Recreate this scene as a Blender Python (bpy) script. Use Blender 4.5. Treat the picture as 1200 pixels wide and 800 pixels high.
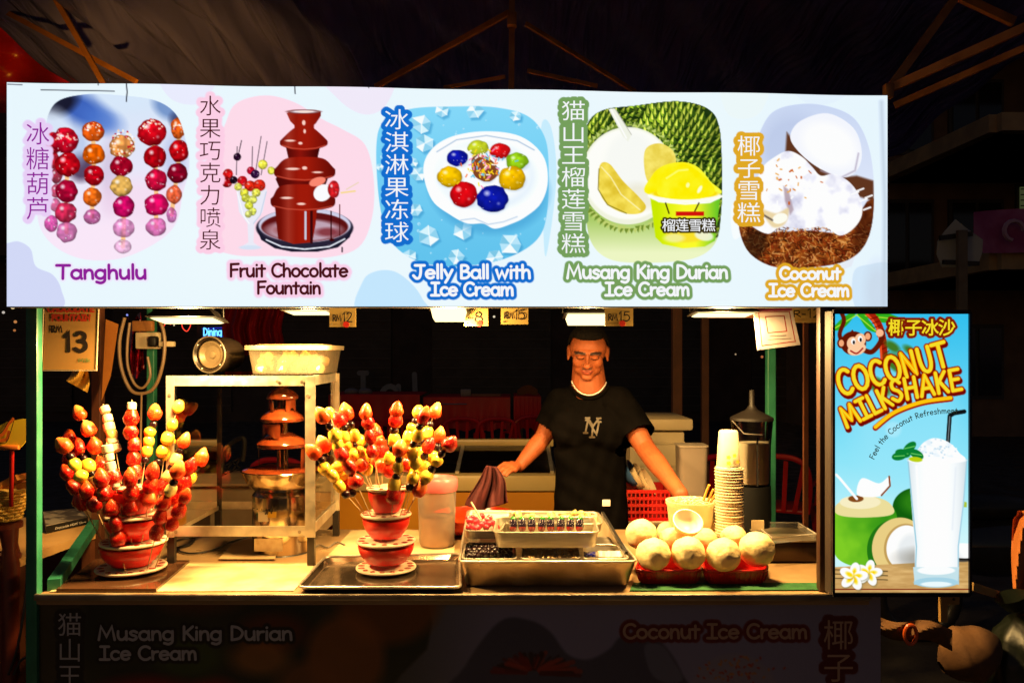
import bpy, bmesh, math, random
import numpy as np
from mathutils import Vector, Matrix, Quaternion
R = math.radians
PI = math.pi
random.seed(7)
scene = bpy.context.scene
for o in list(bpy.data.objects): bpy.data.objects.remove(o)
col = scene.collection

# ---------------------------------------------------------------- camera, world, light, exposure
CAMZ = 1.65
F = 933.0            # focal length in photo pixels (photo 1200 x 800)
HX, HY = 600.0, 415.0
cd = bpy.data.cameras.new("camera"); cam = bpy.data.objects.new("camera", cd); col.objects.link(cam)
cam.location = (0, 0, CAMZ); cam.rotation_euler = (R(90), 0, 0)
cd.sensor_width = 36.0; cd.lens = 36.0*F/1200.0; cd.shift_y = 15.0/1200.0
cd.clip_start = 0.05; cd.clip_end = 2000
scene.camera = cam

world = bpy.data.worlds.new("World"); scene.world = world; world.use_nodes = True
wn = world.node_tree.nodes; wl = world.node_tree.links
bg = wn["Background"]; sky = wn.new("ShaderNodeTexSky"); sky.sky_type = 'NISHITA'; sky.sun_disc = False
sky.sun_elevation = R(2.0); sky.sun_rotation = R(200)
glow = wn.new("ShaderNodeMixRGB"); glow.blend_type = 'ADD'; glow.inputs[0].default_value = 1; glow.inputs[2].default_value = (.85, .95, 1.9, 1)   # even night glow of the town
wl.new(sky.outputs[0], glow.inputs[1]); wl.new(glow.outputs[0], bg.inputs[0]); bg.inputs[1].default_value = 0.014
sd = bpy.data.lights.new("moonlight", 'SUN'); sun = bpy.data.objects.new("moonlight", sd); col.objects.link(sun)
sd.energy = 0.006; sd.angle = R(0.5); sd.color = (1, .93, .85)
sun.rotation_euler = (R(88-30), 0, R(200))

vs = scene.view_settings
vs.view_transform = 'Standard'; vs.look = 'None'; vs.exposure = 0.0; vs.gamma = 1.0; vs.use_curve_mapping = False
scene.render.engine = 'CYCLES'
cy = scene.cycles
cy.use_denoising = True
try: cy.denoiser = 'OPENIMAGEDENOISE'
except Exception: pass
cy.max_bounces = 7; cy.diffuse_bounces = 3; cy.glossy_bounces = 3; cy.transmission_bounces = 5; cy.transparent_max_bounces = 16
cy.sample_clamp_indirect = 4.0; cy.caustics_reflective = False; cy.caustics_refractive = False

# ---------------------------------------------------------------- helpers
def P(px, py, Y):
    """world point seen at photo pixel (px, py) at distance Y in front of the photographer"""
    return Vector(((px-HX)/F*Y, Y, CAMZ-(py-HY)/F*Y))
def S(Y): return Y/F

def org(o):
    v = Vector((0, 0, 0))
    while o is not None:
        v += o.location; o = o.parent
    return v
def tag(o, label=None, cat=None, group=None, kind=None):
    if label: o["label"] = label
    if cat: o["category"] = cat
    if group: o["group"] = group
    if kind: o["kind"] = kind
    return o
def thing(name, label, cat, loc, group=None):
    o = bpy.data.objects.new(name, None); o.location = loc; o.empty_display_size = .05
    col.objects.link(o); return tag(o, label, cat, group)
def copy_tree(o, parent=None):
    c = o.copy(); col.objects.link(c)
    if parent: c.parent = parent
    for ch in o.children: copy_tree(ch, c)
    return c

def basis(d):
    d = Vector(d).normalized()
    a = Vector((0, 0, 1)) if abs(d.z) < .95 else Vector((1, 0, 0))
    x = d.cross(a).normalized(); y = d.cross(x).normalized()
    return x, y

class MB:
    def __init__(s): s.v = []; s.f = []
    def add(s, vs_, fs):
        n = len(s.v); s.v += [tuple(p) for p in vs_]; s.f += [tuple(i+n for i in f) for f in fs]; return s
    def box(s, c, d, rz=0, M=None):
        c = Vector(c); hx, hy, hz = d[0]/2, d[1]/2, d[2]/2
        pts = [Vector((x, y, z)) for x in (-hx, hx) for y in (-hy, hy) for z in (-hz, hz)]
        if M is None: M = Matrix.Rotation(rz, 3, 'Z')
        pts = [c + M@p for p in pts]
        return s.add(pts, [(0,1,3,2),(4,6,7,5),(0,4,5,1),(2,3,7,6),(0,2,6,4),(1,5,7,3)])
    def bbox(s, c, d, b=.004, M=None):
        """bevelled box"""
        bm = bmesh.new(); bmesh.ops.create_cube(bm, size=1)
        for v in bm.verts: v.co = Vector((v.co.x*d[0], v.co.y*d[1], v.co.z*d[2]))
        bmesh.ops.bevel(bm, geom=bm.edges[:], offset=b, segments=2, affect='EDGES', profile=.5)
        return s.bm(bm, c, M)
    def bm(s, bm, c=(0,0,0), M=None):
        c = Vector(c); bm.verts.ensure_lookup_table()
        for i, v in enumerate(bm.verts): v.index = i
        pts = [(c + (M@v.co if M is not None else v.co)) for v in bm.verts]
        fs = [[v.index for v in f.verts] for f in bm.faces]
        bm.free(); return s.add(pts, fs)
    def quad(s, a, b, c, d): return s.add([a, b, c, d], [(0,1,2,3)])
    def hexa(s, q0, q1):
        """solid between two quads"""
        return s.add(list(q0)+list(q1), [(0,1,2,3),(7,6,5,4),(0,4,5,1),(1,5,6,2),(2,6,7,3),(3,7,4,0)])
    def bar(s, a, b, w, h=None, up=None):
        a = Vector(a); b = Vector(b); h = h or w
        d = (b-a).normalized(); u = Vector(up) if up else (Vector((0,0,1)) if abs(d.z) < .9 else Vector((0,1,0)))
        x = d.cross(u).normalized()*w/2; y = x.cross(d).normalized()*h/2
        return s.hexa([a-x-y, a+x-y, a+x+y, a-x+y], [b-x-y, b+x-y, b+x+y, b-x+y])
    def tube(s, pts, r, n=8, caps=True, closed=False):
        pts = [Vector(p) for p in pts]; m = len(pts); rs = r if isinstance(r, (list, tuple)) else [r]*m
        base = len(s.v); px = None
        for i, p in enumerate(pts):
            if closed: d = pts[(i+1)%m]-pts[i-1]
            else: d = pts[min(i+1, m-1)]-pts[max(i-1, 0)]
            if d.length < 1e-9: d = Vector((0, 0, 1))
            d.normalize()
            if px is None: x, y = basis(d)
            else:
                x = (px-d*px.dot(d)); x = x.normalized() if x.length > 1e-6 else basis(d)[0]; y = d.cross(x)
            px = x
            for k in range(n):
                a = 2*PI*k/n; s.v.append(tuple(p+x*math.cos(a)*rs[i]+y*math.sin(a)*rs[i]))
        for i in range(m if closed else m-1):
            j = (i+1) % m
            for k in range(n):
                k2 = (k+1) % n
                s.f.append((base+i*n+k, base+i*n+k2, base+j*n+k2, base+j*n+k))
        if caps and not closed:
            s.f.append(tuple(base+k for k in range(n))[::-1]); s.f.append(tuple(base+(m-1)*n+k for k in range(n)))
        return s
    def cyl(s, a, b, r0, r1=None, n=16): return s.tube([a, b], [r0, r0 if r1 is None else r1], n)
    def lathe(s, prof, c=(0,0,0), n=24, M=None, sx=1, sy=1):
        """profile [(radius, z)], r=0 ends are closed by a fan"""
        c = Vector(c); base = len(s.v); rings = []
        for r, z in prof:
            if r <= 1e-6:
                p = Vector((0, 0, z)); p = M@p if M is not None else p
                s.v.append(tuple(c+p)); rings.append([len(s.v)-1])
            else:
                ring = []
                for k in range(n):
                    a = 2*PI*k/n; p = Vector((math.cos(a)*r*sx, math.sin(a)*r*sy, z)); p = M@p if M is not None else p
                    s.v.append(tuple(c+p)); ring.append(len(s.v)-1)
                rings.append(ring)
        for A, B in zip(rings, rings[1:]):
            if len(A) == 1 and len(B) == 1: continue
            for k in range(n):
                k2 = (k+1) % n
                if len(A) == 1: s.f.append((A[0], B[k2], B[k]))
                elif len(B) == 1: s.f.append((A[k], A[k2], B[0]))
                else: s.f.append((A[k], A[k2], B[k2], B[k]))
        return s
    def ball(s, c, r, n=12, m=8, M=None, sc=(1,1,1)):
        c = Vector(c); prof = []
        MM = Matrix.Diagonal(Vector(sc)).to_3x3()
        if M is not None: MM = M@MM
        for i in range(m+1):
            a = -PI/2+PI*i/m; prof.append((0 if i in (0, m) else math.cos(a)*r, math.sin(a)*r))
        return s.lathe(prof, c, n, MM)
    def sheet(s, fn, nu, nv):
        base = len(s.v)
        for j in range(nv+1):
            for i in range(nu+1): s.v.append(tuple(fn(i/nu, j/nv)))
        for j in range(nv):
            for i in range(nu):
                a = base+j*(nu+1)+i; s.f.append((a, a+1, a+nu+2, a+nu+1))
        return s
    def mesh(s, name, m=None, smooth=False, o=Vector((0,0,0)), smooth_angle=None):
        me = bpy.data.meshes.new(name)
        me.from_pydata([(p[0]-o.x, p[1]-o.y, p[2]-o.z) for p in s.v], [], s.f)
        if m: me.materials.append(m)
        bm = bmesh.new(); bm.from_mesh(me); bmesh.ops.recalc_face_normals(bm, faces=bm.faces); bm.to_mesh(me); bm.free()
        if smooth:
            me.polygons.foreach_set('use_smooth', [True]*len(me.polygons))
            if smooth != 'all': me.set_sharp_from_angle(angle=R(38))
        me.update(); return me
    def build(s, name, m, parent=None, smooth=True, loc=None, label=None, kind=None):
        if parent is not None: o_ = org(parent)
        elif loc is not None: o_ = Vector(loc)
        else: o_ = Vector((0, 0, 0))
        me = s.mesh(name, m, smooth, o_)
        ob = bpy.data.objects.new(name, me); col.objects.link(ob)
        if parent is not None: ob.parent = parent
        else: ob.location = o_
        if label: ob["label"] = label
        if kind: ob["kind"] = kind
        return ob
def place(name, me, parent, loc, M=None, sc=(1,1,1)):
    """another object on shared mesh data; loc in world"""
    ob = bpy.data.objects.new(name, me); col.objects.link(ob)
    if parent is not None: ob.parent = parent; ob.location = Vector(loc)-org(parent)
    else: ob.location = loc
    if M is not None: ob.rotation_euler = M.to_euler()
    ob.scale = sc
    return ob
def along(d, spin=0):
    """rotation taking +Z to d"""
    return (Vector((0,0,1)).rotation_difference(Vector(d).normalized()) @ Quaternion((0,0,1), spin)).to_matrix()

# ---------------------------------------------------------------- materials
def lin(c):
    return tuple(((x/255)/12.92 if x/255 <= .04045 else ((x/255+.055)/1.055)**2.4) for x in c)
MATS = {}
def mat(name, c, rough=.5, metal=0, c2=None, nscale=8, bump=0, bscale=60, spec=.5, coat=0, trans=0, sss=0, emit=None, es=0,
        rnd=0, stretch=None, contrast=(.35,.65), alpha=1, rvar=0):
    if name in MATS: return MATS[name]
    m = bpy.data.materials.new(name); m.use_nodes = True; nt = m.node_tree; N = nt.nodes; L = nt.links
    b = N["Principled BSDF"]
    b.inputs["Base Color"].default_value = (*c, 1); b.inputs["Roughness"].default_value = rough; b.inputs["Metallic"].default_value = metal
    b.inputs["Specular IOR Level"].default_value = spec; b.inputs["Coat Weight"].default_value = coat; b.inputs["Coat Roughness"].default_value = .08
    b.inputs["Transmission Weight"].default_value = trans; b.inputs["Alpha"].default_value = alpha
    if sss: b.inputs["Subsurface Weight"].default_value = sss; b.inputs["Subsurface Radius"].default_value = (.02,.008,.004); b.inputs["Subsurface Scale"].default_value = .5
    if emit: b.inputs["Emission Color"].default_value = (*emit, 1); b.inputs["Emission Strength"].default_value = es
    tc = N.new("ShaderNodeTexCoord"); src = tc.outputs["Object"]
    if stretch:
        mp = N.new("ShaderNodeMapping"); mp.inputs["Scale"].default_value = stretch; L.new(src, mp.inputs[0]); src = mp.outputs[0]
    out = None
    if c2 is not None:
        n = N.new("ShaderNodeTexNoise"); n.inputs["Scale"].default_value = nscale; n.inputs["Detail"].default_value = 6; L.new(src, n.inputs[0])
        r = N.new("ShaderNodeValToRGB"); r.color_ramp.elements[0].position = contrast[0]; r.color_ramp.elements[1].position = contrast[1]
        r.color_ramp.elements[0].color = (*c, 1); r.color_ramp.elements[1].color = (*c2, 1)
        L.new(n.outputs["Fac"], r.inputs[0]); out = r.outputs[0]
    if rnd:
        oi = N.new("ShaderNodeObjectInfo"); h = N.new("ShaderNodeHueSaturation"); mr = N.new("ShaderNodeMapRange")
        mr.inputs[3].default_value = 1-rnd; mr.inputs[4].default_value = 1+rnd
        L.new(oi.outputs["Random"], mr.inputs[0]); L.new(mr.outputs[0], h.inputs["Value"])
        if out: L.new(out, h.inputs["Color"])
        else: h.inputs["Color"].default_value = (*c, 1)
        out = h.outputs[0]
    if out: L.new(out, b.inputs["Base Color"])
    if bump:
        n2 = N.new("ShaderNodeTexNoise"); n2.inputs["Scale"].default_value = bscale; n2.inputs["Detail"].default_value = 5; L.new(src, n2.inputs[0])
        bp = N.new("ShaderNodeBump"); bp.inputs["Strength"].default_value = bump; bp.inputs["Distance"].default_value = .004
        L.new(n2.outputs["Fac"], bp.inputs["Height"]); L.new(bp.outputs[0], b.inputs["Normal"])
    if rvar:
        n3 = N.new("ShaderNodeTexNoise"); n3.inputs["Scale"].default_value = nscale*1.7; n3.inputs["Detail"].default_value = 4; L.new(src, n3.inputs[0])
        mr = N.new("ShaderNodeMapRange"); mr.inputs[1].default_value = .3; mr.inputs[2].default_value = .7
        mr.inputs[3].default_value = max(.02, rough-rvar); mr.inputs[4].default_value = min(1, rough+rvar)
        L.new(n3.outputs["Fac"], mr.inputs[0]); L.new(mr.outputs[0], b.inputs["Roughness"])
    MATS[name] = m; return m
def glass(name, tint=(1,1,1), gloss=.08, rough=.03, haze=0):
    if name in MATS: return MATS[name]
    m = bpy.data.materials.new(name); m.use_nodes = True; N = m.node_tree.nodes; L = m.node_tree.links; N.clear()
    o = N.new("ShaderNodeOutputMaterial"); t = N.new("ShaderNodeBsdfTransparent"); g = N.new("ShaderNodeBsdfGlossy"); mx = N.new("ShaderNodeMixShader")
    t.inputs[0].default_value = (*tint, 1); g.inputs["Roughness"].default_value = rough
    fr = N.new("ShaderNodeFresnel"); fr.inputs[0].default_value = 1.45
    ad = N.new("ShaderNodeMath"); ad.operation = 'ADD'; ad.inputs[1].default_value = gloss-.04; L.new(fr.outputs[0], ad.inputs[0])
    L.new(ad.outputs[0], mx.inputs[0]); L.new(t.outputs[0], mx.inputs[1]); L.new(g.outputs[0], mx.inputs[2])
    last = mx
    if haze:
        d = N.new("ShaderNodeBsdfTranslucent"); d2 = N.new("ShaderNodeBsdfDiffuse"); d2.inputs[0].default_value = (*tint, 1); d.inputs[0].default_value = (*tint, 1)
        ms = N.new("ShaderNodeMixShader"); L.new(d.outputs[0], ms.inputs[1]); L.new(d2.outputs[0], ms.inputs[2])
        m2 = N.new("ShaderNodeMixShader"); m2.inputs[0].default_value = haze; L.new(mx.outputs[0], m2.inputs[1]); L.new(ms.outputs[0], m2.inputs[2]); last = m2
    L.new(last.outputs[0], o.inputs[0]); MATS[name] = m; return m
def emis(name, c, s):
    if name in MATS: return MATS[name]
    m = bpy.data.materials.new(name); m.use_nodes = True; N = m.node_tree.nodes; L = m.node_tree.links; N.clear()
    o = N.new("ShaderNodeOutputMaterial"); e = N.new("ShaderNodeEmission"); e.inputs[0].default_value = (*c, 1); e.inputs[1].default_value = s
    L.new(e.outputs[0], o.inputs[0]); MATS[name] = m; return m
def attr_mat(name, strength=None, rough=.5, sss=0, coat=0, bump=0, bscale=200, spec=.5, gain=1.0):
    """colour from the mesh's own colour attribute: backlit print when strength is given, else a reflecting surface"""
    m = bpy.data.materials.new(name); m.use_nodes = True; N = m.node_tree.nodes; L = m.node_tree.links
    a = N.new("ShaderNodeAttribute"); a.attribute_name = "Col"
    if strength is not None:
        N.remove(N["Principled BSDF"]); e = N.new("ShaderNodeEmission"); e.inputs[1].default_value = strength
        g = N.new("ShaderNodeBsdfGlossy"); g.inputs["Roughness"].default_value = .25; mx = N.new("ShaderNodeMixShader"); mx.inputs[0].default_value = .015
        L.new(a.outputs[0], e.inputs[0]); L.new(e.outputs[0], mx.inputs[1]); L.new(g.outputs[0], mx.inputs[2])
        L.new(mx.outputs[0], N["Material Output"].inputs[0])
        try: m.cycles.emission_sampling = 'NONE'
        except Exception: pass
    else:
        b = N["Principled BSDF"]; L.new(a.outputs[0], b.inputs["Base Color"]); b.inputs["Roughness"].default_value = rough
        b.inputs["Coat Weight"].default_value = coat; b.inputs["Specular IOR Level"].default_value = spec
        if sss: b.inputs["Subsurface Weight"].default_value = sss; b.inputs["Subsurface Radius"].default_value = (.02,.007,.003); b.inputs["Subsurface Scale"].default_value = .4
        if bump:
            n2 = N.new("ShaderNodeTexNoise"); n2.inputs["Scale"].default_value = bscale; bp = N.new("ShaderNodeBump"); bp.inputs["Strength"].default_value = bump; bp.inputs["Distance"].default_value = .002
            L.new(n2.outputs["Fac"], bp.inputs["Height"]); L.new(bp.outputs[0], b.inputs["Normal"])
    return m

STEEL = mat("brushed_steel", (.75,.68,.54), .38, .9, c2=(.55,.48,.36), nscale=5, bump=.12, bscale=30, stretch=(1,12,12), rvar=.1)
STEEL_DARK = mat("worn_steel", (.5,.41,.29), .4, .9, c2=(.3,.24,.16), nscale=9, bump=.2, bscale=25, rvar=.12)
ALU = mat("aluminium_angle", (.8,.72,.52), .38, .75, c2=(.62,.54,.38), nscale=20, bump=.08, rvar=.1)
BLACKP = mat("black_plastic", (.006,.006,.006), .42, c2=(.014,.012,.011), nscale=14, rvar=.1)
BLACKM = mat("black_metal", (.02,.018,.016), .4, .5, c2=(.05,.04,.03), nscale=10)
GREENP = mat("green_painted_steel", (.02,.16,.085), .38, c2=(.035,.23,.13), nscale=9, bump=.15, bscale=30, rvar=.12)
BROWNP = mat("brown_painted_post", (.16,.05,.02), .45, c2=(.09,.03,.014), nscale=7, bump=.2, bscale=25)
PAPER = mat("cream_board", (.62,.48,.26), .7, c2=(.44,.31,.14), nscale=9, bump=.1, bscale=50)
CARD = mat("corrugated_card", (.5,.34,.17), .8, c2=(.4,.26,.12), nscale=8, bump=.2, bscale=40)
REDPL = mat("red_plastic", (.5,.012,.01), .25, c2=(.4,.008,.008), nscale=5, spec=.6)
WHITEPL = mat("white_plastic", (.78,.76,.7), .35, c2=(.7,.66,.58), nscale=6)
WOODSTICK = mat("bamboo_stick", (.62,.42,.2), .6, c2=(.5,.32,.14), nscale=30, stretch=(6,6,1))
PANE = glass("clear_pane", (.97,.95,.9), .06)
CLEARPL = glass("clear_plastic", (.93,.92,.88), .08, .12, .16)
# ---------------------------------------------------------------- flat print: a small rasteriser (numpy) whose colours go onto the printed sheets
class Canvas:
    def __init__(s, x0, y0, x1, y1, k, bgc):
        s.x0, s.y0, s.x1, s.y1, s.k = x0, y0, x1, y1, k
        s.nx = int(round((x1-x0)*k)); s.ny = int(round((y1-y0)*k))
        s.X, s.Y = np.meshgrid(np.linspace(x0, x1, s.nx+1), np.linspace(y0, y1, s.ny+1))
        s.a = np.zeros((s.ny+1, s.nx+1, 3)); s.a[:] = np.array(bgc)/255.
        s.clip = None
    def win(s, xa, ya, xb, yb):
        i0 = max(0, int((xa-s.x0)*s.k)-1); i1 = min(s.nx+1, int((xb-s.x0)*s.k)+3)
        j0 = max(0, int((ya-s.y0)*s.k)-1); j1 = min(s.ny+1, int((yb-s.y0)*s.k)+3)
        return slice(j0, max(j0, j1)), slice(i0, max(i0, i1))
    def put(s, w, m, c):
        if s.clip is not None: m = m*s.clip[w]
        m = m[..., None]; c = np.asarray(c, float)
        c = c/255.
        s.a[w] = s.a[w]*(1-m)+c*m
    def ellipse(s, x, y, rx, ry, c, rot=0, al=1, soft=0):
        q = max(rx, ry)+soft+1; w = s.win(x-q, y-q, x+q, y+q); X = s.X[w]-x; Y = s.Y[w]-y
        if X.size == 0: return
        ca, sa = math.cos(rot), math.sin(rot); U = X*ca+Y*sa; V = -X*sa+Y*ca
        d = (np.sqrt((U/rx)**2+(V/ry)**2)-1)*min(rx, ry)
        s.put(w, np.clip(.5-d*s.k/(1+soft*s.k), 0, 1)*al, c)
    def seg_d(s, X, Y, ax, ay, bx, by):
        dx, dy = bx-ax, by-ay; l = dx*dx+dy*dy+1e-9
        t = np.clip(((X-ax)*dx+(Y-ay)*dy)/l, 0, 1)
        return np.hypot(X-ax-t*dx, Y-ay-t*dy)
    def line(s, pts, wd, c, al=1, soft=0):
        xs = [p[0] for p in pts]; ys = [p[1] for p in pts]; q = wd/2+soft+1
        w = s.win(min(xs)-q, min(ys)-q, max(xs)+q, max(ys)+q); X = s.X[w]; Y = s.Y[w]
        if X.size == 0: return
        d = np.full(X.shape, 1e9)
        for a, b in zip(pts, pts[1:]) if len(pts) > 1 else [(pts[0], pts[0])]: d = np.minimum(d, s.seg_d(X, Y, *a, *b))
        s.put(w, np.clip(.5-(d-wd/2)*s.k/(1+soft*s.k), 0, 1)*al, c)
    def poly_mask(s, pts, w, soft=0):
        X = s.X[w]; Y = s.Y[w]; d = np.full(X.shape, 1e9); ins = np.zeros(X.shape, bool)
        for (ax, ay), (bx, by) in zip(pts, pts[1:]+pts[:1]):
            d = np.minimum(d, s.seg_d(X, Y, ax, ay, bx, by))
            if ay != by: ins ^= ((ay > Y) != (by > Y)) & (X < (bx-ax)*(Y-ay)/(by-ay)+ax)
        d = np.where(ins, -d, d)
        return np.clip(.5-d*s.k/(1+soft*s.k), 0, 1)
    def poly(s, pts, c, al=1, soft=0, smooth=False):
        if smooth: pts = crom(pts, True, 6)
        pts = [tuple(p) for p in pts]
        xs = [p[0] for p in pts]; ys = [p[1] for p in pts]
        w = s.win(min(xs)-soft-1, min(ys)-soft-1, max(xs)+soft+1, max(ys)+soft+1)
        if s.X[w].size == 0: return
        m = s.poly_mask(pts, w, soft)*al
        cc = c(s.X[w], s.Y[w]) if callable(c) else c
        s.put(w, m, cc)
    def setclip(s, pts, smooth=True, soft=0):
        if pts is None: s.clip = None; return
        if smooth: pts = crom(pts, True, 8)
        s.clip = s.poly_mask([tuple(p) for p in pts], (slice(0, s.ny+1), slice(0, s.nx+1)), soft)
    def berry(s, x, y, rx, ry, c, al=1, seed=0, rim=.45, hi=1, rough=.5, rot=0):
        """printed picture of a shiny round fruit"""
        q = max(rx, ry)+1; w = s.win(x-q, y-q, x+q, y+q); X = s.X[w]; Y = s.Y[w]
        if X.size == 0: return
        U = (X-x)/rx; V = (Y-y)/ry; r = np.sqrt(U*U+V*V)+(noise(X, Y, 5, seed)-.5)*.14
        m = np.clip(.5-(r-1)*min(rx, ry)*s.k, 0, 1)*al
        nz = np.sqrt(np.clip(1-np.minimum(r, 1)**2, 0, 1)); sh = rim+(1-rim)*np.clip(nz*.9+.25*(-V-U*.4), 0, 1.15)
        sh = sh*(1-rough*.5+rough*noise(X, Y, max(2.2, rx*.28), seed+3))
        cc = np.array(c)[None, None, :]*sh[..., None]
        sp = np.clip(1-np.hypot(U+.35, V+.4)/.26, 0, 1)**.7*hi*.9+np.clip(1-np.hypot(U-.4, V-.35)/.17, 0, 1)*hi*.5
        sp = sp + hi*.55*(noise(X, Y, 2.0, seed+9) > .94)
        sp = np.clip(sp, 0, 1)[..., None]; cc = cc*(1-sp)+255*sp
        s.put(w, m, cc)
    def fill(s, fn, w=None):
        w = w or (slice(0, s.ny+1), slice(0, s.nx+1))
        s.put(w, np.ones(s.X[w].shape), fn(s.X[w], s.Y[w]))
def hsh(i, j, seed):
    n = (i.astype(np.int64)*374761393+j.astype(np.int64)*668265263+seed*1442695041) & 0x7fffffff
    n = ((n ^ (n >> 13))*1274126177) & 0x7fffffff
    return ((n ^ (n >> 16)) & 0xffff)/65535.
def noise(X, Y, sc, seed=0):
    x = X/sc; y = Y/sc; i = np.floor(x); j = np.floor(y); u = x-i; v = y-j; u = u*u*(3-2*u); v = v*v*(3-2*v)
    i = i.astype(int); j = j.astype(int)
    return (hsh(i, j, seed)*(1-u)+hsh(i+1, j, seed)*u)*(1-v)+(hsh(i, j+1, seed)*(1-u)+hsh(i+1, j+1, seed)*u)*v
def fbm(X, Y, sc, seed=0, o=3):
    t = 0; a = .5; z = 0
    for k in range(o): t = t+noise(X, Y, sc/2**k, seed+k)*a; z += a; a *= .5
    return t/z
def mixc(a, b, t):
    t = np.clip(t, 0, 1)[..., None]; return np.array(a)*(1-t)+np.array(b)*t
def crom(pts, closed=False, n=6):
    pts = [tuple(p) for p in pts]; m = len(pts); out = []
    if m < 3 and not closed: return pts
    rng = range(m) if closed else range(m-1)
    for i in rng:
        g = (lambda k: pts[k % m]) if closed else (lambda k: pts[min(max(k, 0), m-1)])
        p0, p1, p2, p3 = g(i-1), g(i), g(i+1), g(i+2)
        for k in range(n):
            t = k/n
            out.append(tuple(.5*((2*b)+(-a+c)*t+(2*a-5*b+4*c-d)*t*t+(-a+3*b-3*c+d)*t**3) for a, b, c, d in zip(p0, p1, p2, p3)))
    if not closed: out.append(pts[-1])
    return out

class Plane2:
    """vertical plane through two ground points; M(px,py,off) = where the line of sight of that photo pixel meets it, moved off metres to the front"""
    def __init__(s, xa, Ya, xb, Yb):
        s.A = P(xa, HY, Ya); s.B = P(xb, HY, Yb); d = s.B-s.A; s.n = Vector((d.y, -d.x, 0)).normalized()
        if s.n.y > 0: s.n = -s.n
        s.k = s.A.x*s.n.x+s.A.y*s.n.y
    def M(s, px, py, off=0):
        a = (px-HX)/F; Y = s.k/(a*s.n.x+s.n.y); return P(px, py, Y)+s.n*off
    def Marr(s, X, Y_, off=0):
        a = (X-HX)/F; Y = s.k/(a*s.n.x+s.n.y); Z = CAMZ-(Y_-HY)/F*Y
        return np.stack([a*Y+s.n.x*off, Y+s.n.y*off, Z], -1)
def print_sheet(name, cv, plane, material, parent, off=0, quadmap=None, vivid=1.0):
    """a printed sheet: one vertex per printed dot"""
    X, Y = cv.X, cv.Y
    if quadmap is not None: X, Y = quadmap(X, Y)
    co = plane.Marr(X, Y, off).reshape(-1, 3)-np.array(org(parent))
    ny, nx = cv.X.shape; me = bpy.data.meshes.new(name)
    idx = np.arange(nx*ny).reshape(ny, nx)
    q = np.stack([idx[:-1, :-1], idx[1:, :-1], idx[1:, 1:], idx[:-1, 1:]], -1).reshape(-1, 4)
    me.vertices.add(len(co)); me.vertices.foreach_set('co', co.astype(np.float32).ravel())
    me.loops.add(q.size); me.loops.foreach_set('vertex_index', q.astype(np.int32).ravel())
    me.polygons.add(len(q)); me.polygons.foreach_set('loop_start', np.arange(0, q.size, 4, dtype=np.int32)); me.polygons.foreach_set('loop_total', np.full(len(q), 4, dtype=np.int32))
    me.update(calc_edges=True)
    c = cv.a.reshape(-1, 3); lum_ = c.mean(1, keepdims=True); c = lum_+(c-lum_)*vivid; c = np.clip(.55+(c-.55)*(1+(vivid-1)*.6), 0, 1); c = np.where(c <= .04045, c/12.92, ((c+.055)/1.055)**2.4)
    at = me.color_attributes.new("Col", 'FLOAT_COLOR', 'POINT'); at.data.foreach_set('color', np.concatenate([c, np.ones((len(c), 1))], 1).astype(np.float32).ravel())
    me.materials.append(material)
    ob = bpy.data.objects.new(name, me); col.objects.link(ob); ob.parent = parent
    return ob

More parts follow.
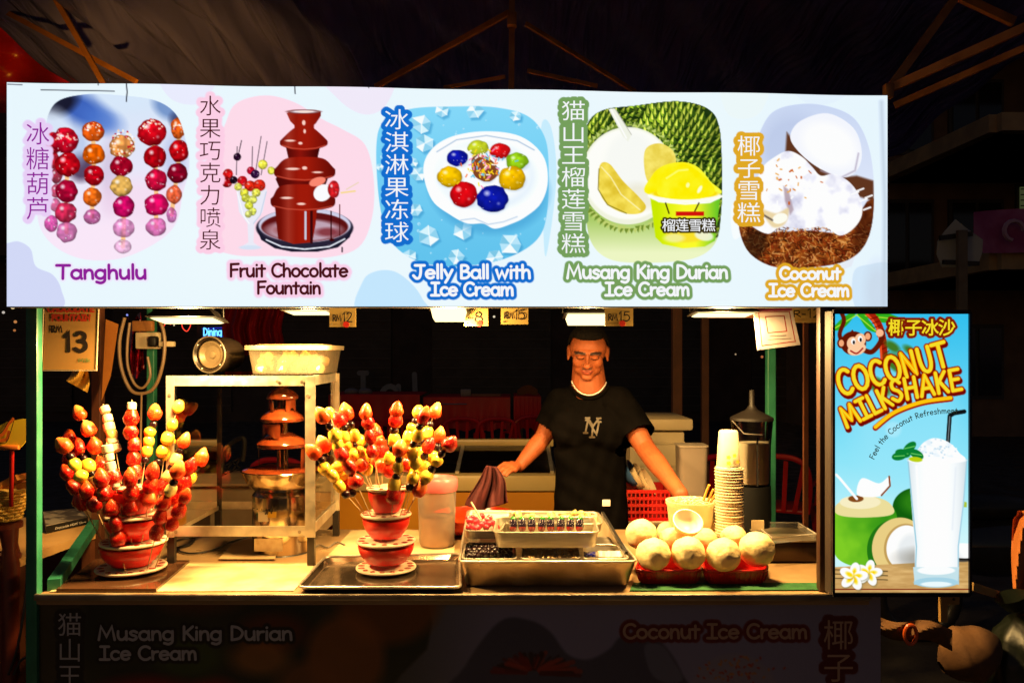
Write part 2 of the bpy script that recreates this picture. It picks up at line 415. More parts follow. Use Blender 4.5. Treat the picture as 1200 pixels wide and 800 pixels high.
# ---- round-ended handwriting letters, one stroke each: unit = em, baseline 0, capitals .68, small letters .44
def arc(cx, cy, rx, ry, a0, a1, n=14):
    return [(cx+rx*math.cos(R(a0+(a1-a0)*i/n)), cy+ry*math.sin(R(a0+(a1-a0)*i/n))) for i in range(n+1)]
def sm(*p): return crom(list(p), False, 5)
HUMP = sm((.07,.24),(.13,.38),(.25,.44),(.35,.37),(.38,.2),(.39,0))
STEM = [(.08,.68),(.08,0)]
GL = {
'T': (.6,[[(.02,.68),(.56,.68)],[(.29,.68),(.28,0)]]), 'a': (.52,[arc(.23,.22,.19,.22,45,335),[(.42,.44),(.42,.07),(.46,0)]]),
'n': (.47,[[(.06,.44),(.07,0)],HUMP]), 'g': (.52,[arc(.23,.22,.19,.22,45,335),sm((.42,.44),(.42,.1),(.4,-.12),(.26,-.22),(.08,-.17))]),
'h': (.47,[[(.06,.7),(.07,0)],HUMP]), 'u': (.49,[sm((.06,.44),(.06,.2),(.13,.03),(.27,.02),(.39,.16)),[(.4,.44),(.41,0)]]),
'l': (.18,[[(.08,.72),(.09,0)]]), 'F': (.52,[STEM,[(.08,.67),(.48,.69)],[(.08,.36),(.42,.38)]]),
'r': (.36,[[(.06,.44),(.08,0)],sm((.08,.24),(.16,.39),(.31,.42))]), 'i': (.18,[[(.08,.43),(.08,0)],[(.08,.62),(.081,.63)]]),
't': (.38,[[(.17,.62),(.17,0)],[(.01,.43),(.34,.43)]]), 'C': (.6,[arc(.34,.34,.29,.35,48,315)]), 'o': (.5,[arc(.24,.22,.2,.22,0,360)]),
'c': (.46,[arc(.25,.22,.2,.22,48,315)]), 'e': (.5,[[(.05,.22),(.43,.25)],arc(.24,.22,.2,.22,8,318)]),
'J': (.58,[[(.1,.68),(.54,.68)],sm((.36,.68),(.36,.3),(.3,.04),(.16,-.01),(.02,.14))]),
'y': (.46,[[(.04,.44),(.21,.08)],[(.41,.44),(.2,-.02),(.09,-.22)]]),
'B': (.52,[STEM,sm((.08,.68),(.3,.67),(.4,.53),(.28,.39),(.08,.36)),sm((.08,.36),(.36,.34),(.46,.18),(.32,.02),(.08,0))]),
'w': (.64,[[(.03,.44),(.15,.01),(.29,.36),(.43,.01),(.57,.44)]]), 'I': (.48,[[(.04,.68),(.42,.68)],[(.23,.68),(.23,0)],[(.02,0),(.44,0)]]),
'm': (.72,[[(.06,.44),(.07,0)],sm((.07,.24),(.13,.38),(.23,.44),(.32,.36),(.34,.2),(.35,0)),sm((.35,.24),(.41,.38),(.51,.44),(.6,.36),(.62,.2),(.63,0))]),
'M': (.78,[[(.04,0),(.13,.68),(.36,.16),(.58,.68),(.7,0)]]),
's': (.42,[sm((.35,.38),(.21,.45),(.08,.37),(.14,.26),(.29,.19),(.33,.08),(.19,-.01),(.03,.05))]),
'K': (.52,[STEM,[(.44,.68),(.09,.3)],[(.18,.38),(.47,0)]]), 'D': (.6,[STEM,sm((.08,.68),(.34,.62),(.52,.38),(.4,.09),(.08,0))]),
'R': (.54,[STEM,sm((.08,.68),(.34,.66),(.42,.5),(.3,.36),(.08,.32)),[(.16,.33),(.48,0)]]),
'f': (.38,[sm((.35,.66),(.24,.71),(.16,.58),(.15,.3),(.15,0)),[(.01,.41),(.31,.41)]]),
'O': (.66,[arc(.32,.34,.28,.34,0,360)]), 'N': (.64,[[(.07,0),(.08,.68),(.5,.02),(.52,.68)]]), 'U': (.6,[sm((.07,.68),(.07,.25),(.18,.02),(.38,.02),(.5,.25),(.51,.68))]),
'L': (.46,[[(.08,.68),(.08,0),(.42,0)]]), 'S': (.5,[sm((.42,.58),(.26,.7),(.1,.6),(.12,.42),(.34,.3),(.42,.14),(.26,-.01),(.04,.1))]),
'H': (.58,[STEM,[(.48,.68),(.48,0)],[(.08,.35),(.48,.35)]]), 'A': (.6,[[(.03,0),(.28,.68),(.55,0)],[(.12,.24),(.46,.24)]]),
'E': (.48,[[(.43,.68),(.08,.68),(.08,0),(.44,0)],[(.08,.36),(.38,.36)]]),
'k': (.44,[[(.07,.7),(.07,0)],[(.36,.44),(.09,.2)],[(.17,.26),(.39,0)]]),
'1': (.3,[[(.06,.54),(.17,.68),(.17,0)]]), '2': (.48,[sm((.05,.54),(.18,.68),(.36,.62),(.36,.44),(.2,.2),(.04,.01)),[(.04,.01),(.43,.01)]]),
'3': (.46,[sm((.05,.6),(.2,.69),(.36,.6),(.32,.42),(.16,.37)),sm((.16,.37),(.36,.32),(.39,.12),(.22,-.01),(.03,.08))]),
'5': (.46,[[(.4,.67),(.12,.67),(.08,.4)],sm((.08,.4),(.24,.45),(.4,.34),(.4,.14),(.24,0),(.04,.06))]),
'8': (.46,[arc(.22,.51,.14,.16,0,360),arc(.22,.17,.18,.18,0,360)]), '-': (.3,[[(.04,.26),(.24,.27)]]), ' ': (.3,[]), '.': (.2,[[(.08,.01),(.081,.02)]]),
}
def lay(text, x0, x1, base, cap, track=.0, slant=0):
    """strokes of a line of text in photo pixels"""
    tot = sum(GL[c][0]+track for c in text)-track-.06; kx = (x1-x0)/tot; ky = cap/.68; out = []; x = 0
    for c in text:
        for st in GL[c][1]: out.append([(x0+(x+p[0]+slant*p[1]-.04)*kx, base-p[1]*ky) for p in st])
        x += GL[c][0]+track
    return out
def ribbon(mb, pts, wd, fn, z):
    """flat round-ended stroke; fn maps (px, py, off) to the world"""
    h = wd/2; n = len(pts); L_, R_ = [], []
    cl = n > 3 and math.hypot(pts[0][0]-pts[-1][0], pts[0][1]-pts[-1][1]) < 1e-3
    for i in range(n):
        a = pts[i-1] if i > 0 else (pts[-2] if cl else pts[0]); b = pts[i+1] if i < n-1 else (pts[1] if cl else pts[-1])
        def un(p, q):
            l = math.hypot(q[0]-p[0], q[1]-p[1]); return None if l < 1e-6 else ((q[0]-p[0])/l, (q[1]-p[1])/l)
        u1 = un(a, pts[i]); u2 = un(pts[i], b); u1 = u1 or u2 or (1, 0); u2 = u2 or u1
        nx, ny = -(u1[1]+u2[1]), (u1[0]+u2[0]); l = math.hypot(nx, ny)
        if l < .3: nx, ny, l = -u1[1], u1[0], 1
        nx /= l; ny /= l; k = h/max(.55, abs(nx*-u1[1]+ny*u1[0]))
        L_.append((pts[i][0]+nx*k, pts[i][1]+ny*k)); R_.append((pts[i][0]-nx*k, pts[i][1]-ny*k))
    v = [fn(*p, z) for p in L_]+[fn(*p, z) for p in R_]
    mb.add(v, [(i, i+1, n+i+1, n+i) for i in range(n-1)])
    if not cl:
        for e, (p, q) in enumerate(((pts[0], pts[1]), (pts[-1], pts[-2]))):
            a0 = math.atan2(p[1]-q[1], p[0]-q[0]); m = 6
            ring = [(p[0]+h*math.cos(a0+PI*(k/m-.5)), p[1]+h*math.sin(a0+PI*(k/m-.5))) for k in range(m+1)]
            mb.add([fn(*r_, z) for r_ in ring], [tuple(range(m+1))])
def write(name, strokes, wd, fn, material, parent, off=.001, halo=None, cv=None):
    if halo and cv is not None:
        for hw, hc, sf in halo:
            for st in strokes: cv.line(st, wd+hw, hc, soft=sf)
    mb = MB()
    for i, st in enumerate(strokes): ribbon(mb, st, wd, fn, off+.00004*(i % 9))
    return mb.build(name, material, parent, smooth=False)
GC = {}
def glyph(ch, bold=0.):
    """outline faces of a Chinese character from Blender's own built-in font, em box 0..1"""
    k = (ch, bold)
    if k in GC: return GC[k]
    cu = bpy.data.curves.new("g", 'FONT'); cu.body = ch; cu.size = 1; cu.resolution_u = 3; cu.offset = bold
    ob = bpy.data.objects.new("g", cu); col.objects.link(ob)
    dg = bpy.context.evaluated_depsgraph_get(); me = ob.evaluated_get(dg).to_mesh()
    v = [(p.co.x, p.co.y) for p in me.vertices]; f = [tuple(p.vertices) for p in me.polygons]
    cnt = {}
    for p in me.polygons:
        for e in p.edge_keys: cnt[e] = cnt.get(e, 0)+1
    ed = [(v[a], v[b]) for (a, b), c in cnt.items() if c == 1]
    ob.evaluated_get(dg).to_mesh_clear(); bpy.data.objects.remove(ob); bpy.data.curves.remove(cu)
    GC[k] = (v, f, ed); return GC[k]
def write_cjk(name, text, x0, x1, y0, y1, fn, material, parent, off=.0012, halo=None, cv=None, bold=0., vertical=True, slant=0):
    mb = MB(); n = len(text)
    for i, ch in enumerate(text):
        v, f, ed = glyph(ch, bold)
        if not v: continue
        if vertical: cx0, cx1, cy0, cy1 = x0, x1, y0+(y1-y0)*i/n, y0+(y1-y0)*(i+1)/n
        else: cx0, cx1, cy0, cy1 = x0+(x1-x0)*i/n, x0+(x1-x0)*(i+1)/n, y0, y1
        xs = [p[0] for p in v]; ys = [p[1] for p in v]; xa, xb, ya, yb = 0.03, .97, -.1, .86
        def mp(p):
            t = (p[0]-xa)/(xb-xa); u = (p[1]-ya)/(yb-ya); return (cx0+(cx1-cx0)*t+slant*(u-.5), cy1-(cy1-cy0)*(.03+.94*u))
        mb.add([fn(*mp(p), off) for p in v], f)
        if halo and cv is not None:
            for hw, hc, sf in halo:
                for a, b in ed: cv.line([mp(a), mp(b)], hw, hc, soft=sf)
    return mb.build(name, material, parent, smooth=False)
# ---------------------------------------------------------------- the overhead lightbox with the menu
PRINT = attr_mat("backlit_print", 1.0)
SIGNP = Plane2(8, 2.30, 1040, 2.40)
def art_sign():
    k = 1.18; c = Canvas(8, 95, 1040, 359, k, (222,238,251))
    def bgf(X, Y):
        b = mixc((226,240,252), (236,246,254), fbm(X, Y, 260, 4)); 
        return b
    c.fill(bgf)
    W = [([(8,285),(22,283),(36,292),(42,312),(62,322),(72,340),(70,362),(0,364),(0,285)], (208,214,240)), ([(190,90),(196,112),(215,122),(236,120),(252,100),(250,86)], (230,232,248)),
         ([(378,86),(398,118),(425,134),(448,128),(462,104),(462,86)], (236,230,243)), ([(425,330),(440,318),(462,318),(482,332),(495,350),(498,366),(420,366)], (196,226,246)),
         ([(640,300),(652,210),(646,150),(634,150),(636,250)], (200,232,248)), ([(845,86),(850,130),(872,140),(894,128),(902,86)], (233,243,244)), ([(925,86),(940,118),(972,122),(1000,105),(1010,86)], (226,238,250)),
         ([(858,240),(880,225),(905,225),(880,262),(860,280)], (243,248,252)), ([(1000,320),(1018,310),(1045,312),(1045,362),(1004,362)], (210,228,243))]
    for p, q in W: c.poly(p, q, smooth=True)
    # --- candied fruit picture
    A = [(52,158),(64,122),(98,111),(140,112),(182,118),(206,134),(217,162),(222,195),(214,228),(206,262),(182,285),(140,303),(95,303),(60,285),(44,255),(50,210)]
    c.setclip(A)
    def tb(X, Y):
        t = (Y-110)/190; b = mixc((205,222,240), (238,226,242), t*1.5); b = mixc((228,238,250), b, .75+0*X)
        return b
    c.fill(tb, c.win(40, 105, 225, 306))
    c.ellipse(95,128,34,17,(52,86,170),.5,.9,16); c.ellipse(72,122,20,12,(28,28,44),-.5,.95,9); c.ellipse(118,140,24,14,(86,124,200),.4,.7,14); c.ellipse(60,150,20,22,(214,226,242),0,.8,14)
    c.ellipse(150,112,30,18,(214,228,244),0,.9,12); c.ellipse(196,126,18,12,(110,140,190),.6,.85,8); c.ellipse(210,142,12,10,(60,70,110),.8,.8,6)
    c.ellipse(95,196,14,16,(60,40,70),0,.8,8); c.ellipse(92,170,10,20,(170,190,224),0,.6,8); c.ellipse(130,205,12,40,(205,190,215),0,.7,10); c.ellipse(168,240,60,30,(244,214,234),0,.55,22); c.ellipse(120,285,90,28,(245,228,243),0,.9,18)
    c.ellipse(205,185,14,30,(180,190,225),0,.6,9)
    for px, py, r, q, al in [(62,168,13,(208,30,52),1),(62,188,10,(190,24,44),.9),(66,206,9,(150,16,40),.8),(66,224,8,(196,30,70),.7),(60,262,10,(222,60,160),.75),(65,240,8,(190,30,90),.6)]: c.berry(px, py, r*.8, r, q, al, int(px+py))
    cols = [[(76,165,16,15,(212,22,52),1),(79,193,15,14,(200,18,36),1),(78,224,13,13,(176,18,62),1),(77,249,13,12,(204,46,88),.95),(78,272,12,12,(206,96,166),.75)],
            [(109,154,13,12,(238,106,32),1),(110,181,13,12,(238,110,20),1),(110,206,12,12,(188,14,34),1),(108,231,11,11,(246,122,40),1),(108,254,10,9,(190,84,150),.8)],
            [(143,172,15,14,(246,168,96),1),(142,195,13,12,(176,16,50),1),(142,218,13,12,(244,196,110),1),(145,242,13,13,(206,24,108),1),(145,267,13,11,(238,140,206),.75),(144,289,10,8,(244,180,224),.7)],
            [(178,155,17,16,(206,20,38),1),(182,184,13,13,(186,14,30),1),(183,211,13,13,(212,26,74),1),(183,240,14,13,(214,26,104),1),(183,266,12,11,(232,110,186),.8)],
            [(209,150,9,13,(240,110,40),1),(210,177,12,13,(202,20,32),1),(208,203,12,12,(138,12,44),1),(204,228,9,11,(238,100,62),.9),(201,252,6,9,(214,90,180),.7)]]
    for C in cols:
        for (ax, ay, *_), (bx, by, *_) in zip(C, C[1:]): c.line([(ax,ay),(bx,by)], 5, (244,190,120), .8)
        for i, (px, py, rx, ry, q, al) in enumerate(C): c.berry(px, py, rx, ry, q, al, int(px*3+py), rim=.5)
    for px, py, n, rr in [(178,146,46,14),(143,160,60,15),(76,160,26,13),(109,147,20,11),(210,145,16,8)]:
        for i in range(n):
            a = random.uniform(-2.9, -.2) if rr < 15 else random.uniform(0, 6.3); r = rr*random.uniform(.55, 1.05)
            c.ellipse(px+math.cos(a)*r, py+8+math.sin(a)*r, random.uniform(.7,1.5), random.uniform(.7,1.5), random.choice([(255,255,255),(255,240,220),(255,205,160),(180,20,40)]), 0, .85)
    c.setclip(None)
    # --- chocolate fountain picture
    c.poly([(262,150),(276,122),(310,112),(345,120),(378,140),(402,152),(428,170),(438,210),(436,255),(420,290),(380,302),(330,300),(285,300),(262,296),(244,290),(250,240),(240,200)], (247,217,230), smooth=True)
    for x in (278,296,306,313): c.line([(x,160+(x%3)*6),(x-1+(x>300)*-6,205)], 1, (60,50,60), .8)
    c.line([(283,165),(278,188)],1,(50,40,50)); c.poly([(277,222),(313,222),(308,248),(298,262),(297,284),(305,290),(281,290),(291,284),(290,262),(280,248)], (226,236,246), .75); c.line([(278,225),(285,252),(292,262)],1,(250,252,255)); c.line([(312,225),(305,252),(297,262)],1,(190,205,225)); c.ellipse(293,290,13,2.6,(210,224,240),0,.9)
    for i, (x, y, r, q) in enumerate([(278,184,4.5,(44,16,44)),(267,204,6,(210,34,36)),(266,214,6,(170,22,30)),(274,211,4.5,(30,14,30)),(308,193,5.5,(236,230,90)),(318,200,4.5,(240,240,100)),(294,200,4.5,(196,30,60)),(299,204,5,(50,20,60)),(284,212,6,(206,30,40)),(293,218,6.5,(220,54,32)),(304,217,7,(214,50,34)),(279,219,4.5,(236,232,110)),(286,226,5,(226,222,80)),(300,226,5,(230,226,96)),(288,232,5,(226,230,90)),(296,234,5,(236,240,120)),(292,241,5,(222,226,80)),(296,248,4.5,(230,236,110)),(291,251,4,(236,240,140))]): c.berry(x, y, r, r, q, 1, i, rim=.6, hi=.6)
    # basin
    c.ellipse(357,267,57,23,(44,40,58)); c.ellipse(357,264,54,20,(205,205,226)); c.ellipse(357,266,51,17.5,(92,24,26)); c.ellipse(356,270,44,13,(206,190,206),0,.85,3); c.ellipse(337,272,20,6,(150,70,70),.2,.6,4); c.ellipse(384,272,14,5,(110,24,30),0,.7,3)
    c.poly([(300,266),(306,281),(322,291),(342,295),(372,295),(396,290),(410,278),(414,266),(404,279),(386,287),(357,290),(328,287),(310,278)], (30,30,48)); c.line([(312,281),(330,289),(357,292),(386,289),(404,280)], 1.6, (236,240,250)); c.line([(401,290),(401,295)],1.5,(20,20,30))
    def ch(X, Y):
        t = np.abs((X-356)/60); b = mixc((150,34,20), (70,12,12), np.clip(t*1.3-.1, 0, 1)); s_ = np.clip(1-np.abs(X-338)/9, 0, 1)*.28; return b*(1-s_[..., None])+np.array((225,130,110))*s_[..., None]
    DK = (64,12,14)
    c.poly([(322,240),(336,236),(372,240),(370,262),(366,284),(344,286),(326,280),(324,262)], ch)
    c.line([(365,240),(365,284)],3,(60,14,18)); c.line([(358,248),(358,280)],2.4,(200,200,216)); c.line([(388,248),(388,282)], 1.6, (60,10,12)); c.line([(398,240),(398,276)], 1, (70,14,16)); c.ellipse(389,281,3,1.6,(60,10,12))
    c.poly([(323,210),(332,190),(380,192),(384,210),(378,226),(356,232),(330,226)], lambda X, Y: mixc((110,22,18),(54,10,12),np.abs((X-350)/36)))
    def tier(cx, y0, y1, y2, rx0, rx1):
        c.poly([(cx-rx0,y0),(cx-rx1*.92,y1-4),(cx-rx1,y1),(cx-rx1*.93,y2-2),(cx-rx1*.5,y2+2),(cx,y2+3.5),(cx+rx1*.5,y2+2),(cx+rx1*.93,y2-2),(cx+rx1,y1),(cx+rx1*.92,y1-4),(cx+rx0,y0),(cx,y0-2)], ch, smooth=True)
        c.line([(cx-rx1*.9,y2-2.5),(cx-rx1*.5,y2+.8),(cx,y2+2),(cx+rx1*.5,y2+.8),(cx+rx1*.9,y2-2.5)], 1.3, (206,96,76), .7)
    tier(355, 218, 234, 244, 26, 38); c.poly([(334,168),(376,168),(372,186),(366,192),(345,192),(338,186)], lambda X, Y: mixc((132,28,20),(56,10,12),np.abs((X-352)/24)))
    tier(357, 186, 200, 209, 22, 36); tier(356, 150, 167, 173, 11, 28); c.poly([(345,140),(368,140),(368,154),(345,154)], ch)
    c.poly([(336,133),(340,131),(376,131),(376,136),(370,145),(366,148),(346,148),(340,142)], ch); c.ellipse(356,131,20,2.6,(120,60,56)); c.ellipse(356,131,15,1.5,(226,220,230))
    for x, y, a, b in [(357,131,9,1.2),(352,168,2.5,1.6),(357,197,3,2),(353,239,5,1.4),(340,165,6,1.2),(343,198,8,1.4),(336,232,7,1.3),(357,154,1.5,2.5),(372,202,6,1.1),(356,144,2,3)]: c.ellipse(x, y, a, b, (255,226,214), 0, .9)
    c.ellipse(378,226,11,9.5,(246,246,250),-.6); c.ellipse(372,213,10,5,(238,140,120),-.3); c.berry(391,222,7,10,(214,44,50),1,3,rim=.6); c.line([(400,226),(416,224)], 2, (240,214,150)); c.line([(406,222),(420,214)],1,(226,210,170))
    # --- jelly picture
    B = [(441,172),(450,142),(480,128),(530,125),(580,126),(618,136),(638,160),(643,195),(641,250),(630,280),(600,300),(560,310),(520,312),(485,304),(458,282),(445,240)]
    c.setclip(B); c.fill(lambda X, Y: mixc((140,212,240), (108,192,228), (Y-120)/180), c.win(436,120,648,316))
    for i in range(60): 
        x, y = random.uniform(445,640), random.uniform(125,305); r = random.uniform(.6,2.2); c.ellipse(x, y, r, r, (196,232,248), 0, .8); c.ellipse(x+.5, y+.5, r*.5, r*.5, (110,186,222), 0, .6)
    for x, y, r in [(494,146,13),(498,168,12),(490,204,10),(484,190,6),(486,246,9),(503,276,14),(542,270,13),(598,286,14),(535,301,11),(580,302,11),(480,300,9),(518,130,9),(556,130,11),(604,136,7),(445,196,5)]:
        q = [(x+r*math.cos(a+random.uniform(-.25,.25))*random.uniform(.8,1.05), y+r*.85*math.sin(a)) for a in [k*PI/3+x for k in range(6)]]
        c.poly([(u+2.5, v+3) for u, v in q], (70,150,196), .6, 2); c.poly(q, (190,228,244), .95)
        c.poly([q[0],q[1],(x,y)], (242,250,254)); c.poly([q[2],q[3],(x,y)], (132,196,222)); c.poly([q[3],q[4],(x,y)], (214,240,250)); c.poly([q[5],q[0],(x,y)], (150,208,232)); c.line([q[1],(x,y),q[4]], 1, (255,255,255), .8)
    c.setclip(None)
    c.ellipse(573,222,70,52,(80,160,205),.1,.6,8); c.poly([(496,200),(505,176),(530,160),(570,154),(610,160),(636,182),(642,212),(634,238),(616,254),(600,262),(580,268),(566,262),(548,262),(528,252),(506,234)], (248,252,255), smooth=True)
    c.ellipse(570,206,58,40,(228,238,246),.06,.9,6); c.ellipse(566,203,52,34,(250,252,254),.05,.9,8); c.line([(512,178),(535,164),(570,159),(606,165),(626,176)], 1.6, (186,202,220)); c.line([(540,258),(556,256),(572,263),(590,260),(606,254)], 1.6, (200,214,230))
    J = [(560,173,12,9,(214,226,60)),(586,177,12,9,(220,30,34)),(536,185,12.5,9.5,(26,34,170)),(606,189,13,10,(160,212,40)),(527,207,15,12,(248,200,10)),(600,209,16,14,(250,198,10)),(570,205,9,8,(200,60,30)),(543,228,16,15,(216,22,32)),(577,233,18,16,(24,36,168))]
    for i, (x, y, rx, ry, q) in enumerate(J): c.ellipse(x+1, y+3, rx, ry*.9, (190,205,222), 0, .6, 3); c.berry(x, y, rx, ry, q, 1, i+50, rim=.62, hi=.85, rough=.22)
    c.poly([(553,186),(566,182),(580,192),(584,204),(572,213),(556,206)], (128,74,44), smooth=True)
    for i in range(90):
        x, y = random.gauss(566,13), random.gauss(194,10); a = random.uniform(0,3); q = random.choice([(250,226,60),(250,150,190),(255,255,255),(110,190,220),(238,120,60),(250,214,40)])
        c.line([(x,y),(x+3.4*math.cos(a),y+3.4*math.sin(a))], 1.5, q, .95)
    # --- durian picture
    D = [(687,150),(705,130),(745,124),(795,119),(830,128),(843,150),(846,200),(845,250),(838,285),(812,303),(760,308),(715,304),(692,282),(686,240),(685,195)]
    c.setclip(D); c.fill(lambda X, Y: mixc(mixc((24,44,20),(60,84,30),fbm(X,Y,14,2)), mixc((158,190,96),(232,240,196),(Y-250)/46), (Y-232)/12), c.win(680,112,852,312))
    def spikes(cx, cy, rx, ry, rot, sp_):
        n = int(2*max(rx, ry)/sp_)+2
        for j in range(-n, n):
            for i in range(-n, n):
                gx, gy = (i+.5*(j % 2))*sp_+random.uniform(-1,1), j*sp_*.8+random.uniform(-1,1); u = (gx*math.cos(rot)+gy*math.sin(rot))/rx; v = (-gx*math.sin(rot)+gy*math.cos(rot))/ry
                if u*u+v*v < 1: yield (cx+gx, cy+gy, gx/rx, gy/ry)
    for cx, cy, rx, ry, rot, sp_ in ((730,128,38,14,0,7.5),(700,160,26,36,0,7.5),(784,124,44,12,0,7),(802,172,62,44,.75,8.2),(830,236,26,44,.1,8)):
        c.ellipse(cx, cy, rx, ry, (30,50,18), rot, .9, 5)
        for x, y, u, v in sorted(spikes(cx, cy, rx, ry, rot, sp_), key=lambda q: -q[1] if cy > 200 else q[1]):
            s_ = sp_*.62*random.uniform(.85,1.15); ax, ay = x+u*5+1.5, y+v*5-4.5; g = random.uniform(.8,1.15)*(1.05-.25*u)
            c.poly([(x-s_,y+s_*.5),(x,y+s_*.9),(x+s_,y+s_*.5),(ax,ay)], (52*g,78*g,26*g)); c.poly([(x-s_,y+s_*.5),(x,y+s_*.9),(ax,ay)], (128*g,152*g,48*g)); c.poly([(x-s_*.4,y+s_*.1),(x+.5,y+s_*.3),(ax,ay)], (206*g,214*g,96*g), .9)
    for i in range(120):
        a = 2*PI*i/120+random.uniform(-.02,.02); rr = 1+random.uniform(0,.06); x, y = 737+56*math.cos(a)*rr, 207+58*math.sin(a)*rr
        if -.3 < a < 6: c.poly([(x-3*math.sin(a),y+3*math.cos(a)),(x+3*math.sin(a),y-3*math.cos(a)),(737+64*math.cos(a),208+66*math.sin(a))], (116,140,56) if i%2 else (190,204,120))
    c.ellipse(736,206,55,57,(236,238,220)); c.ellipse(736,204,52,53,(250,250,244),0,1,2); c.ellipse(738,190,30,36,(240,242,238),.2,.7,10); c.ellipse(752,230,20,14,(226,222,200),.4,.6,8)
    c.poly([(703,194),(714,192),(730,212),(748,230),(757,242),(750,250),(732,250),(712,240),(702,222)], lambda X, Y: mixc((244,226,110),(206,178,50),fbm(X,Y,9,4)*1.1-.1), smooth=True)
    c.poly([(756,176),(772,168),(788,176),(792,192),(782,206),(764,216),(756,204)], lambda X, Y: mixc((246,232,130),(214,190,70),fbm(X,Y,8,5)*1.1-.1), smooth=True); c.line([(705,196),(716,208),(728,228),(750,246)], 1.5, (250,242,190), .8); c.line([(702,198),(701,222),(712,240),(734,250)], 1.4, (120,110,30), .7)
    c.poly([(713,128),(720,127),(740,158),(736,166),(730,160)], (236,238,226)); c.line([(716,128),(734,162)], 1.4, (255,255,255)); c.line([(721,128),(740,158)],1,(190,190,180))
    c.poly([(760,228),(764,206),(778,194),(800,190),(818,196),(832,212),(842,228)], lambda X, Y: mixc((250,226,10),(240,244,90),fbm(X,Y,16,6)), smooth=True); c.poly([(770,222),(778,203),(800,194),(822,204),(836,228)], lambda X, Y: mixc((252,222,6),(246,236,40),fbm(X,Y,10,8)))
    c.setclip(None)
    c.poly([(762,232),(844,232),(838,282),(826,289),(800,291),(776,286),(768,278)], lambda X, Y: mixc(mixc((196,222,20),(240,240,60),np.clip((X-770)/30,0,1)), (110,190,50), (X-815)/26), smooth=False)
    c.ellipse(803,230,43,8,(250,252,236)); c.ellipse(803,227,39,6,(236,214,30)); c.poly([(770,226),(778,205),(800,192),(822,204),(838,224),(820,233),(786,233)], lambda X, Y: mixc((250,222,0),(250,240,70),fbm(X,Y,12,8)), smooth=True); c.line([(781,209),(795,200),(806,199)], 2, (255,252,170), .6); c.ellipse(820,222,2,5,(255,254,210),.5); c.ellipse(806,217,2,3,(255,254,210),.3,.8)
    c.line([(760,229),(772,236),(803,239),(832,237),(846,230)], 2, (255,255,246)); c.poly([(780,262),(800,256),(822,264),(830,278),(806,284),(784,280)], (238,214,60), .9, 2, smooth=True); c.ellipse(825,276,11,6,(236,240,220),.2,.9,1); c.ellipse(790,279,12,5,(236,236,170),0,.8,2)
    c.line([(780,238),(784,250)], 1.6, (60,50,16)); c.line([(819,238),(812,252)], 1.6, (60,50,16)); c.poly([(792,248),(825,248),(825,253),(792,253)], (196,30,24))
    # --- coconut picture
    E = [(866,250),(872,200),(886,165),(905,132),(940,122),(975,126),(1002,140),(1018,172),(1024,215),(1022,262),(1010,292),(985,308),(940,314),(905,312),(880,298),(868,276)]
    c.setclip(E); c.fill(lambda X, Y: mixc((200,212,236), (226,232,246), (Y-120)/140), c.win(860,116,1030,320))
    c.ellipse(930,175,40,40,(184,196,224),0,.7,20); c.poly([(922,155),(930,165),(948,186),(985,208),(1004,206),(1024,212),(1024,236),(990,225),(940,200),(920,186)], (90,50,28), .95, 2)
    c.poly([(926,160),(938,142),(970,133),(1000,150),(1010,178),(1004,200),(986,208),(958,196),(936,178)], (240,242,250), smooth=True); c.ellipse(972,170,34,24,(250,250,254),.5,.8,8); c.line([(1006,180),(1002,200),(984,209),(962,200)], 2, (170,160,180), .7, 1)
    c.poly([(864,250),(876,262),(905,272),(950,270),(985,274),(1002,258),(1016,236),(1030,230),(1030,330),(860,330)], lambda X, Y: mixc((88,40,18),(180,104,44),fbm(X,Y,6,11)*1.4-.3))
    for i in range(900):
        x, y = random.uniform(868,1024), random.uniform(262,316); a = random.gauss(.3 if x > 940 else -.2, .9); l = random.uniform(3,8); q = random.choice([(54,20,10),(36,14,8),(206,140,72),(232,176,110),(150,60,24),(120,40,20)])
        c.line([(x,y),(x+l*math.cos(a),y+l*math.sin(a))], .9, q, .8)
    c.ellipse(882,290,14,26,(40,24,14),.5,.7,8); c.ellipse(1012,270,10,30,(60,26,14),.3,.6,6)
    WH = [(886,242),(884,220),(894,196),(908,184),(924,177),(940,184),(952,196),(962,206),(978,204),(996,214),(1008,232),(1010,252),(1000,268),(984,276),(966,266),(940,268),(915,266),(900,274),(880,264),(874,250)]
    c.poly(WH, lambda X, Y: mixc((252,252,255),(206,206,226),fbm(X,Y,13,21)*2.4-1.2), smooth=True)
    c.poly([(918,218),(924,222),(930,246),(926,252),(920,236)], (170,150,160), .8, 1.5); c.poly([(893,246),(910,250),(924,244),(920,262),(905,266)], (226,206,160), .9, 2, smooth=True); c.ellipse(914,256,9,6,(252,248,236),-.3); c.line([(888,248),(905,258)], 2, (60,50,50), .8, 1)
    for i in range(46):
        x, y = random.gauss(925,24), random.gauss(207,18)
        if x > 888 and y > 184: c.line([(x,y),(x+random.uniform(-3,3),y+random.uniform(-2,3))], random.uniform(1,2.4), random.choice([(206,126,40),(226,170,90),(255,255,255),(190,90,30)]), .9)
    for x, y in [(1004,224),(1008,236),(1012,246),(998,228),(1014,232)]: c.line([(x,y),(x+8,y-3)], 2, (248,248,250)); 
    c.setclip(None); c.poly([(985,310),(996,304),(1002,300),(998,312),(988,316)], (226,232,240))
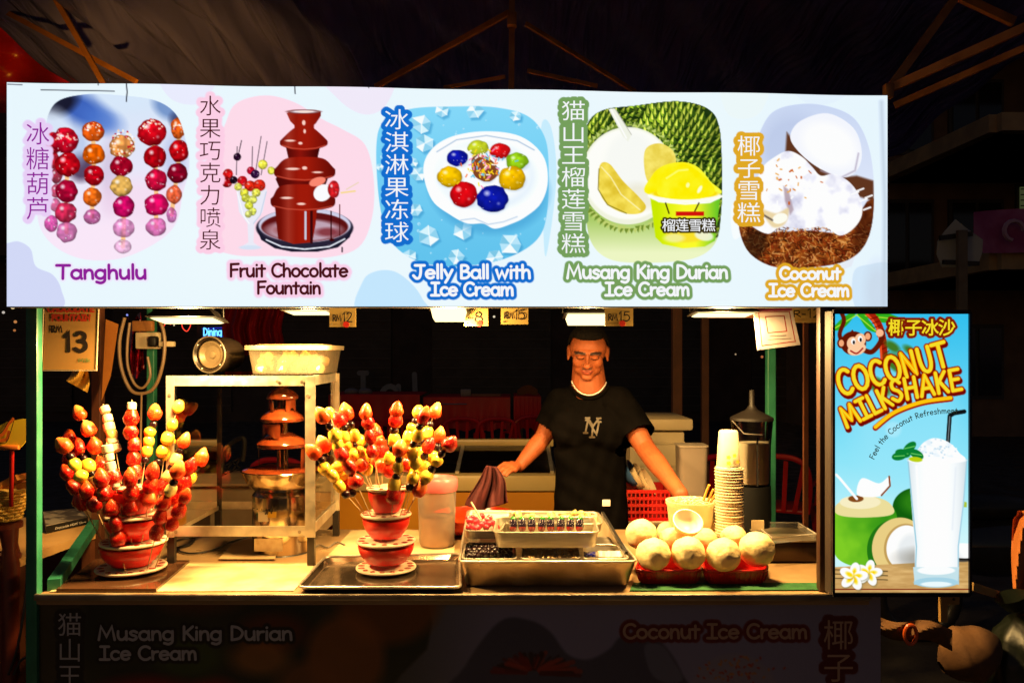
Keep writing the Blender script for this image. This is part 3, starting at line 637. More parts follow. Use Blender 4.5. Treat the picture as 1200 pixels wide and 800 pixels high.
    # scuffs and cracks at the top edge
    c.line([(9,99),(26,99.5)], 1, (70,70,80)); c.line([(48,105.5),(134,107)], 1.2, (60,66,70), .9); c.line([(148,97),(149,108),(148,119)], 1.4, (40,40,46), .9); c.line([(345,98),(346,110)], 1.2, (50,50,56)); c.line([(432,100),(432,103)], 1, (50,50,56)); c.line([(115,96),(115,100)], 1, (50,50,56))
    c.line([(1033,120),(1037,240),(1036,356)], 5, (186,200,214), .7, 4); c.ellipse(1028,340,14,30,(196,206,220),0,.5,12)
    return c
sign = thing("lightbox_sign", "wide glowing white lightbox menu with five dessert pictures above the stall", "sign", SIGNP.M(524, 240, -.05))
cvs = art_sign()
top = lambda x: 96.5+(x-8)/1032*15.5+1.2*math.sin(x/90)*.4
fS = lambda px, py, off=0: SIGNP.M(px, py, off)
PURP = emis("purple_print", lin((150,34,160)), .9); CHOC = emis("chocolate_print", lin((78,20,26)), .9); WHT = emis("white_print", lin((250,252,255)), .95)
PINKH = [(7,(244,206,228),2)]
def halo(c): return [(7.5, c, 0)]
write("lettering", lay("Tanghulu",67,172,326.5,15.5), 3.5, fS, PURP, sign, halo=[(3,(236,222,244),2)], cv=cvs)
write("lettering", lay("Fruit Chocolate",270,408,324,14.5), 3.0, fS, CHOC, sign, halo=PINKH, cv=cvs)
write("lettering", lay("Fountain",302,376,344,14), 3.0, fS, CHOC, sign, halo=PINKH, cv=cvs)
BLUH = halo((32,112,196)); GRNH = halo((120,156,98)); GLDH = halo((214,166,52))
for t, a, b, y, hcap, hh in [("Jelly Ball with",485,622,326,15,BLUH),("Ice Cream",506,602,346,14.5,BLUH),("Musang King Durian",665,853,326,15,GRNH),("Ice Cream",710,808,346,14.5,GRNH),("Coconut",914,985,327,13.5,GLDH),("Ice Cream",902,995,347,14,GLDH)]:
    write("lettering", lay(t,a,b,y,hcap), 3.25, fS, WHT, sign, halo=hh, cv=cvs)
write_cjk("lettering","冰糖葫芦",31,58,142,259,fS,PURP,sign,halo=[(9,(228,206,240),2)],cv=cvs,bold=-.004)
write_cjk("lettering","水果巧克力喷泉",234,259,111,294,fS,CHOC,sign,halo=[(9,(246,206,226),2)],cv=cvs,bold=-.006)
write_cjk("lettering","冰淇淋果冻球",451,479,127,285,fS,WHT,sign,halo=[(10,(32,112,196),0)],cv=cvs,bold=-.002)
write_cjk("lettering","猫山王榴莲雪糕",658,686,117,298,fS,WHT,sign,halo=[(10,(120,156,98),0)],cv=cvs,bold=-.002)
write_cjk("lettering","椰子雪糕",864,891,158,262,fS,WHT,sign,halo=[(10,(214,166,52),0)],cv=cvs,bold=-.002)
write_cjk("lettering","榴莲雪糕",776,838,256,272,fS,WHT,sign,halo=[(4,(60,52,20),0)],cv=cvs,vertical=False,bold=.004)
print_sheet("menu_print", cvs, SIGNP, PRINT, sign, 0, lambda X, Y: (X, np.maximum(Y, 96.5+(X-8)/1032*15.5+.6*np.sin(X/37))*1.0), 1.1)
mb = MB(); b = []
for off in (-.004, -.05): b.append([SIGNP.M(7,95.5,off), SIGNP.M(1041,111,off), SIGNP.M(1041,360,off), SIGNP.M(7,360,off)])
mb.hexa(*b); mb.build("housing", mat("sign_housing", (.03,.028,.026), .5, c2=(.06,.05,.045), nscale=6), sign, smooth=False)

# ---------------------------------------------------------------- the milkshake poster lightbox
MENUP = Plane2(977, 2.33, 1135, 2.345)
def art_menu():
    c = Canvas(977, 367, 1135, 695, 1.5, (110,200,225))
    c.fill(lambda X, Y: mixc(mixc((70,184,222),(150,220,236),(Y-367)/170), (206,238,242), (Y-540)/90))
    c.ellipse(1060,500,60,70,(160,222,238),0,.6,30); c.ellipse(1047,503,9,9,(190,232,244),0,.5,3)
    # palm leaves, climbing monkey and trunk
    for a, l in ((-.35,60),(.1,54),(.7,30),(2.6,34)):
        x, y = 1004, 369; c.poly([(x,y-4),(x+l*.5*math.cos(a),y+l*.5*math.sin(a)-7),(x+l*math.cos(a),y+l*math.sin(a)),(x+l*.5*math.cos(a),y+l*.5*math.sin(a)+6)], (60,160,44), smooth=True); c.line([(x,y),(x+l*math.cos(a),y+l*math.sin(a))], 1.3, (170,214,70))
    c.line(crom([(1016,364),(1028,378),(1034,396),(1036,420)]), 9, (150,44,24)); c.line(crom([(1014,366),(1026,380),(1031,398),(1033,420)]), 2.5, (214,90,50))
    for i in range(9): c.line([(1020+i*2,374+i*5),(1029+i*1.6,371+i*5)], 1, (96,22,16))
    BR = (96,34,18)
    c.line(crom([(1000,410),(990,404),(984,392),(989,376),(986,366)]), 5, BR); c.line(crom([(1012,410),(1022,412),(1032,400),(1034,388)]), 6, BR); c.ellipse(1031,390,4.5,4.5,(238,186,150))
    c.ellipse(1000,402,15,14,BR); c.ellipse(986,402,5,6,BR); c.ellipse(986,402,3,4,(232,170,130)); c.ellipse(1017,394,5,6,BR); c.ellipse(1017,394,3,4,(232,170,130)); c.poly([(994,391),(999,386),(1002,391)], BR)
    c.ellipse(999,402,6.5,7.5,(244,196,160),.2); c.ellipse(1008,398,6.5,7.5,(244,196,160),.2); c.ellipse(1004,409,11,7,(246,200,164),-.3); c.ellipse(1000,400,2.6,3.6,(255,255,255)); c.ellipse(1008,397,2.6,3.6,(255,255,255)); c.ellipse(1000.6,401,1.4,2.2,(20,10,10)); c.ellipse(1008.6,398,1.4,2.2,(20,10,10)); c.line(crom([(997,411),(1004,414),(1011,408)]), 1.8, (150,30,30))
    for x,y,l in ((1046,398,10),(1052,418,18),(1030,444,16),(1066,402,8)): c.ellipse(x,y+8,l,l*.5,(70,110,30),.6,.9,3)
    # green coconuts
    def G(X, Y): return mixc((36,118,30),(128,190,56),fbm(X,Y,22,3)*.6+.5-(X-1000)/90)
    c.ellipse(1074,594,28,23,(30,92,26)); c.ellipse(1076,588,20,14,(70,140,40),0,.6,8); c.poly([(1118,585),(1126,590),(1124,620),(1116,634)], (130,190,60)); c.poly([(1122,586),(1133,588),(1133,594),(1122,594)], (170,190,80))
    c.poly([(979,598),(1000,588),(1035,590),(1050,600),(1050,630),(1038,658),(1008,664),(984,656),(977,640),(977,600)], G, smooth=True)
    c.poly([(978,598),(984,588),(1010,580),(1038,586),(1048,598),(1040,604),(1010,606),(986,604)], (226,214,160), smooth=True); c.ellipse(1008,588,24,8,(238,230,196)); c.ellipse(1003,584,9,4,(128,80,40)); c.line([(1004,584),(984,560),(980,556)], 3, (250,252,255))
    c.poly([(1004,578),(1010,560),(1030,566),(1042,558),(1043,568),(1034,580),(1016,582)], (250,250,250), smooth=True); c.line([(1042,558),(1043,569),(1033,580)], 2, (130,70,34))
    c.ellipse(1050,644,34,36,(44,112,34)); c.ellipse(1054,641,32,35,(222,200,140),.2); c.ellipse(1060,641,24,28,(186,156,100),.2); c.ellipse(1061,641,22,26,(248,248,246),.2); c.ellipse(1066,644,14,19,(226,230,232),.2,.9,5)
    c.poly([(977,664),(1135,656),(1135,695),(977,695)], lambda X, Y: mixc((176,140,90),(220,188,134),fbm(X*.2,Y,3,5))); 
    for y in (667,672,677): c.line([(977,y),(1040,y+2)], 1, (40,34,20), .8)
    c.line([(977,690),(1135,690)], 1.4, (120,40,20)); c.ellipse(1128,648,22,10,(60,60,60),0,.9,1); c.ellipse(1128,645,22,9,(246,248,250)); c.line([(1108,654),(1135,655)], 2, (30,24,20)); c.ellipse(1085,654,32,12,(70,60,40),0,.35,10)
    # tall glass
    c.line([(1110,530),(1113,487),(1118,484),(1130,482)], 5, (24,28,30)); c.line([(1110,530),(1113,488)], 1.2, (120,130,134))
    c.poly([(1064,538),(1133,538),(1130,585),(1124,640),(1122,684),(1072,684),(1072,640),(1068,590)], lambda X, Y: mixc((248,250,251),(196,208,214),np.abs((X-1097)/38)**3))
    c.line([(1064,538),(1069,590),(1074,640),(1072,684)], 1.6, (160,200,214)); c.line([(1133,538),(1129,590),(1123,640),(1123,684)], 1.6, (170,206,220)); c.line([(1074,546),(1078,620)], 2, (255,255,255), .8, 1); c.line([(1120,548),(1116,620)], 2, (226,232,238), .8, 1)
    c.poly([(1070,664),(1124,664),(1122,684),(1098,688),(1072,684)], (196,220,226)); c.ellipse(1097,668,22,5,(244,248,250)); c.ellipse(1097,682,26,6,(170,206,220)); c.ellipse(1097,684,18,3,(230,242,246))
    c.poly([(1070,539),(1076,526),(1084,517),(1096,513),(1112,518),(1124,530),(1128,539)], lambda X, Y: mixc((255,255,255),(206,222,234),fbm(X,Y,8,9)*2-.9), smooth=True); c.ellipse(1098,539,34,4,(250,252,253))
    for i in range(60): x, y = random.gauss(1100,13), random.gauss(526,5); c.ellipse(x, y, 1.2, 1, random.choice([(255,255,255),(190,212,226)]), 0, .8)
    for x, y, a in ((1058,531,.2),(1066,524,-.7),(1074,532,.5),(1054,534,-.2)): c.ellipse(x, y, 9, 5, (26,120,56), a); c.line([(x-6,y-2*a),(x+6,y+2*a)], 1, (120,200,110))
    c.ellipse(1073,538,8,3,(180,196,40),.1)
    for fx, fy, r in ((1018,671,16),(1000,675,17)):
        for k in range(5):
            a = k*2*PI/5-PI/2+(fx%3)*.2; c.ellipse(fx+r*.55*math.cos(a)+1, fy+r*.5*math.sin(a)+1.4, r*.5, r*.32, (110,110,80), a, .5, 1.5); c.ellipse(fx+r*.52*math.cos(a), fy+r*.48*math.sin(a), r*.5, r*.33, (252,252,250), a); c.ellipse(fx+r*.3*math.cos(a), fy+r*.28*math.sin(a), r*.28, r*.14, (250,204,30), a, .95, 1.5)
    return c
menu = thing("poster_lightbox", "tall glowing blue coconut milkshake poster beside the stall opening", "sign", MENUP.M(1056, 530, -.04))
cvm = art_menu(); fM = lambda px, py, off=0: MENUP.M(px, py, off)
YEL = emis("yellow_print", lin((250,226,40)), .95); ORG = emis("orange_print", lin((246,166,30)), .95); DGR = emis("dark_green_print", lin((40,50,30)), .9); REDD = (150,34,12)
def rotl(strokes, cx, cy, a): 
    ca, sa = math.cos(a), math.sin(a); return [[(cx+(x-cx)*ca-(y-cy)*sa, cy+(x-cx)*sa+(y-cy)*ca) for x, y in s] for s in strokes]
for t, x0, x1, y, hc, a, wd in (("COCONUT",984,1116,445,28,-.27,4.6),("MILK",990,1050,487,23,-.46,4.2),("SHAKE",1046,1128,463,24,-.18,4.2)):
    st = rotl(lay(t,x0,x1,y,hc,.06), (x0+x1)/2, y, a)
    for s_ in st: cvm.line([(x+1.4,y_+2.6) for x, y_ in s_], wd+3.8, (110,22,10))
    for s_ in st: cvm.line(s_, wd+3.2, (128,26,10))
    for s_ in st: cvm.line(s_, wd+.5, (250,170,30))
    write("lettering", st, wd-.9, fM, YEL, menu)
cvm.line(crom([(1026,501),(1048,484),(1080,472),(1114,467)]), 7, REDD); cvm.line(crom([(1026,500),(1048,483),(1080,471),(1114,466)]), 4.5, (250,190,40))
write_cjk("lettering","椰子冰沙",1041,1119,373,394,fM,YEL,menu,halo=[(6,(120,40,20),0)],cv=cvm,vertical=False,bold=.016)
# "Feel the Coconut Refreshment" on a rising curve
st = lay("Feel the Coconut Refreshment",0,124,0,6.2,.06); pth = crom([(1024,538),(1034,520),(1052,502),(1072,491),(1096,485),(1122,484)], False, 10)
cum = [0]
for a_, b_ in zip(pth, pth[1:]): cum.append(cum[-1]+math.hypot(b_[0]-a_[0], b_[1]-a_[1]))
def onp(d, h):
    d = d/124*cum[-1]; i = max(0, min(len(pth)-2, next((j for j in range(len(cum)-1) if cum[j+1] >= d), len(pth)-2)))
    t = (d-cum[i])/(cum[i+1]-cum[i]); ax, ay = pth[i]; bx, by = pth[i+1]; l = math.hypot(bx-ax, by-ay); ux, uy = (bx-ax)/l, (by-ay)/l
    return (ax+(bx-ax)*t-uy*h, ay+(by-ay)*t+ux*h)
write("lettering", [[onp(x, y) for x, y in s_] for s_ in st], .95, fM, DGR, menu)
print_sheet("poster_print", cvm, MENUP, PRINT, menu, vivid=1.15)
mb = MB(); b = []
for off in (-.004, -.045): b.append([MENUP.M(974.5,364.5,off), MENUP.M(1137,364.5,off), MENUP.M(1137,697,off), MENUP.M(974.5,697,off)])
mb.hexa(*b).build("housing", mat("poster_housing", (.016,.008,.005), .6), menu, smooth=False)
FRM = mat("poster_frame", (.025,.02,.03), .3, .6)
for a_, b_ in (((976,365.5),(1136,365.5)),((976,696),(1136,696)),((976,365.5),(976,696)),((1136,365.5),(1136,696))):
    MB().bar(MENUP.M(*a_, .002), MENUP.M(*b_, .002), .007, .012).build("frame_rail", FRM, menu, smooth=False)
# ---------------------------------------------------------------- ground and the dark town behind
CT = .93   # counter top height
def at_z(px, py, z):
    Y = (CAMZ-z)*F/(py-HY); return P(px, py, Y)
def on_counter(px, py): return at_z(px, py, CT)
ASPH = mat("wet_asphalt", (.035,.03,.028), .55, c2=(.06,.052,.046), nscale=3, bump=.5, bscale=12, rvar=.25)
g = MB().quad((-400,-200,0),(400,-200,0),(400,900,0),(-400,900,0)).build("ground", ASPH, smooth=False, kind="structure")

DARKB = mat("dark_plaster", (.07,.045,.03), .8, c2=(.04,.026,.018), nscale=2, bump=.3, bscale=6)
LEDGE = mat("concrete_ledge", (.5,.34,.15), .8, c2=(.34,.23,.11), nscale=3, bump=.2, bscale=9)
WINF = mat("window_frame_dark", (.05,.045,.04), .5); WING = mat("dark_window_glass", (.012,.014,.017), .08, c2=(.02,.018,.016), nscale=2, spec=.6)
b = thing("apartment_building", "dim concrete block of flats with balconies and one lit window beyond the poster", "building", (7.5, 13, 0))
MB().box((12, 19, 7), (10.6, 6, 14)).build("wall", mat("flats_plaster", (.2,.13,.08), .8, c2=(.13,.085,.055), nscale=2, bump=.3, bscale=6), b, smooth=False)
def ledge(z, pts, parent=b, th=.28):
    m = MB()
    for (x0, y0), (x1, y1) in zip(pts, pts[1:]): m.bar((x0, y0, z), (x1, y1, z), .25, th)
    m.build("balcony_ledge", LEDGE, parent, smooth=False)
ledge(5.24, [(7.45,15.95),(7.55,12.4),(15,12.4)]); ledge(3.1, [(7.45,15.95),(7.55,12.4),(15,12.4)]); ledge(7.9, [(7.45,15.95),(7.55,12.4),(15,12.4)])
m = MB()
for z_ in (2.95,5.1,7.76): m.box((11.3,14.25,z_),(7.4,3.5,.03)); m.build("balcony_floor", DARKB, b, smooth=False)
for x in (7.9, 9.3, 12.3):
    for z in (4.0, 6.4, 1.5):
        f_ = MB().box((x, 15.97, z), (1.1, .06, 1.5)).build("window", WINF, b, smooth=False)
        for dx in (-.26, .26): MB().box((x+dx, 15.92, z), (.44, .03, 1.34)).build("pane", WING, f_, smooth=False)
f_ = MB().box((10.65, 15.97, 4.5), (1.1, .06, 1.1)).build("window", WINF, b, smooth=False)
MB().box((10.65, 15.92, 4.5), (.98, .03, .98)).build("pane", emis("lit_window", lin((120,130,84)), .2), f_, smooth=False)
m = MB()
for i in range(9): m.box((10.65, 15.88, 4.06+i*.11), (1.0, .02, .018))
m.box((10.65,15.88,4.5),(.03,.03,1.0)); m.build("window_grille", BLACKM, f_, smooth=False)
bn = thing("pink_banner", "faded pink banner tied along the balcony under the lit window", "banner", (8, 12.1, 3.2))
MB().sheet(lambda u, v: (7.05+u*4.6, 12.16+.05*math.sin(u*21), 3.2+v*.62+.16*u*v+.03*math.sin(u*14)*v), 40, 6).build("banner_cloth", mat("pink_banner_cloth", (.3,.03,.15), .7, c2=(.42,.12,.26), nscale=3), bn)
m = MB()
for k in range(5):
    x = 7.6+k*.5; m.tube([(x+.15*math.cos(a), 12.05, 3.52+.02*k+.15*math.sin(a)) for a in [i*.5 for i in range(10)]], .035, 5)
m.build("banner_swirl", mat("banner_white", (.5,.3,.4), .7), bn)

sg = thing("road_sign", "back of a five sided road sign on a post between stall and flats", "road sign", P(1128, 330, 7.6)*1.0)
sg.location.z = 0
c0 = P(1125, 291, 7.6)
pent = [P(x, y, 7.6) for x, y in ((1120,257),(1131,266),(1152,281),(1151,296),(1146,311),(1125,313),(1104,313),(1098,298),(1099,283),(1108,270))]

m = MB(); n = len(pent); m.add(pent+[p+Vector((0,.012,0)) for p in pent], [tuple(range(n)), tuple(range(2*n-1, n-1, -1))]+[(i, (i+1)%n, n+(i+1)%n, n+i) for i in range(n)]); m.build("plate", mat("sign_back_metal", (.42,.44,.42), .6, .2, c2=(.34,.35,.33), nscale=3), sg, smooth=False)
m = MB().bar(P(1101,279,7.54), P(1139,274,7.54), .03, .045); m.build("crossbar", BLACKM, sg, smooth=False)
MB().bar(P(1105,307,7.54), P(1147,309,7.54), .03, .04).build("crossbar", BLACKM, sg, smooth=False)
p = P(1127, 270, 7.5); MB().box((p.x, p.y, p.z/2), (.085, .05, p.z)).build("post", mat("sign_post", (.1,.08,.06), .6, c2=(.16,.13,.09), nscale=4), sg, smooth=False)

# closed shop across the street with red tables set in front of it
sh = thing("shop_house", "unlit shop front with shutters across the street behind the vendor", "building", (0, 19, 0))
MB().box((-2, 22, 6), (26, 5, 12)).build("wall", DARKB, sh, smooth=False)
for i in range(6):
    x = -12.2+i*3.9
    f_ = MB().box((x, 19.47, 1.9), (2.9, .06, 3.3)).build("shutter", mat("shutter_metal", (.05,.045,.042), .5, .4, c2=(.03,.027,.025), nscale=3), sh, smooth=False)
    m = MB()
    for k in range(14): m.box((x, 19.43, .4+k*.23), (2.86, .03, .03))
    m.build("shutter_rib", WINF, f_, smooth=False)
MB().box((-2, 19.2, 4.1), (26, 1.0, .25)).build("awning_slab", DARKB, sh, smooth=False)
for i in range(7):
    x = -11.5+i*3.3; f_ = MB().box((x, 19.47, 6.2), (1.6, .06, 1.7)).build("window", WINF, sh, smooth=False)
    for dx in (-.4, .4): MB().box((x+dx, 19.42, 6.2), (.72, .03, 1.56)).build("pane", WING, f_, smooth=False)
for s_, x0, x1, y0, y1, k in (("I",421,431,437,470,0),("a",447,471,448,476,0),("l",482,494,440,466,0)):
    o_ = write("sign_letter", lay(s_, x0, x1, y1 if s_ != "a" else y1, (y1-y0)*(1.3 if s_ == "a" else 1)), 6, lambda px, py, off=0: P(px, py, 18.9-off), mat("grey_letter", (.2,.2,.19), .7, c2=(.3,.3,.28), nscale=2), sh)
    so = o_.modifiers.new("depth", 'SOLIDIFY'); so.thickness = .06

# brown posts of the stalls behind
def post_(x, w, Y, z1, m_, lab, cat="post", y0=None):
    p = P(x, HY, Y); o_ = MB().bbox((p.x, p.y, z1/2), (w*S(Y), w*S(Y), z1), .004).build("stall_post", m_, None, loc=(p.x, p.y, 0), smooth=False)
    tag(o_, lab, cat); return o_
post_(115, 11, 3.3, 2.3, BROWNP, "brown steel post standing behind the fruit skewers on the 13 price card side")
post_(178, 9, 3.5, 2.3, GREENP, "green post carrying the wall sockets and cable loops")
post_(793, 11, 6.2, 3.2, mat("dark_brown_post", (.26,.1,.04), .6, c2=(.18,.07,.03), nscale=5), "dim brown post nearer the vendor of the two behind the cup stack")
post_(826, 8, 6.4, 3.2, MATS["dark_brown_post"], "dim brown post behind the cup stack and drink jug")
post_(903, 10, 3.45, 2.3, GREENP, "green post just behind the milk drink jug")

# ---------------------------------------------------------------- canopy over the stall
TARP = bpy.data.materials.new("navy_tarpaulin"); TARP.use_nodes = True
N = TARP.node_tree.nodes; L = TARP.node_tree.links; bs = N["Principled BSDF"]; bs.inputs["Roughness"].default_value = .3
tc = N.new("ShaderNodeTexCoord"); mp = N.new("ShaderNodeMapping"); mp.inputs["Rotation"].default_value = (0,0,R(5)); mp.inputs["Scale"].default_value = (6,.7,1); nz = N.new("ShaderNodeTexNoise"); nz.inputs["Scale"].default_value = 1.6; nz.inputs["Detail"].default_value = 3; nz.inputs["Distortion"].default_value = .5
bp = N.new("ShaderNodeBump"); bp.inputs["Strength"].default_value = .9; bp.inputs["Distance"].default_value = .075
rp = N.new("ShaderNodeValToRGB"); rp.color_ramp.elements[0].color = (.018,.02,.17,1); rp.color_ramp.elements[1].color = (.03,.032,.28,1)
L.new(tc.outputs["Object"], mp.inputs[0]); L.new(mp.outputs[0], nz.inputs[0]); L.new(nz.outputs["Fac"], bp.inputs["Height"]); L.new(bp.outputs[0], bs.inputs["Normal"]); L.new(nz.outputs["Fac"], rp.inputs[0]); L.new(rp.outputs[0], bs.inputs["Base Color"])
can = thing("canopy", "dark navy tarpaulin tent roof with creased folds over the stall", "canopy", (0, 3, 2.6))
def tarp(u, v):
    xl_ = -2.42+.12*v; x = xl_+u*(2.5-xl_); y = 1.7+v*3.9; z = 3.32-.2*v*v*1.2-.06*v+.03*math.sin(x*7+y*3)*math.sin(y*2.3)+.02*math.sin(x*15-y*9)
    cr = math.exp(-((x+1.35)/.75)**2)*(.05*math.sin((x-.1*y)*27)+.03*math.sin((x-.05*y)*53+1)); z += cr*1.1+.12*math.sin(x*1.3+1)
    return (x, y, z)
MB().sheet(tarp, 190, 70).build("roof_sheet", TARP, can, smooth='all')
MB().sheet(lambda u, v: (-2.3+u*4.8, 5.62+.06*math.sin(u*31)+.02*math.sin(u*77), 3.1-.45*v+.12*math.sin((-3.4+u*5.9)*1.3+1)), 120, 6).build("rear_valance", TARP, can, smooth='all')
STRUT = mat("rusty_strut", (.2,.075,.02), .45, .3, c2=(.34,.14,.04), nscale=12)
fr = thing("canopy_truss", "rusty folding tent frame bars showing above the menu sign", "tent frame", P(600, 60, 3.0))
def strut(a, b, w=.014): MB().bar(a, b, w, w*1.6).build("frame_bar", STRUT, fr, smooth=False)
strut(P(600,-15,3.0), P(599,150,3.0), .022); strut(P(597,15,3.02), P(440,102,3.3), .013); strut(P(616,28,2.98), P(745,108,3.3), .01); strut(P(592,90,3.02), P(520,103,3.1), .008); strut(P(618,83,2.98), P(700,101,3.05), .009)
MB().bbox(P(600,24,2.97), (.035,.04,.05), .005).build("bracket", STRUT, fr)
fr2 = thing("canopy_truss", "rusty corner bars of the tent frame above the poster side", "tent frame", P(1041, 106, 2.8))
def strut2(a, b, w=.014): MB().bar(a, b, w, w*1.6).build("frame_bar", STRUT, fr2, smooth=False)
strut2(P(1041,106,2.8), P(1128,-14,2.8), .017); strut2(P(1042,104,2.78), P(1215,26,2.6), .018); strut2(P(1048,124,2.9), P(1215,50,2.7), .014); strut2(P(1120,-6,3.0), P(1188,26,3.0), .02)
MB().bbox(P(1041,107,2.77), (.03,.03,.05), .004).build("bracket", STRUT, fr2)
fr3 = thing("canopy_truss", "dim tent frame bars in front of the red tarpaulin", "tent frame", P(90, 40, 3.4))
for a_, b_ in ((P(60,-10,3.4), P(128,110,3.4)), (P(-5,8,3.5), P(160,96,3.4))): MB().bar(a_, b_, .016, .022).build("frame_bar", mat("dim_rusty_strut", (.07,.025,.008), .6, c2=(.12,.045,.014), nscale=12), fr3, smooth=False)  # strut colour darkened to keep these bars dim under the roof spot
rt = MB().sheet(lambda u, v: P(-60+u*(100+v*95)+0*v, -40+v*170+u*8, 4.7+.12*math.sin(u*9+v*5)+.05*math.sin(v*19)), 26, 16).build("red_tarpaulin", mat("red_tarp", (.34,.006,.005), .35, c2=(.2,.004,.004), nscale=3, bump=.6, bscale=5), None, loc=P(20,50,3.9), smooth='all')
tag(rt, "glossy red tarpaulin slung beside the dark roof sheet at the corner", "tarpaulin")

# ---------------------------------------------------------------- stall counter
CTX0, CTX1 = -1.425, 1.07
def cpt(px, py): return on_counter(px, py)
ctr = thing("stall_counter", "long food stall counter with dark printed front and green steel frame", "counter", (-.2, 2.8, 0))
YF = (CAMZ-CT)*F/(697-HY); YB = 3.28
CTOP = mat("worn_laminate", (.42,.27,.13), .4, c2=(.3,.18,.08), nscale=4, bump=.1, bscale=20, rvar=.15)
MB().bbox(((CTX0+CTX1)/2, (YF+YB)/2, CT-.015), (CTX1-CTX0, YB-YF, .03), .004).build("tabletop", CTOP, ctr)
MB().bbox(((CTX0+CTX1)/2, YF-.006, CT-.004), (CTX1-CTX0, .014, .02), .004).build("front_edge", STEEL_DARK, ctr)
FRP = Plane2(42, YF+.012, 1030, YF+.012)
def art_front():
    c = Canvas(42, 699, 1032, 830, .9, (70,70,84))
    c.fill(lambda X, Y: mixc((72,72,52),(140,134,156),(X-420)/160))
    c.poly([(42,699),(420,699),(500,699),(506,730),(500,760),(470,790),(440,830),(42,830)], lambda X, Y: mixc((36,40,26),(70,66,34),fbm(X,Y,50,3)*1.5-.4), soft=3)
    c.poly([(42,699),(100,699),(94,760),(110,830),(42,830)], (92,78,44), .5, 12)
    for x, y, rx, ry, q in ((455,705,60,50,(150,80,20)),(320,740,40,22,(120,50,14)),(305,770,34,20,(190,120,50)),(405,770,46,50,(170,96,36)),(365,800,40,26,(150,90,40)),(230,700,50,18,(110,60,20)),(175,812,60,20,(180,30,18)),(250,815,30,20,(190,50,24)),(220,770,40,24,(70,90,30))): c.ellipse(x, y, rx, ry, q, 0, .75, 14)
    c.poly([(585,728),(620,726),(645,740),(665,766),(690,772),(714,760),(730,745),(770,748),(800,790),(800,830),(530,830),(545,780)], (72,70,84), .9, 3, smooth=True)
    c.poly([(755,757),(775,755),(790,775),(800,795),(785,800),(764,790)], (120,120,134), .8, 2, smooth=True)
    for i in range(60):
        a = random.uniform(-2.9,-.2); c.line([(625+10*math.cos(a),790+8*math.sin(a)),(625+random.uniform(30,62)*math.cos(a),796+random.uniform(20,34)*math.sin(a))], random.uniform(2,6), random.choice([(130,20,16),(90,14,14),(170,60,40),(40,10,12)]), .7, 1)
    c.poly([(810,800),(830,775),(860,765),(890,775),(910,800),(915,830),(800,830)], (150,140,150), .9, 3, smooth=True)
    for i in range(60): c.ellipse(random.gauss(860,20), random.gauss(782,8), 2, 1.3, random.choice([(170,60,40),(190,120,60)]), random.uniform(0,3), .8)
    return c
cvf = art_front(); fF = lambda px, py, off=0: FRP.M(px, py, off)
GRY = mat("grey_print", (.5,.48,.46), .7); TAN = mat("tan_print", (.5,.3,.18), .7)
DK = [(7,(24,20,14),1)]; RDH = [(8,(104,18,14),1)]
write("lettering", lay("Musang King Durian",116,343,749,15.5), 3.2, fF, GRY, ctr, halo=DK, cv=cvf)
write("lettering", lay("Ice Cream",118,231,772,15), 3.2, fF, GRY, ctr, halo=DK, cv=cvf)
write("lettering", lay("Coconut Ice Cream",731,946,747,16), 3.2, fF, TAN, ctr, halo=RDH, cv=cvf)
write_cjk("lettering","猫山王",68,96,716,806,fF,GRY,ctr,halo=[(10,(26,22,16),1)],cv=cvf)
write_cjk("lettering","椰子",965,1000,724,800,fF,TAN,ctr,halo=[(12,(90,16,14),1)],cv=cvf)
print_sheet("front_print", cvf, FRP, attr_mat("vinyl_print", None, rough=.45), ctr)
MB().box(((CTX0+CTX1)/2, YF+.06, CT/2-.02), (CTX1-CTX0-.01, .07, CT-.06)).build("front_panel", mat("panel_backing", (.03,.028,.03), .6), ctr, smooth=False)
for x in (CTX0+.03, CTX1-.03):
    for y in (YF+.2, YB-.05): MB().box((x, y, (CT-.034)/2), (.04, .04, CT-.034)).build("leg", GREENP, ctr, smooth=False)
MB().box((CTX0+.03, (YF+YB)/2, .6), (.03, YB-YF-.12, .5)).build("side_panel", mat("side_board", (.12,.02,.012), .5, c2=(.07,.02,.012), nscale=4), ctr, smooth=False)

pl = P(36.5, HY, YF-.0)
o_ = MB().bbox((pl.x, pl.y+.015, 1.17), (.034, .030, 2.34), .003).build("stall_post", GREENP, None, loc=(pl.x, pl.y, 0), smooth=True)
tag(o_, "pale green front corner post between the wicker basket and the skewers", "post")
a_, b_ = on_counter(63, 692), on_counter(118, 642)
rail = MB().bar(a_+Vector((0,0,.018)), b_+Vector((-.28,.55,.022)), .035, .035).build("side_rail", GREENP, ctr, smooth=False)
o_ = thing("sliding_frame", "brown framed glass panel standing at the poster end of the counter", "glass panel", on_counter(967, 693))
p = on_counter(967, 693); Yp = p.y+.01; w = .034
MB().bbox(P(967, HY, Yp)+Vector((0,0,.13-.65+.27+.0)), (.044, .03, 1.03), .003).build("frame_post", mat("dark_brown_frame", (.05,.018,.007), .5, c2=(.03,.011,.005), nscale=8), o_, smooth=True)
x0 = P(975, HY, Yp).x
for px, py0, py1 in ((944,365,661),(961,365,661)):
    a_, b_ = P(px, py0, 2.9), P(px, py1, 2.9)
    MB().bar(a_, b_, .008 if px == 961 else .016, .014).build("frame_post", ALU if px == 961 else BROWNP, o_, smooth=False)
MB().bar(P(898,663,2.82), P(962,661,2.82), .012, .02).build("bottom_rail", ALU, o_, smooth=False)
MB().quad(P(900,365,2.84), P(960,365,2.84), P(960,661,2.84), P(900,661,2.84)).build("pane", glass("panel_glass", (.93,.93,.93), .05), o_, smooth=False)
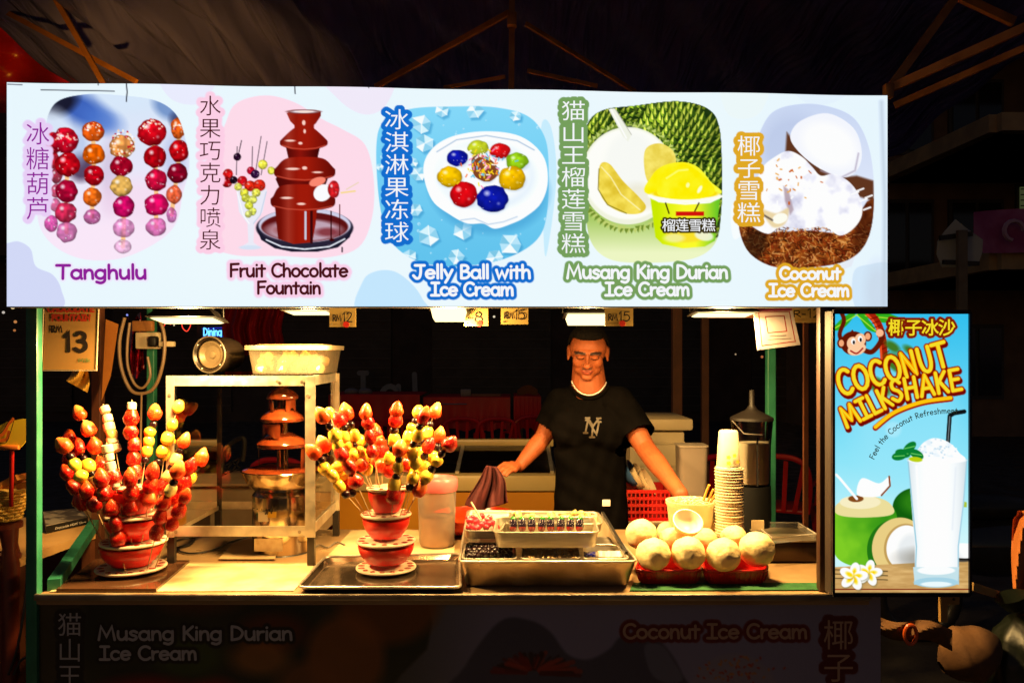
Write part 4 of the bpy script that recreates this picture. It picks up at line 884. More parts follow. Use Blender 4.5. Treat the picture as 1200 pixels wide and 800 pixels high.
MB().bar(Vector((p.x-.25, 2.85, 1.795)), Vector((p.x, 2.85, 1.795)), .03, .03).build("top_rail", BROWNP, o_, smooth=False)

# ---------------------------------------------------------------- floodlights under the sign (the only bright lamps in the place)
LAMPW = (1.0, .62, .22)
FACE = emis("floodlight_glow", (1.0, .78, .36), 2.4)
def floodlight(cx, cyy, wpx, Y, tilt, lab, h=.02, d=.10, wa=26, wp=20):
    c = P(cx, cyy, Y)+Vector((0,0,h)); w = wpx*S(Y); g_ = thing("floodlight", lab, "lamp", c, "floodlights under the menu sign")
    M = Matrix.Rotation(R(-tilt), 3, 'X')   # face normal -Z turned towards the front by tilt
    def q(x, y, z): return c+M@Vector((x, y, z))
    MB().hexa([q(-w/2-.012,-d/2-.012,.002),q(w/2+.012,-d/2-.012,.002),q(w/2+.012,d/2+.012,.002),q(-w/2-.012,d/2+.012,.002)], [q(-w/2+.02,-d/2+.01,.035),q(w/2-.02,-d/2+.01,.035),q(w/2-.02,d/2-.01,.035),q(-w/2+.02,d/2-.01,.035)]).build("housing", BLACKM, g_, smooth=False)
    m = MB()
    for i in range(12):
        x = -w/2+.03+(w-.06)*i/11; m.hexa([q(x-.0015,-d/2+.012,.035),q(x+.0015,-d/2+.012,.035),q(x+.0015,d/2-.012,.035),q(x-.0015,d/2-.012,.035)], [q(x-.0015,-d/2+.02,.055),q(x+.0015,-d/2+.02,.055),q(x+.0015,d/2-.02,.055),q(x-.0015,d/2-.02,.055)])
    m.build("cooling_fin", BLACKM, g_, smooth=False, kind="stuff")
    MB().hexa([q(-w/2,-d/2,-.001),q(w/2,-d/2,-.001),q(w/2,d/2,-.001),q(-w/2,d/2,-.001)],[q(-w/2+.008,-d/2+.008,-h),q(w/2-.008,-d/2+.008,-h),q(w/2-.008,d/2-.008,-h),q(-w/2+.008,d/2-.008,-h)]).build("lamp_glass", FACE, g_, smooth=False)
    for nm, ty, en in (("floodlight_beam", 'AREA', wa), ("floodlight_scatter", 'POINT', wp)):
        ld = bpy.data.lights.new(nm, ty); lo = bpy.data.objects.new(nm, ld); col.objects.link(lo); lo.parent = g_; ld.energy = en; ld.color = LAMPW
        lo.location = M@Vector((0, 0, -h-(.004 if ty == 'AREA' else .03))); lo.rotation_euler = M.to_euler()
        if ty == 'AREA': ld.shape = 'RECTANGLE'; ld.size = w; ld.size_y = d
        else: ld.shadow_soft_size = .025
    m = MB()
    for a_, b_ in (((-w/2-.012,0),(w/2+.012,0)),):
        m.tube([q(a_[0],0,.01), q(a_[0],0,.05)+Vector((0,.0,.01)), q(b_[0],0,.05)+Vector((0,0,.01)), q(b_[0],0,.01)], .005, 6)
    m.build("bracket", BLACKM, g_)
    return g_
L1 = floodlight(220, 377, 72, 2.52, 7, "floodlight above the black round speaker, glowing face tipped forward", .005, .10, 27, 20)
floodlight(362, 367.5, 48, 2.74, 4, "floodlight above the lidded plastic tub, only a thin glowing strip", .004, .10, 22, 15)
L3_ = floodlight(526, 375, 40, 2.55, 6, "floodlight glowing between the RM 12 and 8 tags", .034, .10, 22, 18)
floodlight(689, 379, 50, 2.86, 6, "brightest floodlight directly above the vendor's head", .026, .12, 15, 9)
L5_ = floodlight(847, 370, 66, 2.58, 4, "floodlight beside the red framed payment card", .004, .10, 25, 18)
# added unseen spot, throws gold light up onto the roof folds and red tarpaulin
sp = bpy.data.lights.new("roof_fill_spot", 'SPOT'); so = bpy.data.objects.new("roof_fill_spot", sp); col.objects.link(so); so.parent = L1
sp.energy = 420; sp.color = (1,.42,.02); sp.spot_size = R(52); sp.spot_blend = 1; sp.shadow_soft_size = .03; so.location = (0,.02,.09)
so.rotation_euler = (Vector((-.42,1.0,.82))).to_track_quat('-Z', 'Y').to_euler()

# ---------------------------------------------------------------- hanging cards
TAGM = mat("yellow_card", (.62,.42,.12), .6, c2=(.52,.34,.09), nscale=6); INK = mat("marker_ink", (.02,.012,.01), .5); REDDOT = mat("red_sticker", (.6,.02,.01), .5)
def card(name, lab, cat, x0, y0, x1, y1, Y, material, dx=0, group=None):
    t = thing(name, lab, cat, P((x0+x1)/2, y0, Y), group)
    q0 = [P(x0+dx,y0,Y),P(x1+dx,y0,Y),P(x1,y1,Y),P(x0,y1,Y)]
    MB().hexa(q0, [p_+Vector((0,.003,0)) for p_ in q0]).build("card", material, t, smooth=False); return t
YC = 2.60
fT = lambda px, py, off=0: P(px, py, YC-.0005-off)
for s_, x0, x1, y0, y1, dot, lab in (("RM 12",386,417,358,383,1,"yellow price tag reading RM 12 with a red dot, beside the tub floodlight"),("8",544,572,358,382,1,"yellow price tag reading 8, clipped next to the glowing floodlight"),
     ("RM 15",587,619,358,380,0,"yellow price tag reading RM 15 without any red dot"),("RM15",709,742,358,382,1,"yellow price tag reading RM 15 with red dot beside the vendor's floodlight"),("R-12",926,967,358,378,0,"wide yellow price tag reading 12 beside the payment card")):
    t = card("price_tag", lab, "price tag", x0, y0, x1, y1, YC, TAGM, 0, "handwritten price tags under the sign")
    if s_ == "8": st = lay("-8", 549, 566, 377, 11)
    else: 
        a_, b_ = s_.replace(" ", "")[:2] if s_ != "R-12" else "R-", s_.replace(" ", "")[2:]
        st = lay(a_, x0+4, x0+(x1-x0)*.45, y1-7, 7)+lay(b_, x0+(x1-x0)*.5, x1-4, y1-6, 11)
    write("lettering", st, 1.4, fT, INK, t, off=.001)
    if dot: MB().lathe([(0,0),(3.6*S(YC),0),(3.6*S(YC),-.002),(0,-.002)], P((x0+x1)/2+4, y1-3, YC-.002), 14, Matrix.Rotation(R(90),3,'X')).build("sticker", REDDOT, t, smooth=False)
    MB().box(P(x0+3,y1-3,YC-.002), (.004,.002,.004)).build("pin", STEEL, t, smooth=False)
t = card("price_card", "laminated orange price card reading Chocolate Fountain RM 13", "price card", 50, 362, 112, 433, YC, mat("orange_card", (.42,.2,.05), .35, c2=(.5,.27,.08), nscale=3, rvar=.1), 3)
CRD = mat("red_card_print", (.45,.03,.01), .5)
write("lettering", lay("CHOCOLATE",56,110,365,6.5)+lay("FOUNTAIN",61,106,375.5,6.5), 2.3, fT, CRD, t, off=.001)
write("lettering", lay("RM",60,73,389,7), 1.9, fT, INK, t, off=.001)
write("lettering", lay("13",76,102,411,21,.08), 4.6, fT, INK, t, off=.001)
write("lettering", lay("Milk",92,106,424,4), .8, fT, mat("green_pen", (.1,.22,.06), .6), t, off=.001)
m = MB(); 
for a_, b_ in (((51,362),(48.5,434)),((48.5,434),(113,434)),((113,434),(115.5,362))): m.bar(P(*a_, YC-.001), P(*b_, YC-.001), .003, .002)
m.build("laminate_edge", mat("laminate_edge", (.75,.6,.4), .2), t, smooth=False)
# payment card (its square code is left blank)
t = thing("payment_card", "white tilted payment card with red border hanging beside the price tag", "card", P(908, 362, 2.58))
q0 = [P(883,362,2.58),P(928,361,2.57),P(938,404,2.57),P(888,410,2.58)]
MB().hexa(q0, [p_+Vector((0,.004,0)) for p_ in q0]).build("card", mat("white_card", (.44,.4,.4), .35, c2=(.4,.35,.36), nscale=5), t, smooth=False)
fQ = lambda px, py, off=0: P(px, py, 2.57-.002-off)
write("border_print", [[(889,366),(925,365),(932,400),(893,405),(889,366)],[(897,371),(919,370),(922,388),(900,390),(897,371)]], 1.1, fQ, CRD, t)
write("border_print", [[(885,363.5),(927,362.5)]], 3, fQ, mat("magenta_print", (.5,.02,.12), .5), t)
write("lettering", [[(902,394),(921,393)],[(900,398),(927,396.5)]], .7, fQ, INK, t)
# ---------------------------------------------------------------- counter-top things
def slab(name, pts, th, m_, lab, cat, parent=None, z=CT, bend=0):
    v = [on_counter(*p) for p in pts]; v = [Vector((p.x, p.y, z+.0015)) for p in v]; c = sum(v, Vector())/len(v); n = len(v)
    mb_ = MB(); mb_.add(v+[p+Vector((0,0,th)) for p in v], [tuple(range(n)), tuple(range(2*n-1,n-1,-1))]+[(i,(i+1)%n,n+(i+1)%n,n+i) for i in range(n)])
    o = mb_.build(name, m_, None, loc=c, smooth=False); tag(o, lab, cat); return o
slab("paper_sheet", [(58,694),(344,693),(372,660),(120,660)], .002, PAPER, "big cream board covering the counter edge between the two skewer stands", "board")
slab("cardboard_piece", [(256,657),(322,657),(328,640),(300,630),(272,640)], .003, CARD, "folded cardboard piece lying under the chocolate fountain case", "cardboard", z=CT+.003)
slab("paper_sheet", [(384,652),(532,652),(534,622),(412,622)], .002, PAPER, "cream sheet with a torn printed edge behind the steel tray", "paper")
slab("green_mat", [(738,693),(964,692),(958,684),(742,684)], .003, mat("green_mat", (.01,.09,.02), .7, c2=(.02,.14,.03), nscale=30, bump=.6, bscale=200), "strip of green mat under the red coconut trays", "mat")
tt = slab("serving_tray", [(66,694),(183,694),(222,660),(112,658)], .010, mat("brown_acrylic", (.1,.045,.02), .12, c2=(.07,.03,.014), nscale=4, rvar=.05), "flat brown acrylic tray under the skewer stand beside the green post", "tray")

# ---- rolled edge baking tray
def open_tray(name, lab, cat, corners, h, m_, z, rim=.006, flare=.02, th=.0015):
    """open pan: corners of its rim in photo pixels -> walls, floor, rolled rim"""
    t4 = [at_z(x, y, z+h) for x, y in corners]; c = sum(t4, Vector())/4
    t = thing(name, lab, cat, (c.x, c.y, z))
    def rr(ps, r, n=5):
        out = []
        for i, p in enumerate(ps):
            a, b = ps[i-1], ps[(i+1)%4]; u = (a-p).normalized()*r; w_ = (b-p).normalized()*r
            for k in range(n+1):
                s_ = k/n; out.append(p+u*(1-s_)**2+w_*s_**2)
        return out
    top_ = rr(t4, .03); bot = [Vector((c.x+(p.x-c.x)*(1-flare/.3), c.y+(p.y-c.y)*(1-flare/.2), z+.002)) for p in top_]
    n = len(top_); bi = [p+Vector((0,0,.003)) for p in bot]; ti = [Vector((c.x+(p.x-c.x)*.992, c.y+(p.y-c.y)*.992, p.z)) for p in top_]; bi = [Vector((c.x+(p.x-c.x)*.99, c.y+(p.y-c.y)*.99, p.z)) for p in bi]
    mb_ = MB(); F_ = [(i,(i+1)%n,n+(i+1)%n,n+i) for i in range(n)]
    mb_.add(top_+bot+bi+ti, F_+[tuple(range(n,2*n))]+[(2*n+i,2*n+(i+1)%n,3*n+(i+1)%n,3*n+i) for i in range(n)]+[tuple(range(3*n-1,2*n-1,-1))])
    mb_.build("pan_body", m_, t); MB().tube(top_, rim, 8, closed=True).build("rolled_rim", STEEL, t)
    return t
bt = open_tray("baking_tray", "shallow dark steel baking tray under the skewer stand beside the steel pans", "tray", [(348,688),(540,688),(539,648),(381,652)], .02, mat("tray_steel", (.3,.22,.15), .16, .9, c2=(.2,.13,.08), nscale=7, rvar=.1), CT+.003, rim=.0045, flare=.015)

# ---- tiered skewer stands
CERAM = mat("cream_ceramic", (.74,.62,.44), .3, c2=(.66,.52,.34), nscale=12); REDC = mat("red_lacquer", (.86,.014,.006), .33, c2=(.7,.01,.005), nscale=4, spec=.5, coat=.15); HOLE = mat("syrup_stained_hole", (.22,.008,.005), .3, c2=(.4,.02,.01), nscale=60)
STANDS = {}
def stand(lab, cx, discs, bowls, Y, key, tilt=0):
    s_ = S(Y); base = P(cx, HY, Y); t = thing("skewer_stand", lab, "skewer stand", (base.x, base.y, CT+.012), "tiered skewer stands")
    zof = lambda py: CAMZ-(py-HY)*s_
    Ds = []
    for i, (dx, py, r, nh, ho) in enumerate(discs):
        c = Vector((base.x+dx*s_, base.y, zof(py))); rr_ = r*s_
        MB().lathe([(0,-.004),(rr_*.97,-.004),(rr_,-.001),(rr_,.002),(rr_*.985,.004),(0,.004)], c, 48).build("plate" if i == 0 else "disc", CERAM, t)
        hm = None
        for k in range(nh):
            a = 2*PI*(k+.5*(i%2)+ho)/nh; q = c+Vector((math.cos(a)*rr_*.83, math.sin(a)*rr_*.83, .0042))
            if hm is None: hm = MB().lathe([(.0085,0),(.0078,.0014),(.0048,.0014),(.004,-.004),(0,-.004)], (0,0,0), 12).mesh("hole", HOLE, True)
            h = place("hole", hm, t, q); h.scale = (1.35 if abs(math.sin(a)) < .7 else 1, 1.0, 1)
        Ds.append((c, rr_))
    for py0, py1, r0, r1, dx in bowls:
        zt, zb = zof(py0), zof(py1); rt_, rb = r0*s_, r1*s_; h = zt-zb; prof = [(0,0),(rb,0),(rb*1.02,.004)]
        for k in range(1, 9):
            u = k/8; prof.append((rb+(rt_-rb)*math.sin(u*PI/2)**.8, .004+(h-.004)*u))
        prof += [(rt_-.003, h), (rt_-.006, h-.004), (0, h-.004)]
        MB().lathe(prof, Vector((base.x+dx*s_, base.y, zb)), 40).build("bowl", REDC, t)
    MB().cyl((base.x, base.y, CT+.012), (base.x, base.y, Ds[0][0].z), .022).build("foot", REDC, t)
    STANDS[key] = (t, Ds, base, s_); return t
stand("three tiered red bowl stand of fruit skewers on the brown acrylic tray", 155, [(-1,664,39,16,0),(2,634,37,14,.2),(3,603,33,12,.1),(4,571,22,8,.3)], [(638,660,35,22,-1),(607,631,32,19,2),(575,600,25,16,3)], 2.60, "A")
stand("three tiered red bowl stand of fruit skewers on the steel baking tray", 452.5, [(0,664,35,16,0),(0,633,34.5,14,.2),(0,602,29.5,12,.1),(0.5,571.5,23.5,8,.3)], [(638,657,32.5,23,0),(607,628,27.5,18,0),(576,598,21.5,15,.5)], 2.62, "B")

# ---- fruit, each piece an object on a stick; meshes are shared
def fruit_mat(name, c, c2, rough, seeds=False, tip=None, sss=.0, bump=.15, bscale=300, rnd=.12):
    m = bpy.data.materials.new(name); m.use_nodes = True; N = m.node_tree.nodes; L = m.node_tree.links; b = N["Principled BSDF"]
    tc = N.new("ShaderNodeTexCoord"); oi = N.new("ShaderNodeObjectInfo"); va = N.new("ShaderNodeVectorMath"); va.operation = 'ADD'
    L.new(tc.outputs["Object"], va.inputs[0]); L.new(oi.outputs["Location"], va.inputs[1])
    n = N.new("ShaderNodeTexNoise"); n.inputs["Scale"].default_value = 34; n.inputs["Detail"].default_value = 5; L.new(va.outputs[0], n.inputs[0])
    r = N.new("ShaderNodeValToRGB"); r.color_ramp.elements[0].position = .38; r.color_ramp.elements[1].position = .62; r.color_ramp.elements[0].color = (*c,1); r.color_ramp.elements[1].color = (*c2,1)
    L.new(n.outputs["Fac"], r.inputs[0]); out = r.outputs[0]
    if tip:  # orange towards the upper end: highlight glare painted into the skin
        sx = N.new("ShaderNodeSeparateXYZ"); L.new(tc.outputs["Generated"], sx.inputs[0]); mr = N.new("ShaderNodeMapRange"); mr.inputs[1].default_value = .45; mr.inputs[2].default_value = 1.05
        L.new(sx.outputs["Z"], mr.inputs[0]); mm = N.new("ShaderNodeMath"); mm.operation = 'MULTIPLY'; L.new(mr.outputs[0], mm.inputs[0]); L.new(oi.outputs["Random"], mm.inputs[1])
        mx = N.new("ShaderNodeMixRGB"); mx.inputs[2].default_value = (*tip,1); L.new(mm.outputs[0], mx.inputs[0]); L.new(out, mx.inputs[1]); out = mx.outputs[0]
    h = N.new("ShaderNodeHueSaturation"); mr2 = N.new("ShaderNodeMapRange"); mr2.inputs[3].default_value = 1-rnd; mr2.inputs[4].default_value = 1+rnd*.6
    L.new(oi.outputs["Random"], mr2.inputs[0]); L.new(mr2.outputs[0], h.inputs["Value"]); L.new(out, h.inputs["Color"]); out = h.outputs[0]
    bp = N.new("ShaderNodeBump"); bp.inputs["Strength"].default_value = bump; bp.inputs["Distance"].default_value = .002
    if seeds:
        v = N.new("ShaderNodeTexVoronoi"); v.inputs["Scale"].default_value = 210; L.new(tc.outputs["Object"], v.inputs[0])
        lt = N.new("ShaderNodeMath"); lt.operation = 'LESS_THAN'; lt.inputs[1].default_value = .22; L.new(v.outputs["Distance"], lt.inputs[0])
        m2 = N.new("ShaderNodeMixRGB"); m2.inputs[2].default_value = (.75,.42,.1,1); ml = N.new("ShaderNodeMath"); ml.operation = 'MULTIPLY'; ml.inputs[1].default_value = .55; L.new(lt.outputs[0], ml.inputs[0]); L.new(ml.outputs[0], m2.inputs[0]); L.new(out, m2.inputs[1]); out = m2.outputs[0]
        L.new(v.outputs["Distance"], bp.inputs["Height"])
    else:
        n2 = N.new("ShaderNodeTexNoise"); n2.inputs["Scale"].default_value = bscale; L.new(tc.outputs["Object"], n2.inputs[0]); L.new(n2.outputs["Fac"], bp.inputs["Height"])
    L.new(bp.outputs[0], b.inputs["Normal"]); L.new(out, b.inputs["Base Color"]); b.inputs["Roughness"].default_value = rough; b.inputs["Coat Weight"].default_value = .12; b.inputs["Specular IOR Level"].default_value = .35; b.inputs["Coat Roughness"].default_value = .12
    if sss: b.inputs["Subsurface Weight"].default_value = sss; b.inputs["Subsurface Radius"].default_value = (.01,.004,.002); b.inputs["Subsurface Scale"].default_value = .5
    return m
FM = {'S': fruit_mat("strawberry_skin", (.50,.002,.002), (.30,.001,.001), .34, True, (.75,.10,.01)), 'O': fruit_mat("strawberry_skin_glare", (.76,.07,.006), (.6,.02,.004), .34, True, (.9,.55,.12)),  # 'O' is the strawberry with lamp glare painted into its colour
      'B': fruit_mat("blueberry_skin", (.006,.002,.004), (.016,.004,.006), .3), 'G': fruit_mat("yellow_grape_skin", (.85,.5,.03), (.9,.64,.08), .22, rnd=.2), 'P': fruit_mat("pale_grape_skin", (.62,.46,.12), (.7,.55,.2), .3, rnd=.1),
      'M': fruit_mat("marshmallow_white", (.74,.62,.4), (.66,.54,.34), .6, rnd=.05, bump=.3), 'F': fruit_mat("mint_marshmallow", (.28,.34,.26), (.5,.48,.36), .6, rnd=.05)}
FN = {'S': "strawberry", 'O': "strawberry", 'B': "blueberry", 'G': "grape", 'P': "grape", 'M': "marshmallow", 'F': "marshmallow"}
FMESH = {}
rng = random.Random(5)
def fmesh(k):
    v = rng.randrange(7); key = (k, v)
    if key in FMESH: return FMESH[key]
    r2 = random.Random(hash(k)%97+v*13 if False else ord(k)*7+v*13); mb_ = MB()
    if k in 'SO':
        j = r2.uniform(.92,1.08); w_ = r2.uniform(.95,1.06)
        mb_.lathe([(0,-.021),(.008,-.0225),(.0165*w_,-.018),(.0215*w_,-.009),(.022*w_,-.001),(.0195*w_,.008),(.0145*w_,.0165*j),(.0085,.0235*j),(.0035,.0275*j),(0,.0285*j)], (0,0,0), 14); mb_.v = [(x*.97, y*.97, z*1.1) for x, y, z in mb_.v]
        mb_.v = [(x+.0012*math.sin(9*z*100+v)+.0015*math.sin(3*math.atan2(y,x)+v), y, z) for x, y, z in mb_.v]
    elif k == 'B': mb_.lathe([(0,-.0125),(.006,-.012),(.0115,-.007),(.0135,0),(.0115,.0075),(.0065,.0115),(.0045,.0125),(.003,.0105),(0,.0105)], (0,0,0), 12)
    elif k in 'GP': mb_.ball((0,0,0), .0188, 14, 8, sc=(1.05,1.0,r2.uniform(.95,1.3)))
    else: mb_.lathe([(0,-.0125),(.012,-.0125),(.0155,-.0105),(.0163,0),(.0155,.0105),(.012,.0125),(0,.0125)], (0,0,0), 14)
    if k in 'SOGP':
        q_ = v*2.3; mb_.v = [(x*(1+.07*math.sin(z*190+q_)+.05*math.sin(2*math.atan2(y,x)+q_)), y*(1+.06*math.sin(z*230+q_*2)+.05*math.cos(3*math.atan2(y,x)+q_)), z) for x, y, z in mb_.v]
    me = mb_.mesh(FN[k], FM[k], 'all' if k not in 'MF' else True); FMESH[key] = me; return me
def zc(x0, y0, k): return lambda u, v: (x0+u/k, y0+v/k)
def skewer(key, lab, seq, base, dyb, dyt, conv, size=1.0, sticktop=.02):
    """seq: [(kind, u, v)] from the tip downwards, base (u,v): where the stick enters its hole"""
    t0, Ds, b0, s0 = STANDS[key]; Yb = b0.y+dyb
    bx, by = conv(*base); B = P(bx, by, Yb)
    pts = [(k, *conv(u, v)) for k, u, v in seq]; ytop, ybase = pts[0][2], by
    def depth(py): return Yb+dyt*min(1, max(0, (ybase-py)/(ybase-ytop+1e-6)))
    Pt = [P(px, py, depth(py)) for _, px, py in pts]
    t = thing("fruit_skewer", lab, "fruit skewer", B, "fruit skewers on the two tiered stands")
    path = [B+Vector((0,0,-.004))]
    d0 = (Pt[0]-Pt[1]).normalized() if len(Pt) > 1 else Vector((0,0,1))
    low = Pt[-1]; path += [low]+[p for p in Pt[-2::-1]]+[Pt[0]+d0*sticktop]
    MB().tube(path, .0016, 6).build("stick", WOODSTICK, t)
    for i, ((k, px, py), p) in enumerate(zip(pts, Pt)):
        d = (Pt[i-1]-p) if i else (p-Pt[1] if len(Pt) > 1 else d0)
        if i and i < len(Pt)-1: d = Pt[i-1]-Pt[i+1]
        M = along(d.normalized(), rng.uniform(0, 6.28))
        sc_ = size*rng.uniform(.97,1.13); o = place(FN[k], fmesh(k), t, p, M, (sc_*rng.uniform(.9,1.08), sc_*rng.uniform(.9,1.08), sc_*rng.uniform(.94,1.08))); 
        if k in 'SO' and rng.random() < .3: o.rotation_euler = (along((-d).normalized() if False else d.normalized()+Vector((rng.uniform(-.3,.3),rng.uniform(-.3,.3),0)), rng.uniform(0,6.28))).to_euler()
    return t
cA = zc(40, 460, 3.332)
SK = [
 ("short front skewer of five dark strawberries slanting over the acrylic tray stand's lowest bowl", [('S',262,336),('S',273,392),('S',302,450),('S',320,508),('S',328,566)], (357,696), -.075, -.03),
 ("skewer tipped by an orange strawberry leaning farthest towards the green post", [('O',115,206),('B',143,250),('G',160,280),('G',183,325),('S',205,381),('S',234,434)], (297,575), -.06, -.03),
 ("skewer of three strawberries half hidden behind the one leaning to the green post", [('S',127,312),('S',156,368),('S',186,430)], (265,575), -.02, -.01),
 ("skewer with a strawberry, blueberry and yellow grapes beside the post-side leaning skewer", [('S',175,212),('B',195,257),('G',211,286),('B',226,319),('P',236,350),('S',250,400)], (295,570), -.03, .02),
 ("skewer topped by small red strawberry behind the leaning ones near the green post", [('S',136,175),('S',137,255),('S',160,330),('S',180,420)], (262,570), 0, .05),
 ("tall skewer of orange strawberries pointing at the 13 price card", [('O',176,80),('O',211,142),('O',236,208),('S',262,280)], (332,470), 0, .02),
 ("tall skewer of white marshmallows beside the brown post", [('M',276,66),('M',287,101),('M',293,134),('P',302,163),('M',305,187),('M',318,216)], (341,350), .0, .06),
 ("marshmallow skewer with grey-green pieces under its two white ones", [('M',286,218),('M',291,250),('F',297,285),('F',303,316),('S',309,327),('F',314,352)], (346,484), -.05, -.0),
 ("centre skewer with a white marshmallow tip over red strawberries", [('M',381,52),('S',380,97),('S',378,152),('S',391,202),('S',388,256),('S',396,308)], (392,372), .0, .03),
 ("skewer of three fat dark strawberries at the centre front above the middle bowl", [('S',376,333),('S',380,390),('S',375,449)], (380,586), -.06, -.02),
 ("skewer with an orange-red tip, blueberry and clustered yellow grapes rising behind the centre", [('O',472,79),('B',465,124),('G',452,156),('G',447,190),('G',441,228),('B',434,263)], (418,368), .03, .04),
 ("skewer of three strawberries between the centre front and the grape skewers", [('S',462,309),('S',455,361),('O',448,416)], (420,584), -.05, 0),
 ("skewer of pale yellow grapes with blueberry bottom near the display case", [('G',563,54),('G',540,125),('G',521,178),('G',500,229),('B',485,270)], (462,462), .04, .05),
 ("skewer with two orange berries and a blueberry touching the display case post", [('O',606,63),('O',568,88),('B',548,136),('G',530,190),('G',509,240)], (478,455), .05, .08),
 ("skewer alternating blueberries and pale grapes under one orange strawberry", [('O',585,189),('B',567,228),('P',554,262),('B',537,293),('P',521,326),('S',501,364)], (455,470), .02, .04),
 ("skewer ending in a pale orange strawberry farthest over the display case", [('O',654,255),('B',633,294),('G',612,332),('S',590,350)], (492,470), .0, .03),
 ("skewer of three bright strawberries just below the outermost orange one", [('S',609,289),('S',583,347),('S',553,412)], (470,470), -.03, 0),
 ("skewer with a blueberry and pale grape above three dark strawberries", [('O',561,305),('B',545,351),('P',533,380),('S',508,430),('S',493,484),('S',478,543)], (440,688), -.07, -.03),
 ("lowest skewer of three strawberries leaning towards the display case", [('S',588,406),('S',565,461),('S',540,511)], (473,677), -.05, -.02)]
for lab, seq, base, dyb, dyt in SK: skewer("A", lab, seq, base, dyb, dyt, cA)
cB = zc(340, 460, 3.2)
SK = [
 ("outermost skewer nearest the display case with orange strawberry tip and three yellow grapes", [('O',88,222),('B',119,251),('G',130,285),('G',160,312),('G',185,350),('B',209,381)], (281,457), -.03, -.02),
 ("second skewer from the display case on the baking tray stand, berry and grapes mixed", [('O',125,196),('B',150,250),('G',175,282),('G',193,316),('S',204,346),('B',232,375)], (285,455), .0, .0),
 ("front skewer of three dark strawberries slanting down to the middle bowl from the case side", [('O',121,86),('B',148,126),('G',168,160),('G',180,192),('S',192,228),('S',222,277),('S',244,330)], (306,462), -.06, -.04),
 ("skewer with yellow-white berry tip behind the case-side strawberries", [('G',147,76),('G',176,165),('G',183,205),('G',200,250)], (300,356), .03, .05),
 ("skewer of red and yellow strawberries over two blueberries at upper case side", [('S',185,100),('B',205,133),('G',205,165),('G',215,197),('G',240,228),('O',266,268)], (304,357), -.02, -.02),
 ("skewer with a split yellow strawberry tip and a blueberry amid grapes", [('O',211,73),('B',226,121),('G',242,160),('B',238,199),('G',266,226),('G',286,285)], (311,358), .0, .02),
 ("orange strawberry skewer just case-side of the centre", [('O',285,74),('S',292,112),('S',301,162),('S',310,217)], (338,362), -.02, -.01),
 ("skewer of reddish strawberries hidden behind the centre", [('S',322,150),('O',333,182),('S',342,218),('O',346,270)], (345,356), .04, .05),
 ("tallest centre skewer with two strawberries above a blueberry and grapes", [('O',400,66),('S',395,102),('B',390,142),('G',390,178),('B',385,211),('G',374,246),('S',373,288)], (376,352), .0, .0),
 ("centre front skewer ending low in one dark strawberry over the middle bowl", [('O',412,210),('B',408,249),('G',404,280),('B',398,315),('G',392,345),('S',387,384)], (379,464), -.06, -.03),
 ("yellow tipped skewer just vendor-side of the centre", [('G',480,72),('B',470,108),('G',456,134),('G',446,166),('G',440,228),('S',438,268)], (402,352), .02, .03),
 ("skewer with a red strawberry tip and alternating blueberries down to a dark one", [('S',501,88),('B',485,128),('G',478,160),('B',462,193),('G',460,228),('G',468,262),('G',462,318),('B',448,353)], (412,458), -.05, -.03),
 ("vendor-side tall skewer with a yellow tip and four berries", [('O',545,70),('B',525,120),('G',513,152),('B',495,185),('G',486,230)], (425,356), .04, .06),
 ("skewer with an orange tip ending behind the vendor-side outermost one", [('O',560,160),('B',551,205),('G',538,240),('G',510,280)], (440,450), .02, .04),
 ("outermost vendor-side skewer with a red tip and a strawberry at its foot", [('S',598,191),('B',568,229),('G',550,256),('B',530,286),('G',512,316),('O',487,361)], (434,452), -.04, -.02),
 ("skewer with a red berry in front of the vendor-side grapes", [('S',520,200),('B',503,238),('G',490,272),('G',470,300)], (428,450), -.01, 0),
 ("short rear skewer of orange grapes showing between centre and case side", [('G',262,180),('G',285,235),('O',322,250)], (322,356), .05, .05)]
for lab, seq, base, dyb, dyt in SK: skewer("B", lab, seq, base, dyb, dyt, cB)

# ---------------------------------------------------------------- display case with the chocolate fountain
Y0, Y1 = 2.70, 3.16
case = thing("display_case", "aluminium framed glass case around the chocolate fountain", "display case", P(300, 662, Y0))
zt0 = CAMZ-(446-HY)*S(Y0); zb0 = CAMZ-(622-HY)*S(Y0)
xl, xr = P(200, HY, Y0).x, P(364, HY, Y0).x; xl1, xr1 = xl+.0, xr-.0
xr1 = P(394, HY, Y1).x; xl1 = P(256, HY, Y1).x
def ang(a, b, w=.03, h=.03): return MB().bar(a, b, w, h).build("frame_bar", ALU, case, smooth=False)
ang((xl-.014,Y0,zt0), (xr+.014,Y0,zt0), .006, .034); ang((xl-.014,Y0,zb0), (xr+.014,Y0,zb0), .006, .034)
for x in (xl, xr): ang((x,Y0-.0035,zb0-.02), (x,Y0-.0035,zt0+.016), .034 if x == xr else .026, .006)
ang((xr+.002,Y0+.006,zt0), (xr1,Y1,zt0), .004, .034); ang((xr+.002,Y0+.006,zb0), (xr1,Y1,zb0), .004, .034); ang((xl,Y0+.006,zt0), (xl1,Y1,zt0), .004, .034); ang((xl,Y0+.006,zb0), (xl1,Y1,zb0), .004, .034)
ang((xl1,Y1+.004,zt0), (xr1,Y1+.004,zt0), .006, .03); ang((xl1,Y1+.004,zb0), (xr1,Y1+.004,zb0), .006, .03)
for x in (xl1, xr1): MB().bar((x,Y1,zb0-.02), (x,Y1,zt0+.014), .026, .006).build("frame_bar", ALU if x == xr1 else BLACKM, case, smooth=False)
for x, y in ((xl,Y0+.01),(xr,Y0+.01),(xl1,Y1),(xr1,Y1)): MB().box((x, y, (CT+.003+zb0-.02)/2), (.024, .02, zb0-.02-CT-.003)).build("leg", BLACKM, case, smooth=False)
